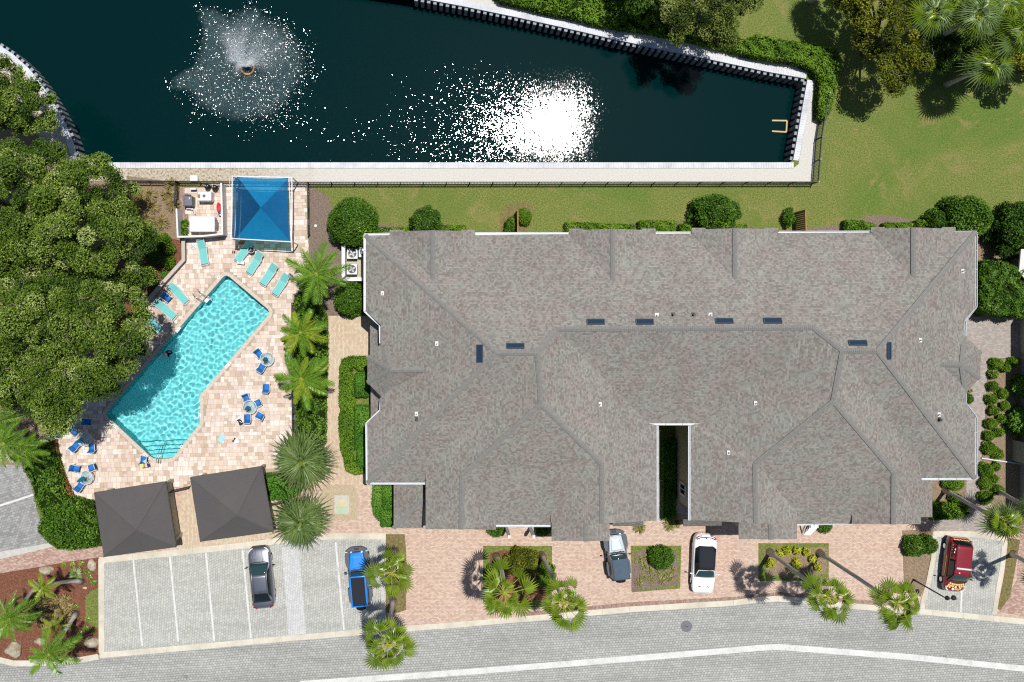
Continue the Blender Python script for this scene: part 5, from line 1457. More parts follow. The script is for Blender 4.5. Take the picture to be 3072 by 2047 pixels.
# ------------------------------------------------------------------ pond, seawall
WZ = -1.4
def pond_mat():
    m = new_mat('pond_water', 0.14, (0.0, 0.004, 0.005, 1), 0.5); n = N(m)
    n.b.inputs['IOR'].default_value = 1.33
    v = n.coord()
    fx, fy = P2(731, 190)
    sub = n.n('VectorMath', operation='SUBTRACT'); n.l(v, sub.inputs[0]); sub.inputs[1].default_value = (fx, fy, WZ)
    flat = n.n('VectorMath', operation='MULTIPLY'); n.l(sub.outputs[0], flat.inputs[0]); flat.inputs[1].default_value = (1, 1, 0)
    ln = n.n('VectorMath', operation='LENGTH'); n.l(flat.outputs[0], ln.inputs[0]); D = ln.outputs['Value']
    rad_ = n.n('VectorMath', operation='NORMALIZE'); n.l(flat.outputs[0], rad_.inputs[0])
    sep = n.n('SeparateXYZ'); n.l(flat.outputs[0], sep.inputs[0])
    ang = n.math('ARCTAN2', sep.outputs[1], sep.outputs[0])
    wx_, wy_ = P2(690, 400)
    wsub = n.n('VectorMath', operation='SUBTRACT'); n.l(v, wsub.inputs[0]); wsub.inputs[1].default_value = (wx_, wy_, WZ)
    wfl = n.n('VectorMath', operation='MULTIPLY'); n.l(wsub.outputs[0], wfl.inputs[0]); wfl.inputs[1].default_value = (1, 1, 0)
    wrad = n.n('VectorMath', operation='NORMALIZE'); n.l(wfl.outputs[0], wrad.inputs[0])
    def spike(deg, amp, p):
        c = n.math('MAXIMUM', n.math('COSINE', n.math('SUBTRACT', ang, rad(deg))), 0.0)
        return n.math('MULTIPLY', n.math('POWER', c, p), amp)
    lob = n.math('ADD', n.math('ADD', spike(128, 1.9, 40), spike(192, 2.3, 60)), n.math('ADD', spike(88, .7, 30), n.math('ADD', spike(218, .9, 40), spike(20, .5, 6))))
    wob = n.math('MULTIPLY', n.math('SUBTRACT', n.noise(v, 0.8, 4, 0.7), 0.5), 1.8)
    dist = n.math('SUBTRACT', n.math('SUBTRACT', D, lob), wob)
    splash = n.math('SUBTRACT', 1.0, n.math('DIVIDE', n.math('SUBTRACT', dist, 3.5), 0.9), clamp=True)
    rim = n.math('SUBTRACT', 1.0, n.math('DIVIDE', n.math('SUBTRACT', dist, 4.0), 2.2), clamp=True)
    # every wavelet is a small facet; its slope is drawn per cell
    def cells(vec, scale):
        x = n.n('TexVoronoi'); x.feature = 'F1'; x.inputs['Scale'].default_value = scale; n.l(vec, x.inputs['Vector'])
        s_ = n.n('SeparateXYZ'); n.l(x.outputs['Color'], s_.inputs[0]); return s_.outputs
    pol = n.n('CombineXYZ'); n.l(n.math('ADD', n.math('MULTIPLY', D, 11.0), n.math('MULTIPLY', n.noise(v, .7, 2), 4.0)), pol.inputs[0]); n.l(n.math('MULTIPLY', ang, 170.0), pol.inputs[1])
    a1 = cells(pol.outputs[0], 1.0); a2 = cells(n.coord(), 17.0); a3 = cells(n.coord((1, 1, 1), rz=.6), 13.0)
    lanes = n.ramp(n.noise(n.coord((1, 1.3, 1), rz=.3), 0.22, 3, 0.6, 0.8), [(0.34, grey(0.45)), (0.66, grey(1.1))])
    r1 = n.math('SUBTRACT', n.math('ADD', a1[0], n.math('ADD', a1[1], a3[2])), 1.5)
    swell = n.math('MULTIPLY', n.math('SUBTRACT', n.noise(n.coord(), .55, 2, .5), .5), .02)
    A_ = n.math('MULTIPLY', n.math('DIVIDE', 1.5, n.math('ADD', D, 2.5)), lanes)
    far = n.math('SUBTRACT', 1.0, n.math('DIVIDE', n.math('SUBTRACT', D, 24.0), 5.5), clamp=True)
    A_ = n.math('MULTIPLY', A_, n.math('MULTIPLY_ADD', far, .80, .15))
    A_ = n.math('ADD', n.math('MULTIPLY', r1, A_), swell)
    calm = n.math('DIVIDE', n.math('SUBTRACT', D, 17.0), 8.0, clamp=True)
    B_ = n.math('ADD', n.math('MULTIPLY', rim, .26), n.math('MULTIPLY_ADD', n.math('SUBTRACT', 1.0, calm), .040, .010))
    sx = n.math('MULTIPLY', n.math('SUBTRACT', n.math('ADD', a2[0], a3[0]), 1.0), B_); sy = n.math('MULTIPLY', n.math('SUBTRACT', n.math('ADD', a2[1], a3[1]), 1.0), B_)
    iso = n.n('CombineXYZ'); n.l(sx, iso.inputs[0]); n.l(sy, iso.inputs[1]); iso.inputs[2].default_value = 1.0
    sc_ = n.n('VectorMath', operation='SCALE'); n.l(wrad.outputs[0], sc_.inputs[0]); n.l(A_, sc_.inputs['Scale'])
    ad = n.n('VectorMath', operation='ADD'); n.l(sc_.outputs[0], ad.inputs[0]); n.l(iso.outputs[0], ad.inputs[1])
    nz = n.n('VectorMath', operation='NORMALIZE'); n.l(ad.outputs[0], nz.inputs[0]); NRM = nz.outputs[0]
    # aerated water under the falling drops
    foam = n.math('MULTIPLY', splash, n.ramp(n.noise(v, 9.0, 4, 0.8), [(0.40, grey(0.25)), (0.72, grey(1.0))]))
    n.l(n.mix((0.0, 0.0125, 0.0135, 1), (0.065, 0.105, 0.115, 1), foam), n.b.inputs['Base Color'])
    n.b.inputs['Specular IOR Level'].default_value = 0.0; n.b.inputs['Roughness'].default_value = 1.0
    gl = n.n('BsdfGlossy'); gl.distribution = 'BECKMANN'; n.l(n.math('ADD', n.math('MULTIPLY_ADD', calm, .035, .055), n.math('MULTIPLY', rim, .07)), gl.inputs['Roughness']); n.l(NRM, gl.inputs['Normal'])
    fr = n.n('Fresnel'); fr.inputs['IOR'].default_value = 1.33; n.l(NRM, fr.inputs['Normal'])
    mx = n.n('MixShader'); n.l(fr.outputs[0], mx.inputs[0]); n.l(n.b.outputs[0], mx.inputs[1]); n.l(gl.outputs[0], mx.inputs[2])
    n.l(mx.outputs[0], m.node_tree.nodes['Material Output'].inputs['Surface'])
    return m
M['pond'] = pond_mat()
big_pond = [(x, y) for x, y in pond]
o = sheet('pond_water', [inset(big_pond, -2.0)], WZ, M['pond'])
M['cap_board'] = m_noise('seawall_cap', G(226, 229, 236), G(240, 242, 248), 5, 0.7, c3=G(206, 208, 214), big=.8)
M['sheet_pile'] = m_noise('sheet_pile', G(146, 152, 160), G(168, 174, 182), 3, 0.7)
M['pile_dark'] = m_noise('dark_pile_face', G(120, 126, 130), G(150, 156, 160), 3, 0.8)  # darker grey for the wall and rib sides, rib tops are paler

def seawall(pts, closed, label, ribs=True, side=1):
    """pts run along the water edge of the cap; land lies on the given side"""
    pp = [Vector(P2(*p)) for p in pts]
    c = sum(pp, Vector((0, 0))) / len(pp)
    root = empty('seawall', (c.x, c.y, 0), 0, label, 'seawall')
    pp = [p - c for p in pp]
    L, Rr = strip([tuple(p) for p in pp], 0.45, side)
    # wall sheet below
    mb = MB(); La, Ra = strip([tuple(p) for p in pp], 0.25, side)
    off = La if side == 1 else Ra
    for i in range(len(pp) - 1):
        inner0, inner1 = (La[i], La[i + 1]) if side == 1 else (Ra[i], Ra[i + 1])
        mb.add([(inner0.x, inner0.y, -2.2), (inner1.x, inner1.y, -2.2), (inner1.x, inner1.y, 0), (inner0.x, inner0.y, 0)], [(0, 1, 2, 3)])
    mb.build('wall', M['pile_dark'], root)
    bb = MB()
    for p, a in walk([tuple(q) for q in pp], 0.2):
        nrm = Vector((-math.sin(a), math.cos(a))) * side
        q = p + nrm * 0.225
        bb.box((q.x, q.y, 0.03 + rnd.random() * .004), (0.19, 0.45, 0.10), rz=a)
    o = bb.build('cap_board', M['cap_board'], root); o['kind'] = 'stuff'
    mb = MB()
    LL, RR = strip([tuple(p) for p in pp], 0.43, side)
    for i in range(len(pp) - 1):
        mb.prism([LL[i], LL[i + 1], RR[i + 1], RR[i]], -.12, .04)
    mb.build('cap_beam', M['cap_board'], root)
    if ribs:
        rm = MB(); rm.box((0, 0, 0), (0.27, 0.24, 2.0), mi=0); rm.box((0, 0, 1.02), (0.27, 0.24, .03), mi=1); me = mesh_from('pile_rib', rm.v, rm.f, [M['pile_dark'], M['sheet_pile']]); me.polygons.foreach_set('material_index', rm.mi)
        for p, a in walk([tuple(q) for q in pp], 0.51):
            nrm = Vector((-math.sin(a), math.cos(a))) * side
            q = p - nrm * 0.10
            obj('pile_rib', me, root, (q.x, q.y, -1.13), (0, 0, a))
    return root
seawall([(1240, -8), (1400, 22), (1550, 53), (1700, 86), (1851, 121), (2100, 173), (2300, 216), (2417, 237)], False, 'long white capped seawall on the north bank with ribbed face', side=1)
seawall([(2421, 240), (2379, 480)], False, 'short white capped seawall closing the east end of pond', side=1)
seawall([(2380, 488), (233, 488)], False, 'straight white capped seawall along the south bank', ribs=False, side=1)
seawall([(232, 488), (230, 470), (221, 435), (207, 396), (186, 354), (165, 316), (144, 281), (119, 245), (88, 207), (39, 163), (0, 137), (-60, 112)], False, 'curved white capped seawall on the west bank by the oaks', side=1)

# fountain float, nozzle and the falling water
fc = P(731, 190, 0); fo = empty('fountain', (fc.x, fc.y, WZ), 0, 'floating fountain throwing spray from a tan ring float', 'fountain')
mb = MB(); mb.torus((0, 0, .06), .52, .085, 40, 10); M['float'] = plain('tan_float', G(206, 166, 96), .5, .4); mb.build('float_ring', M['float'], fo, smooth=True)
mb = MB(); mb.lathe((0, 0, -.1), [(.22, 0), (.22, .1), (.07, .2), (.07, .38), (.12, .44)], 16); mb.build('nozzle', M['black_plastic'], fo)
M['spray'] = new_mat('spray', .3, (.80, .86, .90, 1), .5); nn_ = N(M['spray'])
tr = nn_.n('BsdfTransparent'); mx = nn_.n('MixShader'); mx.inputs[0].default_value = .6
nn_.l(tr.outputs[0], mx.inputs[1]); nn_.l(nn_.b.outputs[0], mx.inputs[2]); nn_.l(mx.outputs[0], M['spray'].node_tree.nodes['Material Output'].inputs['Surface'])
jets = [(130, .95), (131, .9), (150, .6), (108, .8), (95, .9), (88, .9), (62, .9), (48, .9), (30, .95), (22, .9), (5, .8), (-12, .6), (118, .9), (-140, .35), (172, .5)]
n_ = 60000
pick = NR.integers(0, len(jets), n_); t_ = NR.random(n_) ** .8
A0 = np.radians(np.array([j[0] for j in jets])[pick] + NR.normal(0, 8, n_)); R0 = np.array([j[1] for j in jets])[pick] * NR.normal(3.6, .5, n_)
rr_ = t_ * R0; zz = 2.6 * 4 * t_ * (1 - t_) * .55 + .3 * (1 - t_) 
wind = np.array([.8, .5]) * (t_ ** 2)[:, None] * .5
C_ = np.stack([rr_ * np.cos(A0) + wind[:, 0] + NR.normal(0, .04, n_) * (1 + 3 * t_), rr_ * np.sin(A0) + wind[:, 1] + NR.normal(0, .04, n_) * (1 + 3 * t_), zz + .2 + NR.normal(0, .05, n_)], 1)
sz = NR.uniform(.010, .030, n_) * (1 - .45 * t_)
v_, f_, tn_ = leaf_arrays(C_, NR.normal(0, 1, (n_, 3)), sz * 2, sz, NR.random(n_), 1.0)
o = build_arrays('water_drops', v_, tn_, M['spray'], parent=fo); o['kind'] = 'stuff'

# half sunken timber frame near the east end and the float tray beside it
fr = empty('sunken_frame', P(2353, 380, WZ), 0, 'yellowish wooden U-frame half sunken near the east seawall', 'frame')
mb = MB(); o0 = Vector(fr.location)
for a, b in (((2360, 363), (2358, 397)), ((2360, 363), (2316, 362)), ((2358, 397), (2316, 394))):
    mb.bar(P(*a, WZ) - o0 + Vector((0, 0, .03)), P(*b, WZ) - o0 + Vector((0, 0, -.02 if b[0] < 2350 else .03)), .12, .10)
mb.build('beam', M['float'], fr)
mb = MB(); a, b = P(2392, 345, -.9), P(2384, 400, -.9); c = (a + b) / 2
mb.bar(a - c, b - c, .22, .12); o = mb.build('fender_board', M['cap_board']); o.location = c; tag(o, 'white board hung on the east seawall above the water', 'board')

# ------------------------------------------------------------------ swimming pool
M['plaster'] = m_noise('pool_plaster', G(126, 226, 230, 1.42), G(138, 232, 236, 1.42), 3, .7)
M['tile_line'] = m_noise('pool_tile', G(0, 150, 156, 1.0), G(10, 166, 170, 1.0), 8, .3)
M['step_edge'] = plain('step_edge_tile', G(20, 110, 120), .4)
M['coping'] = m_noise('coping', G(214, 198, 180), G(232, 216, 202), 4, .85, bump=.2, bscale=40)
pc = P(560, 1110); swim = empty('swimming_pool', pc, 0, 'long turquoise swimming pool with an angled deep end', 'swimming pool')
pl = [(x - pc.x, y - pc.y) for x, y in pool]
mb = MB(); npl = len(pl)
tri = tessellate_polygon([[Vector((x, y, 0)) for x, y in pl]])
mb.add([(x, y, -1.45) for x, y in pl], [tuple(t) if (pl[t[1]][0]-pl[t[0]][0])*(pl[t[2]][1]-pl[t[0]][1])-(pl[t[1]][1]-pl[t[0]][1])*(pl[t[2]][0]-pl[t[0]][0]) > 0 else tuple(t)[::-1] for t in tri])
floor_ = mb.build('pool_floor', M['plaster'], swim)
mb = MB()
for i in range(npl):
    a, b = pl[i], pl[(i + 1) % npl]; mb.add([(a[0], a[1], -1.46), (b[0], b[1], -1.46), (b[0], b[1], .01), (a[0], a[1], .01)], [(0, 1, 2, 3)])
wall_ = mb.build('pool_wall', M['tile_line'], swim)
recv = [floor_, wall_]
def xl(y): return 323 + (y - 1249) * 1.067 + 1
def xr(y): return 598 - (y - 1272) * .78 - 1
lev = [(1327, -1.0), (1340, -.78), (1351, -.55), (1362, -.33)]
for i, (y, z) in enumerate(lev):
    pts = [(xl(y), y + 3), (xr(y), y - 4)] + [(524, 1367), (516, 1373), (506, 1376), (470, 1376), (460, 1374), (450, 1368)]
    mb = MB(); q = [(a - pc.x, b - pc.y) for a, b in [P2(*p) for p in pts]]; mb.prism(q, -1.44, z)
    s_ = mb.build('pool_step', M['plaster'], swim); recv.append(s_)
    e_ = MB(); a, b = P(xl(y), y + 3.6, z) , P(xr(y), y - 3.4, z)
    a = Vector((*P2(xl(y), y + 3.6), z + .008)) - pc; b = Vector((*P2(xr(y), y - 3.4), z + .008)) - pc
    e_.bar(a, b, .06, .012); recv.append(e_.build('step_edge', M['step_edge'], swim))
# water surface: a real rippled sheet; the sun is refracted through it
xs_ = [p[0] for p in pl]; ys_ = [p[1] for p in pl]
g_ = .05
nx_ = int((max(xs_) - min(xs_)) / g_) + 3; ny_ = int((max(ys_) - min(ys_)) / g_) + 3
X_ = min(xs_) - g_ + np.arange(nx_) * g_; Y_ = min(ys_) - g_ + np.arange(ny_) * g_
XX, YY = np.meshgrid(X_, Y_)
ZZ = np.zeros_like(XX); r5 = np.random.default_rng(3)
for i in range(44):
    lam = r5.uniform(.20, .70); kk = 2 * PI / lam; a = r5.uniform(0, 2 * PI)
    ZZ += .024 / kk * (lam ** .3) * np.sin(kk * (XX * math.cos(a) + YY * math.sin(a)) + r5.uniform(0, 6.3) + .8 * np.sin(XX * .7 + i) )
for (sx, sy, am, dec) in ((520, 1066, .05, 2.2), (560, 1185, .035, 2.4), (795, 930, .03, 1.0)):
    q = P(sx, sy) - pc; d_ = np.hypot(XX - q.x, YY - q.y)
    ZZ += am / 12.0 * np.sin(d_ * 17) * np.exp(-d_ / dec)
keep = np.zeros((ny_ - 1, nx_ - 1), bool)
for j in range(ny_ - 1):
    for i in range(nx_ - 1):
        p = (X_[i] + g_ / 2, Y_[j] + g_ / 2)
        keep[j, i] = inside(p, pl)
K_ = keep.copy()
for dj in (-1, 0, 1):
    for di in (-1, 0, 1):
        K_ |= np.roll(np.roll(keep, dj, 0), di, 1)
idx_ = np.arange(nx_ * ny_).reshape(ny_, nx_)
qs = np.stack([idx_[:-1, :-1][K_], idx_[:-1, 1:][K_], idx_[1:, 1:][K_], idx_[1:, :-1][K_]], -1)
used = np.unique(qs); remap = np.zeros(nx_ * ny_, int); remap[used] = np.arange(len(used))
vv = np.stack([XX.ravel()[used], YY.ravel()[used], ZZ.ravel()[used] - .13], -1)
M['pool_water'] = new_mat('pool_water', 0.0, (.93, .995, 1, 1), .5)
b_ = M['pool_water'].node_tree.nodes['Principled BSDF']; b_.inputs['Transmission Weight'].default_value = 1; b_.inputs['IOR'].default_value = 1.33
wm = mesh_from('water_surface', vv.tolist(), remap[qs].tolist(), M['pool_water'], smooth=True)
water_ = obj('water_surface', wm, swim)
water_.cycles.is_caustics_caster = True
for r_ in recv: r_.cycles.is_caustics_receiver = True
# coping stones
mid = inset(pl, -.02); outp = inset(pl, -.30)
def resample(poly_, n):
    P_ = [Vector(p) for p in poly_]; Ls = [(P_[(i + 1) % len(P_)] - P_[i]).length for i in range(len(P_))]
    return P_, Ls
Pm = [Vector(p) for p in mid]; Po = [Vector(p) for p in outp]
for i in range(npl):
    a, b, c_, d_ = Pm[i], Pm[(i + 1) % npl], Po[(i + 1) % npl], Po[i]
    k = max(1, round((b - a).length / .31))
    for s_ in range(k):
        t0, t1 = s_ / k, (s_ + 1) / k; e0 = .004 / max(.05, (b - a).length)
        mb = MB(); mb.prism([a.lerp(b, t0 + e0), a.lerp(b, t1 - e0), d_.lerp(c_, t1 - e0), d_.lerp(c_, t0 + e0)], -.05, .045)
        mb.build('coping_stone', M['coping'], swim)
M['marker'] = plain('white_tile', G(246, 246, 244), .4)
M['marker_ink'] = plain('marker_print', G(40, 40, 60), .5)
for (x0, y0, x1, y1) in ((325, 1262, 352, 1286), (431, 1361, 449, 1377), (676, 1103, 692, 1088), (600, 1240, 600, 1252), (653, 837, 660, 829), (541, 982, 530, 997), (543, 1343, 548, 1336)):
    a, b = P(x0, y0) - pc, P(x1, y1) - pc; mb = MB(); mb.bar(a + Vector((0, 0, .058)), b + Vector((0, 0, .058)), .2, .02)
    o = mb.build('depth_marker', M['marker'], swim)
    d_ = b - a; mk = MB(); k = max(1, int(d_.length / .16))
    for s_ in range(k): q = a.lerp(b, (s_ + .5) / k); mk.box((q.x, q.y, .071), (.06, .05, .003), rz=math.atan2(d_.y, d_.x))
    mk.build('marker_print', M['marker_ink'], o)
M['steel'] = new_mat('polished_steel', .18, (.62, .62, .63, 1), .5, 1.0)
for (ax, ay), (bx, by) in (((596, 867), (625, 890)), ((583, 882), (611, 903))):
    a = P(ax, ay); b = P(bx, by); d_ = (b - a)
    mb = MB(); mb.tube([a - pc, a - pc + Vector((0, 0, .55)), a - pc + d_ * .25 + Vector((0, 0, .82)), a - pc + d_ * .8 + Vector((0, 0, .8)), b - pc + d_ * .15 + Vector((0, 0, .3)), b - pc + d_ * .15 + Vector((0, 0, -1.0))], .026, 8)
    mb.build('ladder_rail', M['steel'], swim, smooth=True)
mb = MB(); q = P(622, 899) - pc; mb.box((q.x, q.y, -.02), (.5, .28, .04), rz=rad(49)); mb.build('ladder_step', M['white_plastic'], swim)
for dx in (0, 7.5):
    a = P(478 + dx, 1384 + dx * .2); b = P(487 + dx * .8, 1334)
    mb = MB(); mb.tube([a - pc, a - pc + Vector((0, 0, .75)), (a - pc) * .8 + (b - pc) * .2 + Vector((0, 0, .85)), b - pc + Vector((0, 0, .35)), b - pc + Vector((0, 0, -1.0))], .025, 8); mb.build('hand_rail', M['steel'], swim, smooth=True)

# ------------------------------------------------------------------ fences
M['black_metal'] = plain('black_metal', G(40, 40, 46), .5, .4)
def fence(pts, label, h=1.15, step=1.87, mat=None, picket=.115, caps=False):
    mat = mat or M['black_metal']
    pp = [Vector(P2(*p)) for p in pts]; c = sum(pp, Vector((0, 0))) / len(pp)
    root = empty('fence', (c.x, c.y, 0), 0, label, 'fence')
    pp = [p - c for p in pp]
    pk = MB()
    for a, b in zip(pp[:-1], pp[1:]):
        L = (b - a).length; k = max(1, round(L / step)); d = (b - a) / k
        for i in range(k + 1):
            q = a + d * i; mb = MB(); mb.box((q.x, q.y, (h + .06) / 2), (.06, .06, h + .06)); mb.build('post', mat, root)
            if caps: mb = MB(); mb.lathe((q.x, q.y, h + .06), [(.05, 0), (.06, .03), (.03, .08), (.01, .10)], 8); mb.build('post_cap', M['white_plastic'], root)
        for z in (.12, h - .16, h):
            mb = MB(); mb.bar((a.x, a.y, z), (b.x, b.y, z), .05, .045); mb.build('rail', mat, root)
        m_ = max(1, int(L / picket)); u = (b - a) / m_
        for i in range(m_):
            q = a + u * (i + .5); pk.box((q.x, q.y, h / 2 + .04), (.028, .028, h - .08), rz=math.atan2(u.y, u.x))
    o = pk.build('picket', mat, root); o['kind'] = 'stuff'
    return root
fence([(928, 553), (2437, 552)], 'long black picket fence on the south bank of the pond')
fence([(2437, 552), (2447, 420), (2462, 330), (2470, 290)], 'black picket fence with white post caps at the pond east end', caps=True)
fence([(370, 548), (540, 550), (928, 553)], 'black picket fence behind the equipment yard and canopy')
fence([(928, 553), (930, 705)], 'short black picket fence between deck and the big round shrub')
fence([(538, 552), (536, 622)], 'short black side fence left of the equipment yard')
fence([(882, 910), (884, 1306)], 'black fence under the feather palms along the deck edge')
fence([(139, 1318), (158, 1390), (205, 1502), (262, 1508)], 'black and silver deck fence in the hedge at lower left')
fence([(520, 1470), (572, 1458)], 'small gate fence between the two pavilions')
fence([(800, 1424), (846, 1415)], 'short fence from right pavilion to the dense fan palm')
fence([(806, 1512), (870, 1498)], 'short fence behind the low rounded hedge by right pavilion')

# garden wall and vinyl walls of the equipment yard
M['wall_cap'] = m_noise('wall_cap', G(196, 186, 178), G(214, 204, 196), 4, .85, bump=.2)
M['wall_side'] = m_noise('wall_block', G(150, 140, 134), G(176, 166, 160), 5, .9, bump=.4, bscale=20)
def lowwall(pts, h, w, label, capm, sidem, hh=None):
    pp = [Vector(P2(x, y, h)) for x, y in pts]; c = sum(pp, Vector((0, 0))) / len(pp)
    root = empty('wall', (c.x, c.y, 0), 0, label, 'wall'); pp = [tuple(p - c) for p in pp]
    for i in range(len(pp) - 1):
        L, R_ = strip([pp[i - 1] if i else (2 * pp[0][0] - pp[1][0], 2 * pp[0][1] - pp[1][1]), pp[i], pp[i + 1], pp[i + 2] if i + 2 < len(pp) else (2 * pp[i + 1][0] - pp[i][0], 2 * pp[i + 1][1] - pp[i][1])], w)
        mb = MB(); mb.prism([L[1], L[2], R_[2], R_[1]], 0, h - .05); mb.build('wall_panel', sidem, root)
        L, R_ = strip([pp[i - 1] if i else (2 * pp[0][0] - pp[1][0], 2 * pp[0][1] - pp[1][1]), pp[i], pp[i + 1], pp[i + 2] if i + 2 < len(pp) else (2 * pp[i + 1][0] - pp[i][0], 2 * pp[i + 1][1] - pp[i][1])], w + .06)
        mb = MB(); mb.prism([L[1], L[2], R_[2], R_[1]], h - .05, h); mb.build('wall_cap', capm, root)
    return root
lowwall([(549, 716), (550, 780), (500, 835), (422, 924), (330, 1040)], .6, .22, 'low angled garden wall between the boxwoods and the deck', M['wall_cap'], M['wall_side'])
M['vinyl'] = plain('white_vinyl', G(226, 222, 222), .5, .4)
yard = lowwall([(529, 626), (533, 711), (603, 709), (667, 702), (665, 606), (663, 549)], 1.5, .07, 'white panel wall around the pool equipment yard', M['trim'], M['vinyl'])
lowwall([(1030, 738), (1030, 838), (1098, 838)], 1.3, .22, 'white wall around the air conditioners', M['trim'], M['white_wall'])
area('condenser_slab', [(1030, 730), (1100, 730), (1100, 835), (1030, 835)], 5, M['stucco'])

# ------------------------------------------------------------------ pool equipment
def thing_at(name, px, py, h, label, cat, rz=0, group=None):
    c = P(px, py, h); return empty(name, (c.x, c.y, 0), rz, label, cat, group)
M['grey_plastic'] = plain('grey_plastic', G(112, 112, 126), .45, .4)
M['red'] = plain('red_plastic', G(222, 60, 80), .4, .4)
M['blue_plastic'] = plain('blue_plastic', G(40, 140, 214), .4, .4)
M['beige'] = plain('beige_plastic', G(226, 218, 180), .5, .4)
t = thing_at('pool_heater', 562, 603, 1.0, 'grey pool heater with louvres in the equipment yard', 'heater')
mb = MB(); mb.box((0, 0, .5), (.74, .80, 1.0), taper=.97); o = mb.build('body', M['grey_plastic'], t)
bv = o.modifiers.new('b', 'BEVEL'); bv.width = .04; bv.segments = 2
for s_ in range(2):
    mb = MB(); 
    for k in range(4): mb.box((-.2, -.22 + s_ * .3 + k * .055, 1.005), (.05, .03, .015))
    mb.build('louvre', M['black_plastic'], t)
mb = MB(); mb.box((.16, .2, 1.01), (.07, .14, .02)); mb.build('display', M['white_plastic'], t)
mb = MB(); mb.box((-.02, .46, .75), (.42, .12, .3)); mb.build('pipe_header', M['black_plastic'], t)
mb = MB(); mb.tube([(.1, -.4, .3), (.1, -.62, .3), (.35, -.62, .3), (.35, -.95, .3), (.42, -.95, .3)], .045, 8); mb.tube([(-.25, -.4, .35), (-.25, -.55, .35), (.25, -.55, .35), (.25, -.85, .1)], .045, 8); mb.build('pipe', M['white_plastic'], t, smooth=True)
t = thing_at('heat_pump', 613, 589, 1.0, 'white heat pump with a round dark grille in the yard', 'heat pump')
mb = MB(); mb.box((0, 0, .5), (1.12, .76, 1.0), taper=.97); o = mb.build('body', M['white_plastic'], t); bv = o.modifiers.new('b', 'BEVEL'); bv.width = .08; bv.segments = 3
mb = MB(); mb.lathe((-.02, .02, .99), [(.12, 0), (.12, .02)], 20); mb.build('fan_grille', M['flashing'], t)
mb = MB(); mb.box((-.42, 0, .998), (.2, .3, .012)); mb.build('rust_stain', M['wood'], t)
t = thing_at('filter_box', 606, 673, 1.0, 'large white lidded filter box at the front of the yard', 'box')
mb = MB(); mb.box((0, 0, .42), (1.9, 1.15, .84)); mb.build('body', M['vinyl'], t)
mb = MB(); mb.box((-.02, .02, .89), (2.0, 1.22, .08)); o = mb.build('lid', M['white_plastic'], t); bv = o.modifiers.new('b', 'BEVEL'); bv.width = .03
mb = MB(); mb.tube([(.98, -.3, .6), (1.08, -.3, .6), (1.08, .35, .6), (.98, .35, .6)], .06, 8); mb.build('pipe', M['grey_plastic'], t)
for x, y, l in ((619, 559, 'left'), (641, 562, 'right')):
    t = thing_at('filter_tank', x, y, .8, 'black round filter tank by the yard fence, %s one' % l, 'tank', group='black filter tanks by the yard fence')
    mb = MB(); mb.lathe((0, 0, 0), [(.20, 0), (.23, .1), (.23, .55), (.17, .72), (.05, .8)], 20); mb.build('body', M['black_plastic'], t, smooth=True)
    for dx in (-.1, .08):
        mb = MB(); mb.lathe((dx, .04, .72), [(.035, 0), (.035, .06)], 8); mb.build('port', M['white_plastic'], t)
t = thing_at('plastic_tub', 655, 622, .4, 'red plastic tub leaning on the yard wall', 'tub')
mb = MB(); mb.lathe((0, 0, 0), [(.18, 0), (.2, .3), (.21, .36), (.17, .36), (.15, .1)], 18, sx=.8, sy=1.9); mb.build('body', M['red'], t, smooth=True)
t = thing_at('bucket', 660, 643, .3, 'small blue bucket below the red tub', 'bucket'); mb = MB(); mb.lathe((0, 0, 0), [(.12, 0), (.15, .3), (.13, .3), (.11, .04)], 14); mb.build('body', M['blue_plastic'], t)
t = thing_at('utility_box', 582, 535, .4, 'white utility box outside the fence on the bank', 'box'); mb = MB(); mb.box((0, 0, .2), (.54, .4, .4)); mb.build('body', M['white_plastic'], t); mb = MB(); mb.box((0, 0, .41), (.58, .44, .03)); mb.build('lid', M['white_plastic'], t)
t = thing_at('utility_box', 579, 567, .5, 'small white control box on a post inside the yard', 'box'); mb = MB(); mb.box((0, 0, .42), (.46, .14, .3)); mb.build('body', M['white_plastic'], t); mb = MB(); mb.box((0, 0, .14), (.06, .06, .28)); mb.build('post', M['black_metal'], t)
t = thing_at('plank', 585, 613, .05, 'pale plank lying beside the heater', 'plank'); mb = MB(); mb.box((0, 0, .03), (.3, 1.2, .03)); mb.build('board', M['beige'], t)

# air conditioners
def ac(px, py, label, rot=0):
    t = thing_at('air_conditioner', px, py, .8, label, 'air conditioner', rot, 'air conditioners by the west wall')
    mb = MB(); mb.box((0, 0, .4), (.82, .82, .8)); o = mb.build('body', M['grey_plastic'], t); bv = o.modifiers.new('b', 'BEVEL'); bv.width = .09; bv.segments = 3
    mb = MB(); mb.box((0, 0, .81), (.84, .84, .04)); o = mb.build('top_cover', M['gutter'], t); bv = o.modifiers.new('b', 'BEVEL'); bv.width = .06; bv.segments = 2
    mb = MB(); mb.lathe((0, 0, .832), [(.33, 0), (.33, .008)], 28); mb.build('fan_opening', M['black_plastic'], t)
    mb = MB()
    for k in range(4):
        a = k * PI / 2 + .5; mb.box((.15 * math.cos(a), .15 * math.sin(a), .852), (.24, .13, .01), rz=a)
    mb.lathe((0, 0, .846), [(.07, 0), (.05, .03)], 12); mb.build('fan', M['steel'], t)
ac(1057, 761, 'air conditioner under the big round shrub, fan showing')
ac(1056, 808, 'air conditioner partly under a feather palm frond')
ac(1092, 756, 'air conditioner half hidden beneath the west roof edge')

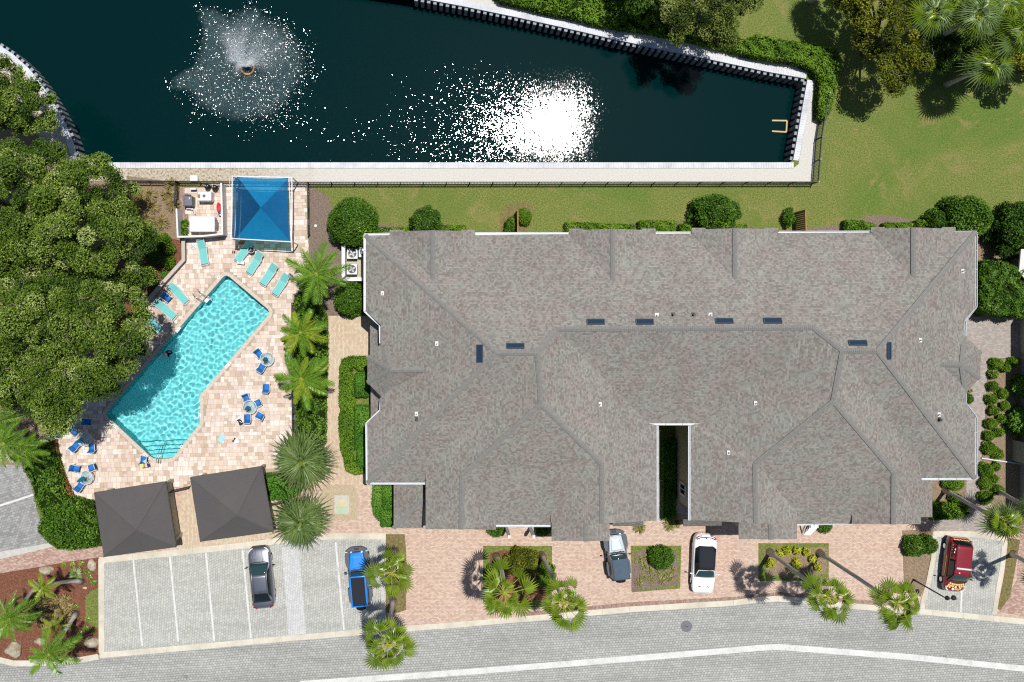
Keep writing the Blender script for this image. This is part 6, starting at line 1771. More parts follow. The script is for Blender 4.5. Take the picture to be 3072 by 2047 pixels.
# manhole, valve box, caps, lamp, irrigation lids
t = thing_at('manhole_cover', 2059, 1879, 0, 'round dark grey manhole cover in the road', 'manhole cover')
M['iron'] = m_noise('cast_iron', G(112, 112, 118), G(136, 136, 142), 12, .6, bump=.6, bscale=50)
mb = MB(); mb.lathe((0, 0, .012), [(.46, 0), (.46, .012), (.44, .016)], 36); mb.build('cover', M['iron'], t)
mb = MB(); mb.box((.02, .0, .031), (.28, .05, .006), rz=rad(-22)); mb.build('pick_slot', M['black_plastic'], t)
t = thing_at('valve_box', 1026, 1514, .1, 'large concrete utility vault with a greenish lid in pebbles', 'utility box')
mb = MB(); mb.box((0, 0, .06), (1.2, 1.5, .12)); mb.build('collar', M['concrete_grey'], t)
M['lid_green'] = plain('green_lid', G(186, 208, 178), .6); M['lid_tan'] = plain('tan_lid', G(216, 208, 172), .7)
mb = MB(); mb.box((0, -.44, .14), (.88, .5, .05)); mb.build('lid', M['lid_green'], t)
mb = MB(); mb.box((0, .14, .14), (.88, .62, .05)); mb.build('lid', M['lid_tan'], t)
for i, (x, y, r) in enumerate(((3006, 622, .12), (3023, 628, .13), (3034, 632, .12), (3046, 635, .12))):
    t = thing_at('sprinkler_lid', x, y, 0, 'pale green round lid in the lawn, %s in the row' % ['first from left', 'second from left', 'third from left', 'last at right'][i], 'lid', group='round lids in the east lawn')
    mb = MB(); mb.lathe((0, 0, .01), [(r, 0), (r, .05), (r * .8, .07)], 16); mb.build('cover', M['lid_green'], t)
t = thing_at('sprinkler_lid', 947, 678, 0, 'single white round lid beside the deck fence', 'lid'); mb = MB(); mb.lathe((0, 0, .01), [(.12, 0), (.12, .06), (.08, .09)], 14); mb.build('cover', M['white_plastic'], t)
t = thing_at('street_lamp', 2740, 1739, 0, 'black lamp post by the small east parking bay', 'street lamp')
top = P(2826, 1788, 4.2) - Vector(t.location)
mb = MB(); mb.tube([(0, 0, 0), (0, 0, .5), (0, 0, 4.1)], [.09, .06, .05], 10); mb.build('post', M['black_metal'], t, smooth=True)
mb = MB(); mb.tube([(-.05, 0, 4.05), (.3, -.05, 4.25), (.62, -.1, 4.2), (.95, -.12, 4.25)], .035, 8)
mb.tube([(0, 0, 4.0), (.15, -.1, 4.3)], .03, 6); mb.build('arm', M['black_metal'], t)
mb = MB(); mb.lathe((.8, -.1, 4.0), [(.20, 0), (.16, .12), (.05, .2)], 14); mb.lathe((.2, -.05, 4.2), [(.18, 0), (.14, .12), (.05, .2)], 14); mb.build('lamp_hood', M['black_metal'], t)
t = thing_at('address_post', 1760, 1660, 0, '', 'x') if False else None

# boulders in the island
def boulder(px, py, rx, ry, h, label):
    c = P(px, py, h * .4); V, F = ico(); 
    bm_ = __import__('bmesh').new(); __import__('bmesh').ops.create_icosphere(bm_, subdivisions=3, radius=1.0)
    sd = rnd.random() * 50
    from mathutils import noise as mn
    for v in bm_.verts:
        n1 = mn.noise(v.co * 1.3 + Vector((sd, 0, 0))) * .35 + mn.noise(v.co * 3.1 + Vector((0, sd, 0))) * .12
        v.co = v.co * (1 + n1); v.co.x *= rx / SC; v.co.y *= ry / SC; v.co.z = max(-.05, v.co.z * h)
    m = bpy.data.meshes.new('boulder'); bm_.to_mesh(m); bm_.free(); m.materials.append(M['stone']); m.shade_smooth()
    o = obj('boulder', m, None, (c.x, c.y, 0)); tag(o, label, 'boulder', 'pale boulders in the mulch island')
M['stone'] = m_noise('coquina', G(178, 166, 142), G(226, 218, 200), 5, .95, bump=.7, bscale=9, bdist=.08, c3=G(158, 140, 110), big=1.2)
boulder(274, 1697, 13, 17, .25, 'flat grey boulder at the top corner of the island')
boulder(138, 1712, 21, 13, .4, 'tan boulder partly under the curly palm')
boulder(38, 1952, 26, 22, .55, 'largest cream boulder at the kerb curve')
boulder(122, 1926, 20, 12, .4, 'white boulder behind the overhanging palm')
boulder(272, 1930, 21, 19, .4, 'round brown boulder at the kerb corner of the island')
boulder(254, 1765, 7, 4, .12, 'very small stone left of the turf patch')
# ------------------------------------------------------------------ shade canopy
def fabric(name, c, tr=.18):
    m = new_mat(name, .75, c, .15); n = N(m)
    v = n.coord(); n.l(n.ramp(n.noise(v, 2.5, 3), [(.3, tuple(x * .94 for x in c[:3]) + (1,)), (.7, tuple(min(1, x * 1.06) for x in c[:3]) + (1,))]), n.b.inputs['Base Color'])
    t = n.n('BsdfTransparent'); t.inputs[0].default_value = (.35, .85, .75, 1); x = n.n('MixShader'); x.inputs[0].default_value = tr
    n.l(n.b.outputs[0], x.inputs[1]); n.l(t.outputs[0], x.inputs[2]); n.l(x.outputs[0], m.node_tree.nodes['Material Output'].inputs['Surface'])
    return m
M['can_a'] = fabric('canopy_lit_blue', G(0, 126, 184)); M['can_b'] = fabric('canopy_side', G(0, 96, 156)); M['can_c'] = fabric('canopy_shaded_blue', G(0, 72, 126))  # blues paint in weave direction and how each side faces the sun
M['pole'] = plain('white_pole', G(232, 236, 246), .4, .5)
cp = P(785, 626, 2.9); can = empty('shade_canopy', (cp.x, cp.y, 0), 0, 'blue pyramid shade canopy on white poles by the pool deck', 'canopy')
o0 = Vector((cp.x, cp.y, 0)); h0 = 2.9
cr = [P(712, 531, h0) - o0, P(865, 534, h0) - o0, P(869, 723, h0) - o0, P(703, 721, h0) - o0]; ap = P(782, 623, 3.9) - o0
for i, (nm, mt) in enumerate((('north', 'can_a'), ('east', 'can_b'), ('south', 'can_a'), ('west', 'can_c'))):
    a, b = cr[i], cr[(i + 1) % 4]; V = []; F = []; k = 10
    for r_ in range(k + 1):
        for s_ in range(k + 1):
            e = a.lerp(b, s_ / k); p = e.lerp(ap, r_ / k); sag = -.10 * math.sin(PI * r_ / k) 
            edge = .10 * math.sin(PI * s_ / k) * (1 - r_ / k)
            V.append(p + Vector((0, 0, sag)) + (ap - (a + b) / 2).normalized() * edge)
    for r_ in range(k):
        for s_ in range(k): F.append((r_ * (k + 1) + s_, r_ * (k + 1) + s_ + 1, (r_ + 1) * (k + 1) + s_ + 1, (r_ + 1) * (k + 1) + s_))
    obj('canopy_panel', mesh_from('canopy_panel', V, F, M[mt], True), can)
# hanging side flap on the west
wv = [P(703, 721, h0) - o0, P(712, 531, h0) - o0, P(701, 540, h0 - .35) - o0, P(696, 710, h0 - .35) - o0]
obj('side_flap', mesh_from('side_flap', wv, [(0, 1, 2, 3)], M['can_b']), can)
pt = [P(697, 529, 3.0) - o0, P(876, 533, 3.0) - o0, P(875, 726, 3.0) - o0, P(694, 716, 3.0) - o0]
for i in range(4):
    mb = MB(); q = pt[i]; mb.tube([(q.x, q.y, 0), (q.x, q.y, 3.05)], .05, 10); mb.build('post', M['pole'], can)
for a, b in ((0, 3), (1, 2), (3, 2), (0, 1)):
    mb = MB(); mb.bar(pt[a], pt[b], .07, .07); mb.build('beam', M['pole'], can)
mb = MB(); mb.bar(P(867, 538, 3.0) - o0, P(874, 712, 3.0) - o0, .045, .045); mb.build('cable', M['pole'], can)
mb = MB(); mb.bar(P(689, 530, 2.4) - o0, P(692, 716, 2.4) - o0, .03, .03); mb.build('cable', M['pole'], can)
for i in range(4):
    mb = MB(); mb.bar(cr[i], pt[i], .03, .03); mb.build('turnbuckle', M['steel'], can)
    q = pt[i]; w_ = cr[(i + 2) % 4] - q
    for s_ in (0, 1):
        n2 = pt[(i + (1 if s_ else 3)) % 4] - q; n2 = n2.normalized() * .45
        mb = MB(); mb.bar((q.x, q.y, 2.5), (q.x + n2.x, q.y + n2.y, 3.0), .035, .035); mb.build('brace', M['pole'], can)

# ------------------------------------------------------------------ loungers
M['alu'] = plain('white_frame', G(240, 242, 244), .35, .5)
M['aqua'] = plain('aqua_sling', G(134, 222, 218), .7, .2)
M['aqua_dark'] = plain('teal_sling', G(30, 150, 160), .7, .2)
M['blue_sling'] = plain('blue_sling', G(50, 128, 208), .7, .2)
M['rubber'] = plain('rubber', G(28, 28, 30), .8, .2)
def lounger_proto():
    r = empty('sun_lounger')
    L, W = 1.95, .62
    for s in (-1, 1):
        mb = MB(); mb.tube([(s * W / 2, -L / 2, .34), (s * W / 2, L * .14, .36)], .022, 8); mb.build('side_rail', M['alu'], r)
        mb = MB(); mb.tube([(s * W / 2, L * .14, .36), (s * (W / 2 - .02), L / 2 - .06, .72)], .022, 8); mb.build('back_rail', M['alu'], r)
        mb = MB(); mb.tube([(s * (W / 2 + .05), -.05, .36), (s * (W / 2 + .05), 0, .52), (s * (W / 2 + .05), .42, .52), (s * (W / 2 + .03), .5, .42)], .02, 8); mb.build('armrest', M['alu'], r) if s > 0 else None
        for y in (-L / 2 + .12, L * .2):
            mb = MB(); mb.tube([(s * W / 2, y, .34), (s * (W / 2 + .02), y, 0)], .02, 7); mb.build('leg', M['alu'], r)
    mb = MB(); mb.tube([(-W / 2, -L / 2, .34), (-W / 2 + .05, -L / 2 - .05, .34), (W / 2 - .05, -L / 2 - .05, .34), (W / 2, -L / 2, .34)], .022, 8); mb.build('foot_bar', M['alu'], r)
    mb = MB(); mb.tube([(-W / 2 + .02, L / 2 - .06, .72), (-W / 2 + .07, L / 2, .75), (W / 2 - .07, L / 2, .75), (W / 2 - .02, L / 2 - .06, .72)], .022, 8); mb.build('head_bar', M['alu'], r)
    n1 = 17
    y = -L / 2 + .03; sm_ = MB(); sm_.box((0, 0, 0), (W - .05, .066, .012)); me = mesh_from('strap', sm_.v, sm_.f, M['aqua'])
    while y < L * .13:
        obj('strap', me, r, (0, y + .033, .36 - .02 * math.sin(PI * (y + L / 2) / (L * .64)))); y += .0735
    bl = Vector((0, L / 2 - .06 - L * .14, .36)); ang = math.atan2(.36, bl.y); k = 8; Ls = math.hypot(.36, bl.y)
    for i in range(int(Ls / .0735)):
        d = .04 + i * .0735; obj('strap', me, r, (0, L * .14 + d * math.cos(ang), .36 + d * math.sin(ang) + .01), (ang, 0, 0))
    return r
LP = lounger_proto(); first = [True]
def place2(root_proto, used, front, rear, h, label, cat, group, extra=None):
    """front/rear survey points of the +Y and -Y ends"""
    o = root_proto if not used[0] is False and used[0] else copy_tree(root_proto)
    if used[0]: used[0] = False
    a, b = P(*front, h), P(*rear, h); c = (a + b) / 2; d = a - b
    o.location = (c.x, c.y, 0.044); o.rotation_euler = (0, 0, math.atan2(d.y, d.x) - PI / 2)
    tag(o, label, cat, group)
    return o
LG = 'turquoise strap loungers around the pool'
for head, foot, lab in (((603, 718), (614, 795), 'straight turquoise lounger just below the equipment yard wall'),
                        ((752, 728), (712, 781), 'turquoise lounger half under the blue canopy shade'),
                        ((782, 761), (748, 816), 'turquoise lounger beside the one under the canopy'),
                        ((827, 795), (788, 851), 'turquoise lounger second from the feather palm'),
                        ((861, 826), (826, 880), 'turquoise lounger with a palm frond over its head'),
                        ((512, 855), (556, 905), 'turquoise lounger nearest the pool ladder'),
                        ((471, 907), (520, 950), 'turquoise lounger below the low blue chair, partly shaded'),
                        ((433, 946), (480, 990), 'darkly shaded turquoise lounger under the oak edge')):
    place2(LP, first, head, foot, .45, lab, 'sun lounger', LG)

# ------------------------------------------------------------------ blue chairs and glass tables
def chair_proto():
    r = empty('patio_chair'); W = .56
    for s in (-1, 1):
        mb = MB(); mb.tube([(s * W / 2, .28, 0), (s * W / 2, .26, .56), (s * W / 2, .20, .62), (s * W / 2, -.22, .62), (s * W / 2, -.30, .55)], .02, 8); mb.build('armrest', M['alu'], r)
        mb = MB(); mb.tube([(s * (W / 2 - .01), -.22, 0), (s * (W / 2 - .01), -.26, .4), (s * (W / 2 - .02), -.38, .88)], .02, 8); mb.build('rear_leg', M['alu'], r)
    mb = MB(); mb.tube([(-W / 2 + .02, -.38, .88), (-W / 2 + .07, -.40, .92), (W / 2 - .07, -.40, .92), (W / 2 - .02, -.38, .88)], .02, 8); mb.build('top_rail', M['alu'], r)
    mb = MB(); mb.tube([(-W / 2, .26, .42), (W / 2, .26, .42)], .018, 8); mb.build('front_rail', M['alu'], r)
    V = []; F = []; k = 8
    prof = [(.28, .43), (.15, .415), (0, .40), (-.12, .395), (-.2, .41), (-.24, .46), (-.29, .62), (-.34, .76), (-.38, .88)]
    for y, z in prof:
        V += [(-W / 2 + .03, y, z), (W / 2 - .03, y, z)]
    for i in range(4): F.append((2 * i, 2 * i + 1, 2 * i + 3, 2 * i + 2))
    obj('seat', mesh_from('seat', V[:10], F, M['blue_sling'], True), r).modifiers.new('t', 'SOLIDIFY').thickness = .012
    F = []
    for i in range(4): F.append((2 * i, 2 * i + 1, 2 * i + 3, 2 * i + 2))
    obj('backrest', mesh_from('backrest', V[8:], F, M['blue_sling'], True), r).modifiers.new('t', 'SOLIDIFY').thickness = .012
    return r
CH = chair_proto(); cu = [True]
CGp = 'blue sling chairs on the pool deck'
def chair(px, py, dx, dy, lab):
    """dx,dy: survey direction the sitter faces"""
    l = math.hypot(dx, dy); dx, dy = dx / l * 12, dy / l * 12
    place2(CH, cu, (px + dx, py + dy), (px - dx, py - dy), .45, lab, 'chair', CGp)
for a in ((264, 1266, 1, .05, 'blue chair at the oak shade, alone above the left tables'),
          (170, 1305, 1, -.1, 'blue chair at the far left against the deck fence'),
          (222, 1294, .7, .7, 'dark shaded blue chair tucked behind the upper left table'),
          (227, 1338, .6, -.7, 'blue chair below the upper left table'),
          (276, 1342, -.05, -1, 'blue chair right of the upper left table'),
          (228, 1406, 1, .25, 'blue chair upper left of the lower left table'),
          (276, 1403, -1, .35, 'blue chair upper right of the lower left table'),
          (241, 1458, .55, -.8, 'blue chair tucked under the lower left table'),
          (501, 893, 1, .9, 'low dark blue chair between two loungers by garden wall'),
          (740, 1196, .4, 1, 'blue chair at the top of the middle table'),
          (773, 1210, -1, .45, 'blue chair on the right side of the middle table'),
          (779, 1247, -.9, -.5, 'blue chair at lower right of the middle table'),
          (743, 1254, -.05, -1, 'blue chair at the bottom of the middle table'),
          (778, 1062, .6, .8, 'blue chair above the table by the palm fronds'),
          (786, 1102, .5, -.85, 'blue chair below the table by the palm fronds'),
          (799, 1163, .05, -1, 'single blue chair between the two right tables'),
          (431, 1380, .1, -1, 'blue chair with towels by the pool steps')):
    chair(*a)
M['table_glass'] = new_mat('clear_glass', .05, (.75, .82, .84, 1), .5); b_ = N(M['table_glass'])
tr = b_.n('BsdfTransparent'); tr.inputs[0].default_value = (.86, .93, .94, 1); mx = b_.n('MixShader'); mx.inputs[0].default_value = .88
b_.l(b_.b.outputs[0], mx.inputs[1]); b_.l(tr.outputs[0], mx.inputs[2]); b_.l(mx.outputs[0], M['table_glass'].node_tree.nodes['Material Output'].inputs['Surface'])
M['umbrella'] = plain('umbrella_cloth', G(60, 170, 214), .8, .2)
def table_proto():
    r = empty('glass_table'); R_ = .54
    mb = MB(); mb.torus((0, 0, .72), R_, .026, 40, 8); mb.build('rim', M['alu'], r, smooth=True)
    mb = MB(); mb.lathe((0, 0, .715), [(R_, 0), (R_, .010)], 40); mb.build('tabletop', M['table_glass'], r)
    for k in range(4):
        a = PI / 4 + k * PI / 2
        mb = MB(); mb.tube([(math.cos(a) * R_, math.sin(a) * R_, .70), (math.cos(a) * .1, math.sin(a) * .1, .66)], .016, 6); mb.build('spoke', M['alu'], r)
        mb = MB(); mb.tube([(math.cos(a) * R_ * .85, math.sin(a) * R_ * .85, .70), (math.cos(a) * R_ * .95, math.sin(a) * R_ * .95, 0)], .02, 6); mb.build('leg', M['alu'], r)
    return r
TP = table_proto(); tu = [True]
def umbrella(c, lab):
    r = empty('patio_umbrella', (c.x, c.y, .04), rnd.random() * 3, lab, 'umbrella', 'closed blue umbrellas standing through the tables')
    mb = MB(); mb.tube([(0, 0, 0), (0, 0, 2.35)], .02, 8); mb.build('pole', M['alu'], r)
    mb = MB(); n = 16; V = []; F = []; zs = [(1.05, .13), (1.2, .17), (1.5, .14), (1.9, .09), (2.25, .045), (2.3, .01)]
    for z, rr_ in zs:
        for i in range(n): a = 2 * PI * i / n; q = rr_ * (1.25 if i % 2 else .7); V.append((q * math.cos(a), q * math.sin(a), z))
    for j in range(len(zs) - 1):
        for i in range(n): F.append((j * n + i, j * n + (i + 1) % n, (j + 1) * n + (i + 1) % n, (j + 1) * n + i))
    obj('canopy', mesh_from('canopy', V, F, M['umbrella']), r)
    mb = MB(); mb.lathe((0, 0, 2.3), [(.03, 0), (.02, .06)], 8); mb.build('finial', M['black_plastic'], r)
    mb = MB(); mb.lathe((0, 0, 0), [(.24, 0), (.22, .06), (.05, .1), (.03, .3)], 18); mb.build('base', M['alu'], r)
for x, y, lab in ((253, 1318, 'upper left glass table in the oak shade'), (257, 1433, 'lower left glass table near the pavilion'), (749, 1222, 'middle glass table ringed by four chairs'), (801, 1077, 'glass table under the palm fronds at right')):
    o = place2(TP, tu, (x, y - 5), (x, y + 5), .72, 'round ' + lab, 'table', 'round glass tables on the pool deck')
    umbrella(P(x, y, .72), 'closed blue umbrella through the ' + lab.split(' glass')[0] + ' table' if 'under' not in lab else 'closed blue umbrella through the table under palm fronds')
# things on and beside the deck furniture
def cloth(name, px, py, h, w, l, rz, mat, lab, cat, amp=.03, mats=None, stripes=None):
    V = []; F = []; k = 9
    for i in range(k + 1):
        for j in range(k + 1):
            x, y = (i / k - .5) * w, (j / k - .5) * l
            V.append((x * (1 + .12 * math.sin(j * 1.7)), y * (1 + .1 * math.sin(i * 2.1)), amp * (1 + math.sin(i * 1.3 + j * .9)) + .012))
    for i in range(k):
        for j in range(k): F.append((i * (k + 1) + j, (i + 1) * (k + 1) + j, (i + 1) * (k + 1) + j + 1, i * (k + 1) + j + 1))
    mats = mats or [mat]
    m = mesh_from(name, V, F, mats, True)
    if len(mats) > 1: m.polygons.foreach_set('material_index', [min(len(mats) - 1, (f // k) * len(mats) // k) for f in range(len(F))])
    c = P(px, py, h); o = obj(name, m, None, (c.x, c.y, h), (0, 0, rz)); o.modifiers.new('t', 'SOLIDIFY').thickness = .015
    tag(o, lab, cat); return o
M['orange'] = plain('orange_cloth', G(236, 120, 80), .8); M['lime'] = plain('lime_cloth', G(226, 236, 140), .8); M['purple'] = plain('purple_cloth', G(60, 30, 84), .8); M['pale_blue'] = plain('pale_blue_cloth', G(190, 226, 244), .8); M['white_cloth'] = plain('white_cloth', G(240, 240, 244), .8); M['black_cloth'] = plain('black_cloth', G(26, 24, 28), .8); M['aqua_cloth'] = plain('aqua_cloth', G(176, 232, 236), .8)
cloth('towel', 432, 1397, .95, .66, .30, .15, None, 'striped beach towel over the chair back by the steps', 'towel', mats=[M['lime'], M['lime'], M['orange'], M['pale_blue'], M['purple']])
cloth('towel', 436, 1386, .46, .28, .3, .5, M['pale_blue'], 'pale blue towel lying on the seat by the steps', 'towel')
cloth('black_scrap', 721, 1266, .06, .30, .5, .5, M['black_cloth'], 'black scrap made up as a cloth beside the middle table', 'cloth', amp=.06)  # unclear blended scrap, a cloth made up for it
cloth('towel', 718, 1262, .05, .45, .55, .7, M['white_cloth'], 'white scrap made up as a towel under the black one', 'towel')  # pale part of the same scrap, made up as a towel
cloth('towel', 664, 1316, .05, .42, .66, -.55, M['aqua_cloth'], 'pale aqua lounger fragment made up as a towel on open deck', 'towel', amp=.015)  # stray lounger fragment, built as a made-up towel
cloth('towel', 709, 1323, .05, .42, .40, .3, M['white_cloth'], 'small white scrap made up as a towel on the open deck', 'towel')  # another blended scrap, towel made up for its white part
cloth('sandal', 702, 1320, .07, .12, .34, -.6, M['black_cloth'], 'small black scrap made up as a cloth beside the white one', 'cloth')  # dark part of that scrap, made up as a cloth
t = thing_at('litter_bin', 753, 750, .7, 'round black bin with a white rim beside the canopy', 'bin')
mb = MB(); mb.lathe((0, 0, .04), [(.20, 0), (.27, .65), (.25, .68), (.22, .5), (.05, .48)], 22); mb.build('body', M['black_plastic'], t, smooth=True)
mb = MB(); mb.torus((0, 0, .71), .25, .02, 28, 6); mb.build('rim', M['alu'], t)
t = thing_at('umbrella_stand', 579, 740, .1, 'white round slotted umbrella stand near the yard wall', 'umbrella stand')
mb = MB(); mb.lathe((0, 0, .04), [(.25, 0), (.25, .06), (.08, .12), (.04, .3)], 26); mb.build('base', M['alu'], t)
for k in range(4):
    a = PI / 4 + k * PI / 2; mb = MB(); mb.box((.15 * math.cos(a), .15 * math.sin(a), .13), (.12, .05, .02), rz=a + PI / 2); mb.build('slot', M['grey_plastic'], t)
t = thing_at('side_table', 722, 787, .35, 'small white side table at the foot of a lounger', 'side table')
mb = MB(); mb.box((0, 0, .36), (.6, .3, .03), rz=-.15); o = mb.build('tabletop', M['alu'], t)
for dx, dy in ((-.26, -.1), (.26, -.16), (-.24, .16), (.26, .08)):
    mb = MB(); mb.tube([(dx, dy, .04), (dx, dy, .35)], .016, 6); mb.build('leg', M['alu'], t)
t = thing_at('sandals', 701, 757, .05, 'dark sandals at the corner of the canopy', 'sandals')
for dx in (-.07, .07):
    mb = MB(); mb.lathe((dx, 0, .04), [(.045, 0), (.05, .03)], 10, sy=2.4); mb.build('sandal', M['black_cloth'], t)
t = thing_at('planter', 731, 726, .3, 'terracotta planter under the edge of the canopy', 'planter')
M['terra'] = plain('terracotta', G(190, 100, 60), .8); mb = MB(); mb.box((0, 0, .2), (.8, .22, .3)); mb.build('trough', M['terra'], t)

# ------------------------------------------------------------------ swimmer
M['skin'] = plain('skin', G(222, 172, 142), .55, .3); M['navy'] = plain('navy_swim_shirt', G(28, 34, 92), .7, .2); M['hair'] = plain('hair', G(70, 52, 40), .7)
def skinned(name, joints, edges, mat, parent, loc=None, subd=2):
    m = bpy.data.meshes.new(name); m.from_pydata([j[0] for j in joints], edges, []); m.update(); m.materials.append(mat)
    o = obj(name, m, parent)
    o.modifiers.new('skin', 'SKIN')
    for i, (p, r_) in enumerate(joints): m.skin_vertices[0].data[i].radius = (r_, r_ * .85) if not isinstance(r_, tuple) else r_
    m.skin_vertices[0].data[0].use_root = True
    s = o.modifiers.new('sub', 'SUBSURF'); s.levels = subd; s.render_levels = subd
    m.shade_smooth(); return o
sw = P(500, 1063, -.13); person = empty('person', (sw.x, sw.y, -.13), rad(150), 'person in white sun hat and navy shirt standing in the pool', 'person')
# local: +Y is forward; water surface at z=0; standing with arms spread on the water
J = [((0, 0, -.75), (.15, .11)), ((0, 0, -.45), (.14, .10)), ((0, .0, -.12), (.17, .11)), ((0, .0, .10), (.15, .09)), ((0, .02, .22), .055), ((0, .04, .36), .095),
     ((.20, 0, .08), .058), ((.40, .12, .0), .045), ((.56, .30, -.02), .036), ((-.20, 0, .08), .058), ((-.38, .16, .0), .045), ((-.46, .38, -.02), .036),
     ((.10, .02, -.95), .085), ((.12, .06, -1.22), .06), ((-.10, .02, -.95), .085), ((-.12, .0, -1.22), .06)]
E__ = [(0, 1), (1, 2), (2, 3), (3, 4), (4, 5), (3, 6), (6, 7), (7, 8), (3, 9), (9, 10), (10, 11), (0, 12), (12, 13), (0, 14), (14, 15)]
skinned('body', J, E__, M['skin'], person)
Jt = [((0, 0, -.72), (.16, .12)), ((0, 0, -.45), (.155, .115)), ((0, .0, -.12), (.185, .125)), ((0, .0, .11), (.16, .105)), ((.20, 0, .085), .072), ((.32, .08, .04), .064), ((-.20, 0, .085), .072), ((-.31, .10, .04), .064)]
skinned('shirt', Jt, [(0, 1), (1, 2), (2, 3), (3, 4), (4, 5), (3, 6), (6, 7)], M['navy'], person)
for s, (hx, hy) in ((1, (.56, .30)), (-1, (-.46, .38))):
    for k in range(5):
        a = rad(60 + 60 * (s < 0)) + (k - 2) * .28; L = [.05, .075, .085, .075, .06][k]
        mb = MB(); mb.tube([(hx, hy, -.02), (hx + math.cos(a) * (.05 + L * .5), hy + math.sin(a) * (.05 + L * .5), -.01), (hx + math.cos(a) * (.05 + L), hy + math.sin(a) * (.05 + L), -.03)], [.014, .010, .007], 6); mb.build('finger', M['skin'], person, smooth=True)
mb = MB(); mb.lathe((0, .04, .40), [(.19, -.02), (.20, 0), (.115, .02), (.11, .09), (.07, .13), (.02, .14)], 24); mb.build('sun_hat', M['white_cloth'], person, smooth=True)
mb = MB(); mb.lathe((0, .03, .33), [(.09, -.06), (.105, 0), (.105, .06)], 16); mb.build('hair', M['hair'], person, smooth=True)
for s in (-1, 1):
    mb = MB(); mb.lathe((s * .035, .125, .36), [(.012, 0), (.014, .008), (.008, .014)], 8); mb.build('eye', M['black_plastic'], person)
mb = MB(); mb.box((0, .135, .34), (.025, .03, .04), taper=.6); mb.build('nose', M['skin'], person)
t = thing_at('pool_float', 507, 1058, -.1, 'dark purple and white swim float behind the swimmer', 'float'); t.location.z = -.12
mb = MB(); mb.lathe((0, 0, 0), [(.20, 0), (.24, .05), (.18, .1)], 18, sx=1.3, sy=.75); mb.build('body', M['purple'], t, smooth=True)
mb = MB(); mb.lathe((.06, .03, .085), [(.12, 0), (.11, .03)], 14, sx=1.3, sy=.5); mb.build('pillow', M['white_cloth'], t, smooth=True)

# ------------------------------------------------------------------ vehicles
def paint(name, c, rough=.25, metal=0.0, coat=.8):
    m = new_mat(name, rough, c, .5, metal); m.node_tree.nodes['Principled BSDF'].inputs['Coat Weight'].default_value = coat
    m.node_tree.nodes['Principled BSDF'].inputs['Coat Roughness'].default_value = .06; return m
M['car_silver'] = paint('silver_paint', (.22, .23, .27, 1), .32, .75); M['car_white'] = paint('white_paint', (.80, .81, .84, 1), .3); M['car_blue'] = paint('blue_paint', (.0, .20, .72, 1), .3)
M['car_red'] = paint('red_paint', G(146, 28, 44), .35); M['car_grey'] = paint('grey_paint', (.34, .39, .43, 1), .35, .2)
M['glass'] = new_mat('windscreen', .04, (.02, .05, .055, 1), .8); M['tint'] = new_mat('tinted_glass', .06, (.008, .012, .014, 1), .7)
M['soft_top'] = new_mat('soft_top', .85, (.018, .021, .028, 1), .2); M['soft_top_blue'] = m_noise('faded_soft_top', (.055, .085, .12, 1), (.075, .11, .15, 1), 6, .8)
M['trim_black'] = new_mat('black_trim', .55, (.03, .03, .034, 1), .4); M['fender_grey'] = new_mat('fender_plastic', .5, (.075, .085, .10, 1), .4)
M['chrome'] = new_mat('chrome', .12, (.7, .7, .72, 1), .5, 1.0); M['lens'] = new_mat('headlamp_lens', .1, (.65, .68, .72, 1), .7); M['tail'] = new_mat('tail_lamp', .2, (.35, .01, .015, 1), .5)
M['yellow'] = plain('yellow_decal', G(250, 222, 130), .5); M['gold'] = plain('gold_decal', G(196, 150, 40), .5); M['decal_white'] = plain('white_decal', G(250, 244, 236), .5); M['seat_leather'] = plain('seat_leather', G(120, 150, 160), .6)

def loft(stations, prof, mat, name, parent, sub=2, cap=True):
    """stations: (y, halfwidth, zbottom, ztop); prof: list of (fx, fz) from sill up to the centre line"""
    V = []; F = []; n = 0
    for y, w, z0, z1 in stations:
        half = [(fx * w, z0 + fz * (z1 - z0)) for fx, fz in prof]
        ring = [(-x, z) for x, z in half] + [(x, z) for x, z in half[::-1][1:]]
        n = len(ring)
        V += [(x, y, z) for x, z in ring]
    for i in range(len(stations) - 1):
        for j in range(n - 1): F.append((i * n + j, i * n + j + 1, (i + 1) * n + j + 1, (i + 1) * n + j))
    if cap:
        F.append(tuple(range(n))); F.append(tuple((len(stations) - 1) * n + j for j in range(n))[::-1])
    o = obj(name, mesh_from(name, V, F, mat, True), parent)
    if sub: s = o.modifiers.new('sub', 'SUBSURF'); s.levels = sub; s.render_levels = sub
    return o
def patch(name, a, b, c, d, bulge, mat, parent, nu=8, nv=6):
    a, b, c, d = map(Vector, (a, b, c, d)); bulge = Vector(bulge); V = []; F = []
    for i in range(nu + 1):
        for j in range(nv + 1):
            u, v = i / nu, j / nv
            p = a.lerp(b, u).lerp(d.lerp(c, u), v)
            V.append(p + bulge * (4 * u * (1 - u)) * .5 + bulge * (4 * v * (1 - v)) * .5)
    for i in range(nu):
        for j in range(nv): F.append((i * (nv + 1) + j, (i + 1) * (nv + 1) + j, (i + 1) * (nv + 1) + j + 1, i * (nv + 1) + j + 1))
    o = obj(name, mesh_from(name, V, F, mat, True), parent); o.modifiers.new('t', 'SOLIDIFY').thickness = .015; return o
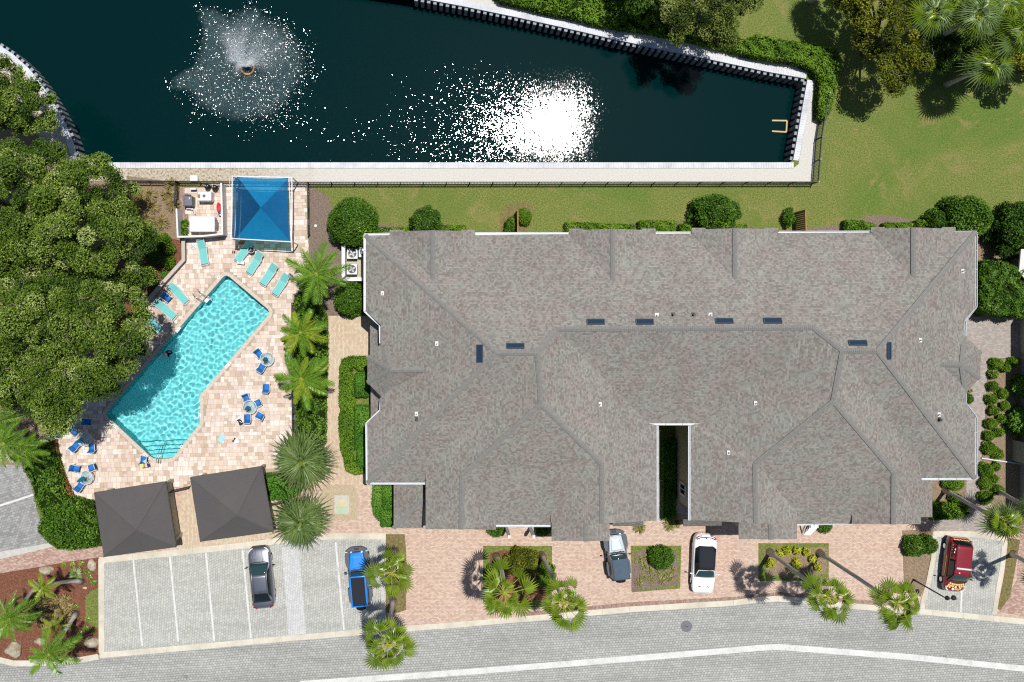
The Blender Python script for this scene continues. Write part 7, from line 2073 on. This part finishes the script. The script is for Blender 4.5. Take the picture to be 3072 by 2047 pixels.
def wheels(root, L, W, r, ya, yb, out=0):
    for y in (ya, yb):
        for s in (-1, 1):
            Mx = Matrix.Rotation(PI / 2, 3, 'Y')
            mb = MB(); n = 22; V = []; F = []
            for k, (rr_, x) in enumerate([(r * .6, -.11), (r * .96, -.11), (r, -.07), (r, .07), (r * .96, .11), (r * .6, .11)]):
                for i in range(n): a = 2 * PI * i / n; V.append((s * (W / 2 - .13 + out) + x, y + rr_ * math.cos(a), r + rr_ * math.sin(a)))
            for k in range(5):
                for i in range(n): F.append((k * n + i, k * n + (i + 1) % n, (k + 1) * n + (i + 1) % n, (k + 1) * n + i))
            t_ = obj('tyre', mesh_from('tyre', V, F, M['rubber'], True), root)
            V = []; F = []
            for x in (-.08, .10):
                for i in range(n): a = 2 * PI * i / n; V.append((s * (W / 2 - .13 + out) + s * x, y + r * .6 * math.cos(a), r + r * .6 * math.sin(a)))
            F = [(i, (i + 1) % n, n + (i + 1) % n, n + i) for i in range(n)] + [tuple(n + i for i in range(n)), tuple(range(n))[::-1]]
            obj('rim', mesh_from('rim', V, F, M['chrome']), t_)
def mirror(root, x, y, z, mat):
    for s in (-1, 1):
        mb = MB(); mb.bar((s * (x - .12), y, z), (s * (x + .06), y - .02, z + .02), .04, .03); mb.box((s * (x + .1), y - .04, z + .04), (.2, .1, .13), taper=.8); o = mb.build('mirror', mat, root)
        bv = o.modifiers.new('b', 'BEVEL'); bv.width = .02; bv.segments = 2
def place_car(root, front, rear, h, L):
    a, b = P(*front, h), P(*rear, h); c = (a + b) / 2; d = a - b
    root.location = (c.x, c.y, .03); root.rotation_euler = (0, 0, math.atan2(d.y, d.x) - PI / 2)
PROF = [(.90, 0), (.97, .12), (1.0, .45), (.99, .72), (.90, .90), (.62, .97), (.3, .995), (0, 1.0)]

def saloon(label):
    r = empty('parked_car', label=label, cat='car')
    c = M['car_silver']
    st = [(2.42, .55, .30, .50), (2.34, .72, .22, .66), (2.15, .84, .2, .76), (1.75, .90, .2, .86), (1.2, .915, .2, .93), (.85, .92, .2, .98), (0, .925, .2, .99), (-.9, .925, .2, 1.02), (-1.6, .92, .2, 1.04), (-2.05, .88, .22, 1.04), (-2.32, .78, .28, .98), (-2.42, .62, .34, .80)]
    loft(st, PROF, c, 'body', r)
    zb, zr = .97, 1.42
    patch('windscreen', (-.70, 1.15, zb - .02), (.70, 1.15, zb - .02), (.56, .42, zr), (-.56, .42, zr), (0, .06, .05), M['glass'], r)
    patch('roof', (-.57, .44, zr), (.57, .44, zr), (.55, -1.05, zr - .03), (-.55, -1.05, zr - .03), (0, 0, .05), c, r)
    patch('rear_window', (-.55, -1.03, zr - .03), (.55, -1.03, zr - .03), (.66, -1.82, 1.04), (-.66, -1.82, 1.04), (0, -.03, .04), M['tint'], r)
    for s in (-1, 1):
        patch('side_window', (s * .57, .42, zr - .02), (s * .55, -1.05, zr - .04), (s * .80, -1.62, 1.0), (s * .80, .98, .96), (s * .03, 0, .03), M['tint'], r)
        mb = MB(); mb.tube([(s * .72, 1.16, zb), (s * .575, .43, zr + .01), (s * .565, -.3, zr + .03), (s * .56, -1.05, zr - .01), (s * .68, -1.84, 1.05)], .03, 6); mb.build('roof_pillar', c, r, smooth=True)
        mb = MB(); mb.tube([(s * .45, 2.33, .67), (s * .62, 2.27, .70), (s * .76, 2.12, .74), (s * .82, 1.95, .77)], [.05, .06, .05, .02], 6); mb.build('headlight', M['lens'], r, smooth=True)
        mb = MB(); mb.tube([(s * .84, -1.9, .98), (s * .78, -2.22, .95), (s * .5, -2.38, .9)], [.03, .05, .04], 6); mb.build('tail_light', M['tail'], r, smooth=True)
        for k, x in ((0, .30), (1, .60)):
            mb = MB(); mb.tube([(s * x * .75, 2.18, .775), (s * x, 1.6, .895), (s * x * 1.1, 1.15, .955)], [.008, .018, .01], 6); mb.build('bonnet_crease', c, r, smooth=True)
    mb = MB(); mb.bar((-.52, 2.43, .5), (.52, 2.43, .5), .05, .16); mb.build('grille', M['trim_black'], r)
    mb = MB(); mb.tube([(-.70, 1.20, zb), (-.35, 1.28, zb + .0), (.35, 1.28, zb), (.70, 1.20, zb)], .04, 6); mb.build('cowl', M['trim_black'], r)
    mb = MB(); mb.tube([(-.3, 1.12, .99), (.2, .88, 1.14)], .010, 5); mb.build('wiper', M['trim_black'], r)
    mb = MB(); mb.box((0, -.95, zr + .07), (.04, .14, .05), taper=.4); mb.build('aerial', M['trim_black'], r)
    mirror(r, .98, .95, .98, c); wheels(r, 4.8, 1.84, .33, 1.45, -1.42)
    return r
c1 = saloon('silver grey saloon parked nose to the pavilions'); place_car(c1, (774, 1640), (793, 1826), .75, 4.85)

def jeep(label, body, top, four=True, fender=None):
    r = empty('parked_jeep', label=label, cat='jeep'); fender = fender or M['fender_grey']
    L = 2.1 if four else 1.72      # half length without spare
    hood_rear = L - 1.45
    def bx(name, c, s, mat, bev=.04, taper=1.0):
        mb = MB(); mb.box(c, s, taper=taper); o = mb.build(name, mat, r); b = o.modifiers.new('b', 'BEVEL'); b.width = bev; b.segments = 3; smooth_by_angle(o); return o
    # bonnet tapering to the grille
    V = [(-.56, L - .12, .62), (.56, L - .12, .62), (.72, hood_rear, .62), (-.72, hood_rear, .62), (-.50, L - .12, 1.04), (.50, L - .12, 1.04), (.66, hood_rear, 1.14), (-.66, hood_rear, 1.14)]
    o = obj('bonnet', mesh_from('bonnet', V, [(0,3,2,1),(4,5,6,7),(0,1,5,4),(1,2,6,5),(2,3,7,6),(3,0,4,7)], body), r); b = o.modifiers.new('b', 'BEVEL'); b.width = .06; b.segments = 3; smooth_by_angle(o)
    V = [(-.30, L - .35, 1.065), (.30, L - .35, 1.065), (.46, hood_rear + .2, 1.14), (-.46, hood_rear + .2, 1.14), (-.26, L - .42, 1.085), (.26, L - .42, 1.085), (.42, hood_rear + .26, 1.165), (-.42, hood_rear + .26, 1.165)]
    o = obj('bonnet_bulge', mesh_from('bonnet_bulge', V, [(0,3,2,1),(4,5,6,7),(0,1,5,4),(1,2,6,5),(2,3,7,6),(3,0,4,7)], body), r); b = o.modifiers.new('b', 'BEVEL'); b.width = .015; b.segments = 2
    bx('grille', (0, L - .10, .82), (1.08, .07, .42), body, .02)
    for k in range(7):
        mb = MB(); mb.box((-.3 + k * .1, L - .055, .86), (.055, .03, .26)); mb.build('grille_slot', M['trim_black'], r)
        mb = MB(); mb.box((-.33 + k * .11, L - .05, 1.03), (.05, .04, .03)); mb.build('grille_trim', M['chrome'], r)
    for s in (-1, 1):
        mb = MB(); mb.lathe((s * .42, L - .08, .86), [(.085, 0), (.09, .02)], 14); mb.build('headlight', M['lens'], r)
        # flared wings with bevelled front corner
        V = [(s * .55, L + .02, 0), (s * .86, L - .08, 0), (s * .94, L - .35, 0), (s * .94, L - .95, 0), (s * .86, L - 1.25, 0), (s * .66, L - 1.3, 0)]
        pts = [(x, y) for x, y, z in V]; mb = MB(); mb.prism(pts, .80, .90); o = mb.build('fender', fender, r); b = o.modifiers.new('b', 'BEVEL'); b.width = .03; b.segments = 2
        mb = MB(); mb.box((s * .80, L - .02, .90), (.16, .06, .05)); mb.build('turn_light', M['lens'], r)
        ry = -L + .75
        pts = [(s * .72, ry + .65), (s * .92, ry + .5), (s * .94, ry), (s * .90, ry - .5), (s * .72, ry - .6)]; mb = MB(); mb.prism(pts, .82, .92); o = mb.build('fender', fender, r); b = o.modifiers.new('b', 'BEVEL'); b.width = .03; b.segments = 2
        mb = MB(); mb.box((s * .80, 0 if four else .1, .45), (.12, 1.5 if four else .9, .05)); mb.build('side_step', M['trim_black'], r)
    bx('tub', (0, (hood_rear - L + .05) / 2 - .0, .80), (1.50, hood_rear + L - .05, .60), body, .05)
    pts = [(-.62, L + .18), (-.35, L + .28), (.35, L + .28), (.62, L + .18), (.86, L + .02), (.80, L - .06), (-.80, L - .06), (-.86, L + .02)]
    mb = MB(); mb.prism(pts, .48, .72); o = mb.build('front_bumper', M['fender_grey'], r); b = o.modifiers.new('b', 'BEVEL'); b.width = .03; b.segments = 2
    mb = MB(); mb.box((0, L + .14, .74), (.36, .16, .10)); mb.build('winch', M['trim_black'], r)
    bx('rear_bumper', (0, -L - .06, .55), (1.5, .14, .2), M['trim_black'], .03)
    # cabin
    zt = 1.80; yf = hood_rear - .28; yr = -L + .08
    patch('windscreen', (-.66, hood_rear - .05, 1.16), (.66, hood_rear - .05, 1.16), (.60, yf, zt - .05), (-.60, yf, zt - .05), (0, .02, .01), M['glass'], r)
    V = [(-.73, hood_rear - .06, 1.08), (.73, hood_rear - .06, 1.08), (.73, yr, 1.08), (-.73, yr, 1.08), (-.61, yf, zt - .06), (.61, yf, zt - .06), (.61, yr + .06, zt - .06), (-.61, yr + .06, zt - .06)]
    obj('cabin_sides', mesh_from('cabin_sides', V, [(1,2,6,5),(2,3,7,6),(3,0,4,7)], M['tint']), r)
    fr_ = MB(); w0 = .62
    if top == 'panel':
        o = bx('roof', (0, (yf + yr) / 2 + .03, zt - .02), (1.28, yf - yr + .02, .10), body, .04)
        mb = MB(); mb.box((0, (yf + yr) / 2 + .03, zt + .035), (1.06, yf - yr - .18, .03)); mb.build('roof_panel', M['soft_top'], r)
    else:
        V = []; F = []; k = 14
        for i in range(k + 1):
            for j in range(9):
                u, v = i / k, j / 8
                V.append(((v - .5) * 1.28, yf + (yr - yf) * u, zt + .02 - .025 * math.cos(u * PI * 6) * .4 - .05 * abs(v - .5) * 2))
        for i in range(k):
            for j in range(8): F.append((i * 9 + j, i * 9 + j + 1, (i + 1) * 9 + j + 1, (i + 1) * 9 + j))
        obj('soft_top', mesh_from('soft_top', V, F, top, True), r).modifiers.new('t', 'SOLIDIFY').thickness = .06
    for s in (-1, 1):
        mb = MB(); mb.tube([(s * .70, hood_rear - .05, 1.12), (s * .62, yf, zt - .02)], .035, 6); mb.build('windscreen_pillar', body, r)
        mb = MB(); mb.box((s * .24, hood_rear + .14, 1.175), (.12, .03, .02)); mb.build('washer_nozzle', M['trim_black'], r)
        mb = MB(); mb.box((s * .70, -L + .0, .95), (.12, .06, .2)); mb.build('tail_light', M['tail'], r)
        mb = MB(); mb.box((s * .2, L - .95, 1.128), (.03, .12, .02)); mb.build('hood_latch', M['trim_black'], r)
    mb = MB(); mb.tube([(-.45, hood_rear + .04, 1.17), (.1, hood_rear - .02, 1.22)], .012, 5); mb.build('wiper', M['trim_black'], r)
    mb = MB(); mb.box((0, hood_rear + .05, 1.15), (1.1, .12, .02)); mb.build('cowl', M['trim_black'], r)
    mirror(r, .86, hood_rear - .12, 1.2, M['trim_black']); wheels(r, 4, 1.86, .40, L - .62, -L + .75)
    # spare wheel
    V = []; F = []; n = 24
    for (rr_, y) in ((.2, 0), (.38, 0), (.40, .05), (.40, .18), (.38, .24), (.2, .24)):
        for i in range(n): a = 2 * PI * i / n; V.append((rr_ * math.cos(a), -L - .06 - y, .98 + rr_ * math.sin(a)))
    for k in range(5):
        for i in range(n): F.append((k * n + i, k * n + (i + 1) % n, (k + 1) * n + (i + 1) % n, (k + 1) * n + i))
    F.append(tuple(5 * n + i for i in range(n)))
    obj('spare_tyre', mesh_from('spare_tyre', V, F, M['rubber'], True), r)
    return r
j1 = jeep('bright blue four door jeep with black roof panel', M['car_blue'], 'panel', True); place_car(j1, (1068, 1645), (1084, 1825), 1.0, 4.6)
j2 = jeep('grey jeep with faded soft top nosed under the garage eave', M['car_grey'], M['soft_top_blue'], False); place_car(j2, (1843, 1594), (1862, 1742), 1.0, 4.0)

def convertible(label):
    r = empty('parked_car', label=label, cat='car'); c = M['car_white']
    st = [(2.38, .50, .30, .46), (2.30, .70, .24, .62), (2.1, .84, .2, .74), (1.7, .91, .2, .86), (1.1, .935, .2, .95), (.6, .935, .2, .99), (0, .93, .2, 1.0), (-.7, .935, .2, 1.02), (-1.3, .955, .2, 1.05), (-1.8, .92, .22, 1.05), (-2.15, .84, .26, 1.02), (-2.34, .70, .32, .90), (-2.40, .5, .4, .7)]
    loft(st, PROF, c, 'body', r)
    patch('windscreen', (-.74, .95, .97), (.74, .95, .97), (.60, .34, 1.32), (-.60, .34, 1.32), (0, .08, .04), M['glass'], r)
    mb = MB(); mb.tube([(-.76, .95, .98), (-.61, .33, 1.34), (-.3, .29, 1.37), (.3, .29, 1.37), (.61, .33, 1.34), (.76, .95, .98)], .035, 8); mb.build('windscreen_frame', c, r, smooth=True)
    # soft top stretched from the frame to the deck
    V = []; F = []; ys = [(.29, .62, 1.37), (0, .64, 1.40), (-.4, .65, 1.40), (-.8, .64, 1.36), (-1.15, .62, 1.24), (-1.42, .60, 1.10), (-1.5, .56, 1.05)]
    for y, w, z in ys:
        for k in range(9): v = k / 8 * 2 - 1; V.append((w * v, y, z + .03 * (1 - v * v) - .05 * abs(v) ** 3))
    for i in range(len(ys) - 1):
        for k in range(8): F.append((i * 9 + k, i * 9 + k + 1, (i + 1) * 9 + k + 1, (i + 1) * 9 + k))
    o = obj('soft_top', mesh_from('soft_top', V, F, M['soft_top'], True), r); o.modifiers.new('t', 'SOLIDIFY').thickness = .02
    for s in (-1, 1):
        V = [(s * .62, .30, 1.34), (s * .64, -.4, 1.35), (s * .62, -1.15, 1.2), (s * .58, -1.48, 1.05), (s * .82, -1.3, 1.0), (s * .83, -.2, .98), (s * .80, .85, .97)]
        obj('side_window', mesh_from('side_window', V, [(0, 1, 5, 6), (1, 2, 4, 5), (2, 3, 4)], M['tint']), r)
        mb = MB(); mb.tube([(s * .50, 2.28, .62), (s * .72, 2.2, .66), (s * .84, 2.0, .72)], [.04, .05, .02], 6); mb.build('headlight', M['lens'], r)
        mb = MB(); mb.bar((s * .26, 1.72, .90), (s * .42, 1.78, .885), .05, .02); mb.build('bonnet_vent', M['trim_black'], r)
        mb = MB(); mb.tube([(s * .35, -2.28, .98), (s * .6, -2.22, .98), (s * .78, -2.08, .98)], .035, 6); mb.build('tail_light', M['tail'], r)
    mb = MB(); mb.tube([(-.74, -2.02, 1.06), (-.4, -2.16, 1.08), (0, -2.19, 1.085), (.4, -2.16, 1.08), (.74, -2.02, 1.06)], .035, 6); mb.build('boot_spoiler', M['trim_black'], r, smooth=True)
    mb = MB(); mb.lathe((0, -2.12, 1.07), [(.06, 0), (.05, .03)], 12); mb.build('badge', M['chrome'], r)
    mb = MB(); mb.tube([(-.5, .9, 1.0), (.1, .80, 1.06)], .01, 5); mb.build('wiper', M['trim_black'], r)
    mirror(r, 1.0, .72, 1.0, c); wheels(r, 4.8, 1.88, .34, 1.42, -1.35); return r
c2 = convertible('white convertible with closed black soft top, tail to the house'); place_car(c2, (2108, 1782), (2116, 1602), .7, 4.78)

def van(label):
    r = empty('parked_car', label=label, cat='car'); c = M['car_red']
    st = [(2.15, .50, .32, .62), (2.05, .70, .26, .80), (1.85, .80, .24, .92), (1.5, .84, .22, 1.02), (1.15, .86, .22, 1.08), (.6, .87, .22, 1.10), (0, .88, .22, 1.10), (-.8, .88, .22, 1.12), (-1.6, .87, .24, 1.14), (-2.0, .82, .28, 1.10), (-2.16, .7, .34, .95)]
    loft(st, PROF, c, 'body', r)
    zr = 1.62
    patch('windscreen', (-.72, 1.18, 1.08), (.72, 1.18, 1.08), (.60, .62, zr - .03), (-.60, .62, zr - .03), (0, .06, .04), M['glass'], r)
    patch('roof', (-.61, .64, zr - .02), (.61, .64, zr - .02), (.60, -1.72, zr), (-.60, -1.72, zr), (0, 0, .04), c, r, 10, 10)
    patch('rear_window', (-.60, -1.70, zr), (.60, -1.70, zr), (.68, -2.0, 1.14), (-.68, -2.0, 1.14), (0, -.03, .02), M['tint'], r)
    for s in (-1, 1):
        patch('side_window', (s * .62, .62, zr - .05), (s * .61, -.55, zr - .04), (s * .80, -.55, 1.1), (s * .80, 1.05, 1.08), (s * .02, 0, .01), M['tint'], r)
        patch('rear_side_panel', (s * .61, -.55, zr - .03), (s * .60, -1.72, zr - .03), (s * .76, -1.95, 1.12), (s * .80, -.55, 1.1), (s * .02, 0, .01), c, r)
        mb = MB(); mb.tube([(s * .74, 1.2, 1.08), (s * .615, .63, zr), (s * .61, -1.7, zr)], .025, 6); mb.build('roof_pillar', c, r)
        mb = MB(); mb.tube([(s * .5, 2.04, .82), (s * .68, 1.92, .88), (s * .76, 1.7, .95)], [.05, .07, .03], 6); mb.build('headlight', M['lens'], r)
        mb = MB(); mb.box((s * .78, -2.0, 1.0), (.08, .08, .24)); mb.build('tail_light', M['tail'], r)
        mb = MB(); mb.bar((s * .885, .75, .72), (s * .885, -.7, .74), .02, .16); mb.build('gold_lettering_band', M['gold'], r)
        # painted bees on the rear quarter: striped oval bodies, round head, pale wings
        for (by, bz, sc) in ((-1.05, 1.32, 1.0), (-1.45, 1.36, .9)):
            for k in range(4):
                mb = MB(); q = .12 * sc * (1 - abs(k - 1.5) * .22); mb.lathe((s * (.735 - .02 * (bz - 1.3)), by - .1 * k * sc, bz - .1), [(q, 0), (q * .9, .02)], 14, sx=.5); mb.build('bee_stripe', M['yellow'] if k % 2 == 0 else M['trim_black'], r)
        for (by, bz) in ((-1.12, 1.46), (-1.36, 1.50)):
            mb = MB(); mb.lathe((s * .66, by, bz), [(.11, 0), (.10, .015)], 14, sx=.8, sy=.7); mb.build('bee_wing', M['decal_white'], r)
    for k in range(8):
        mb = MB(); x = -.42 + k * .12; mb.tube([(x, .35, zr + .025), (x, -1.6, zr + .03)], .012, 5); mb.build('roof_rib', c, r)
    mb = MB(); mb.tube([(-.56, .05, zr + .08), (-.5, .05, zr + .10), (.5, .05, zr + .10), (.56, .05, zr + .08)], .075, 10); mb.build('roof_light_bar', M['white_plastic'], r, smooth=True)
    mb = MB(); mb.lathe((.25, .42, zr + .02), [(.06, 0), (.05, .03)], 12); mb.build('roof_dome', M['decal_white'], r)
    mb = MB(); mb.tube([(-.72, 1.24, 1.07), (0, 1.36, 1.07), (.72, 1.24, 1.07)], .04, 6); mb.build('cowl', M['trim_black'], r)
    # honeycomb cells and stars on the bonnet
    def on_hood(x, y):
        zz = np.interp(y, [1.15, 1.5, 1.85, 2.05], [1.08, 1.02, .92, .80]); return zz - .10 * (abs(x) / .85) ** 3 + .012
    cells = [(-.55, 1.42), (-.38, 1.46), (-.21, 1.49), (-.04, 1.50), (.13, 1.49), (.30, 1.47), (.47, 1.43), (-.63, 1.57), (-.46, 1.61), (-.29, 1.64), (.38, 1.62), (.55, 1.58), (.22, 1.65), (.46, 1.76), (.62, 1.72), (-.40, 1.78)]
    for x, y in cells:
        mb = MB(); mb.lathe((x, y, on_hood(x, y) - .02), [(.082, 0), (.078, .03)], 6); mb.build('honeycomb_decal', M['yellow'], r)
    for x, y, q in ((0, 1.70, .12), (.16, 1.88, .15)):
        pts = []; 
        for k in range(10): a = PI / 2 + k * PI / 5; rr_ = q if k % 2 == 0 else q * .45; pts.append((x + rr_ * math.cos(a), y + rr_ * math.sin(a)))
        mb = MB(); z = on_hood(x, y); mb.prism(pts, z - .03, z + .012); mb.build('star_decal', M['decal_white'], r)
    mb = MB(); z = on_hood(-.12, 1.85); mb.bar((-.36, 1.86, z), (.05, 1.82, z), .04, .03); mb.bar((-.30, 1.94, z - .04), (.0, 1.92, z - .03), .05, .03); mb.build('swoosh_decal', M['yellow'], r)
    for x in (-.5, -.25, 0, .25, .5):
        mb = MB(); mb.bar((x - .1, -2.02, 1.06), (x + .1, -2.06, 1.03), .05, .02); mb.build('rear_decal', M['yellow'], r)
    mirror(r, .94, 1.0, 1.12, M['trim_black']); wheels(r, 4.3, 1.76, .33, 1.35, -1.3); return r
c3 = van('red hatchback with honeycomb bonnet decals and white roof bar'); place_car(c3, (2859, 1787), (2880, 1603), .8, 4.3)
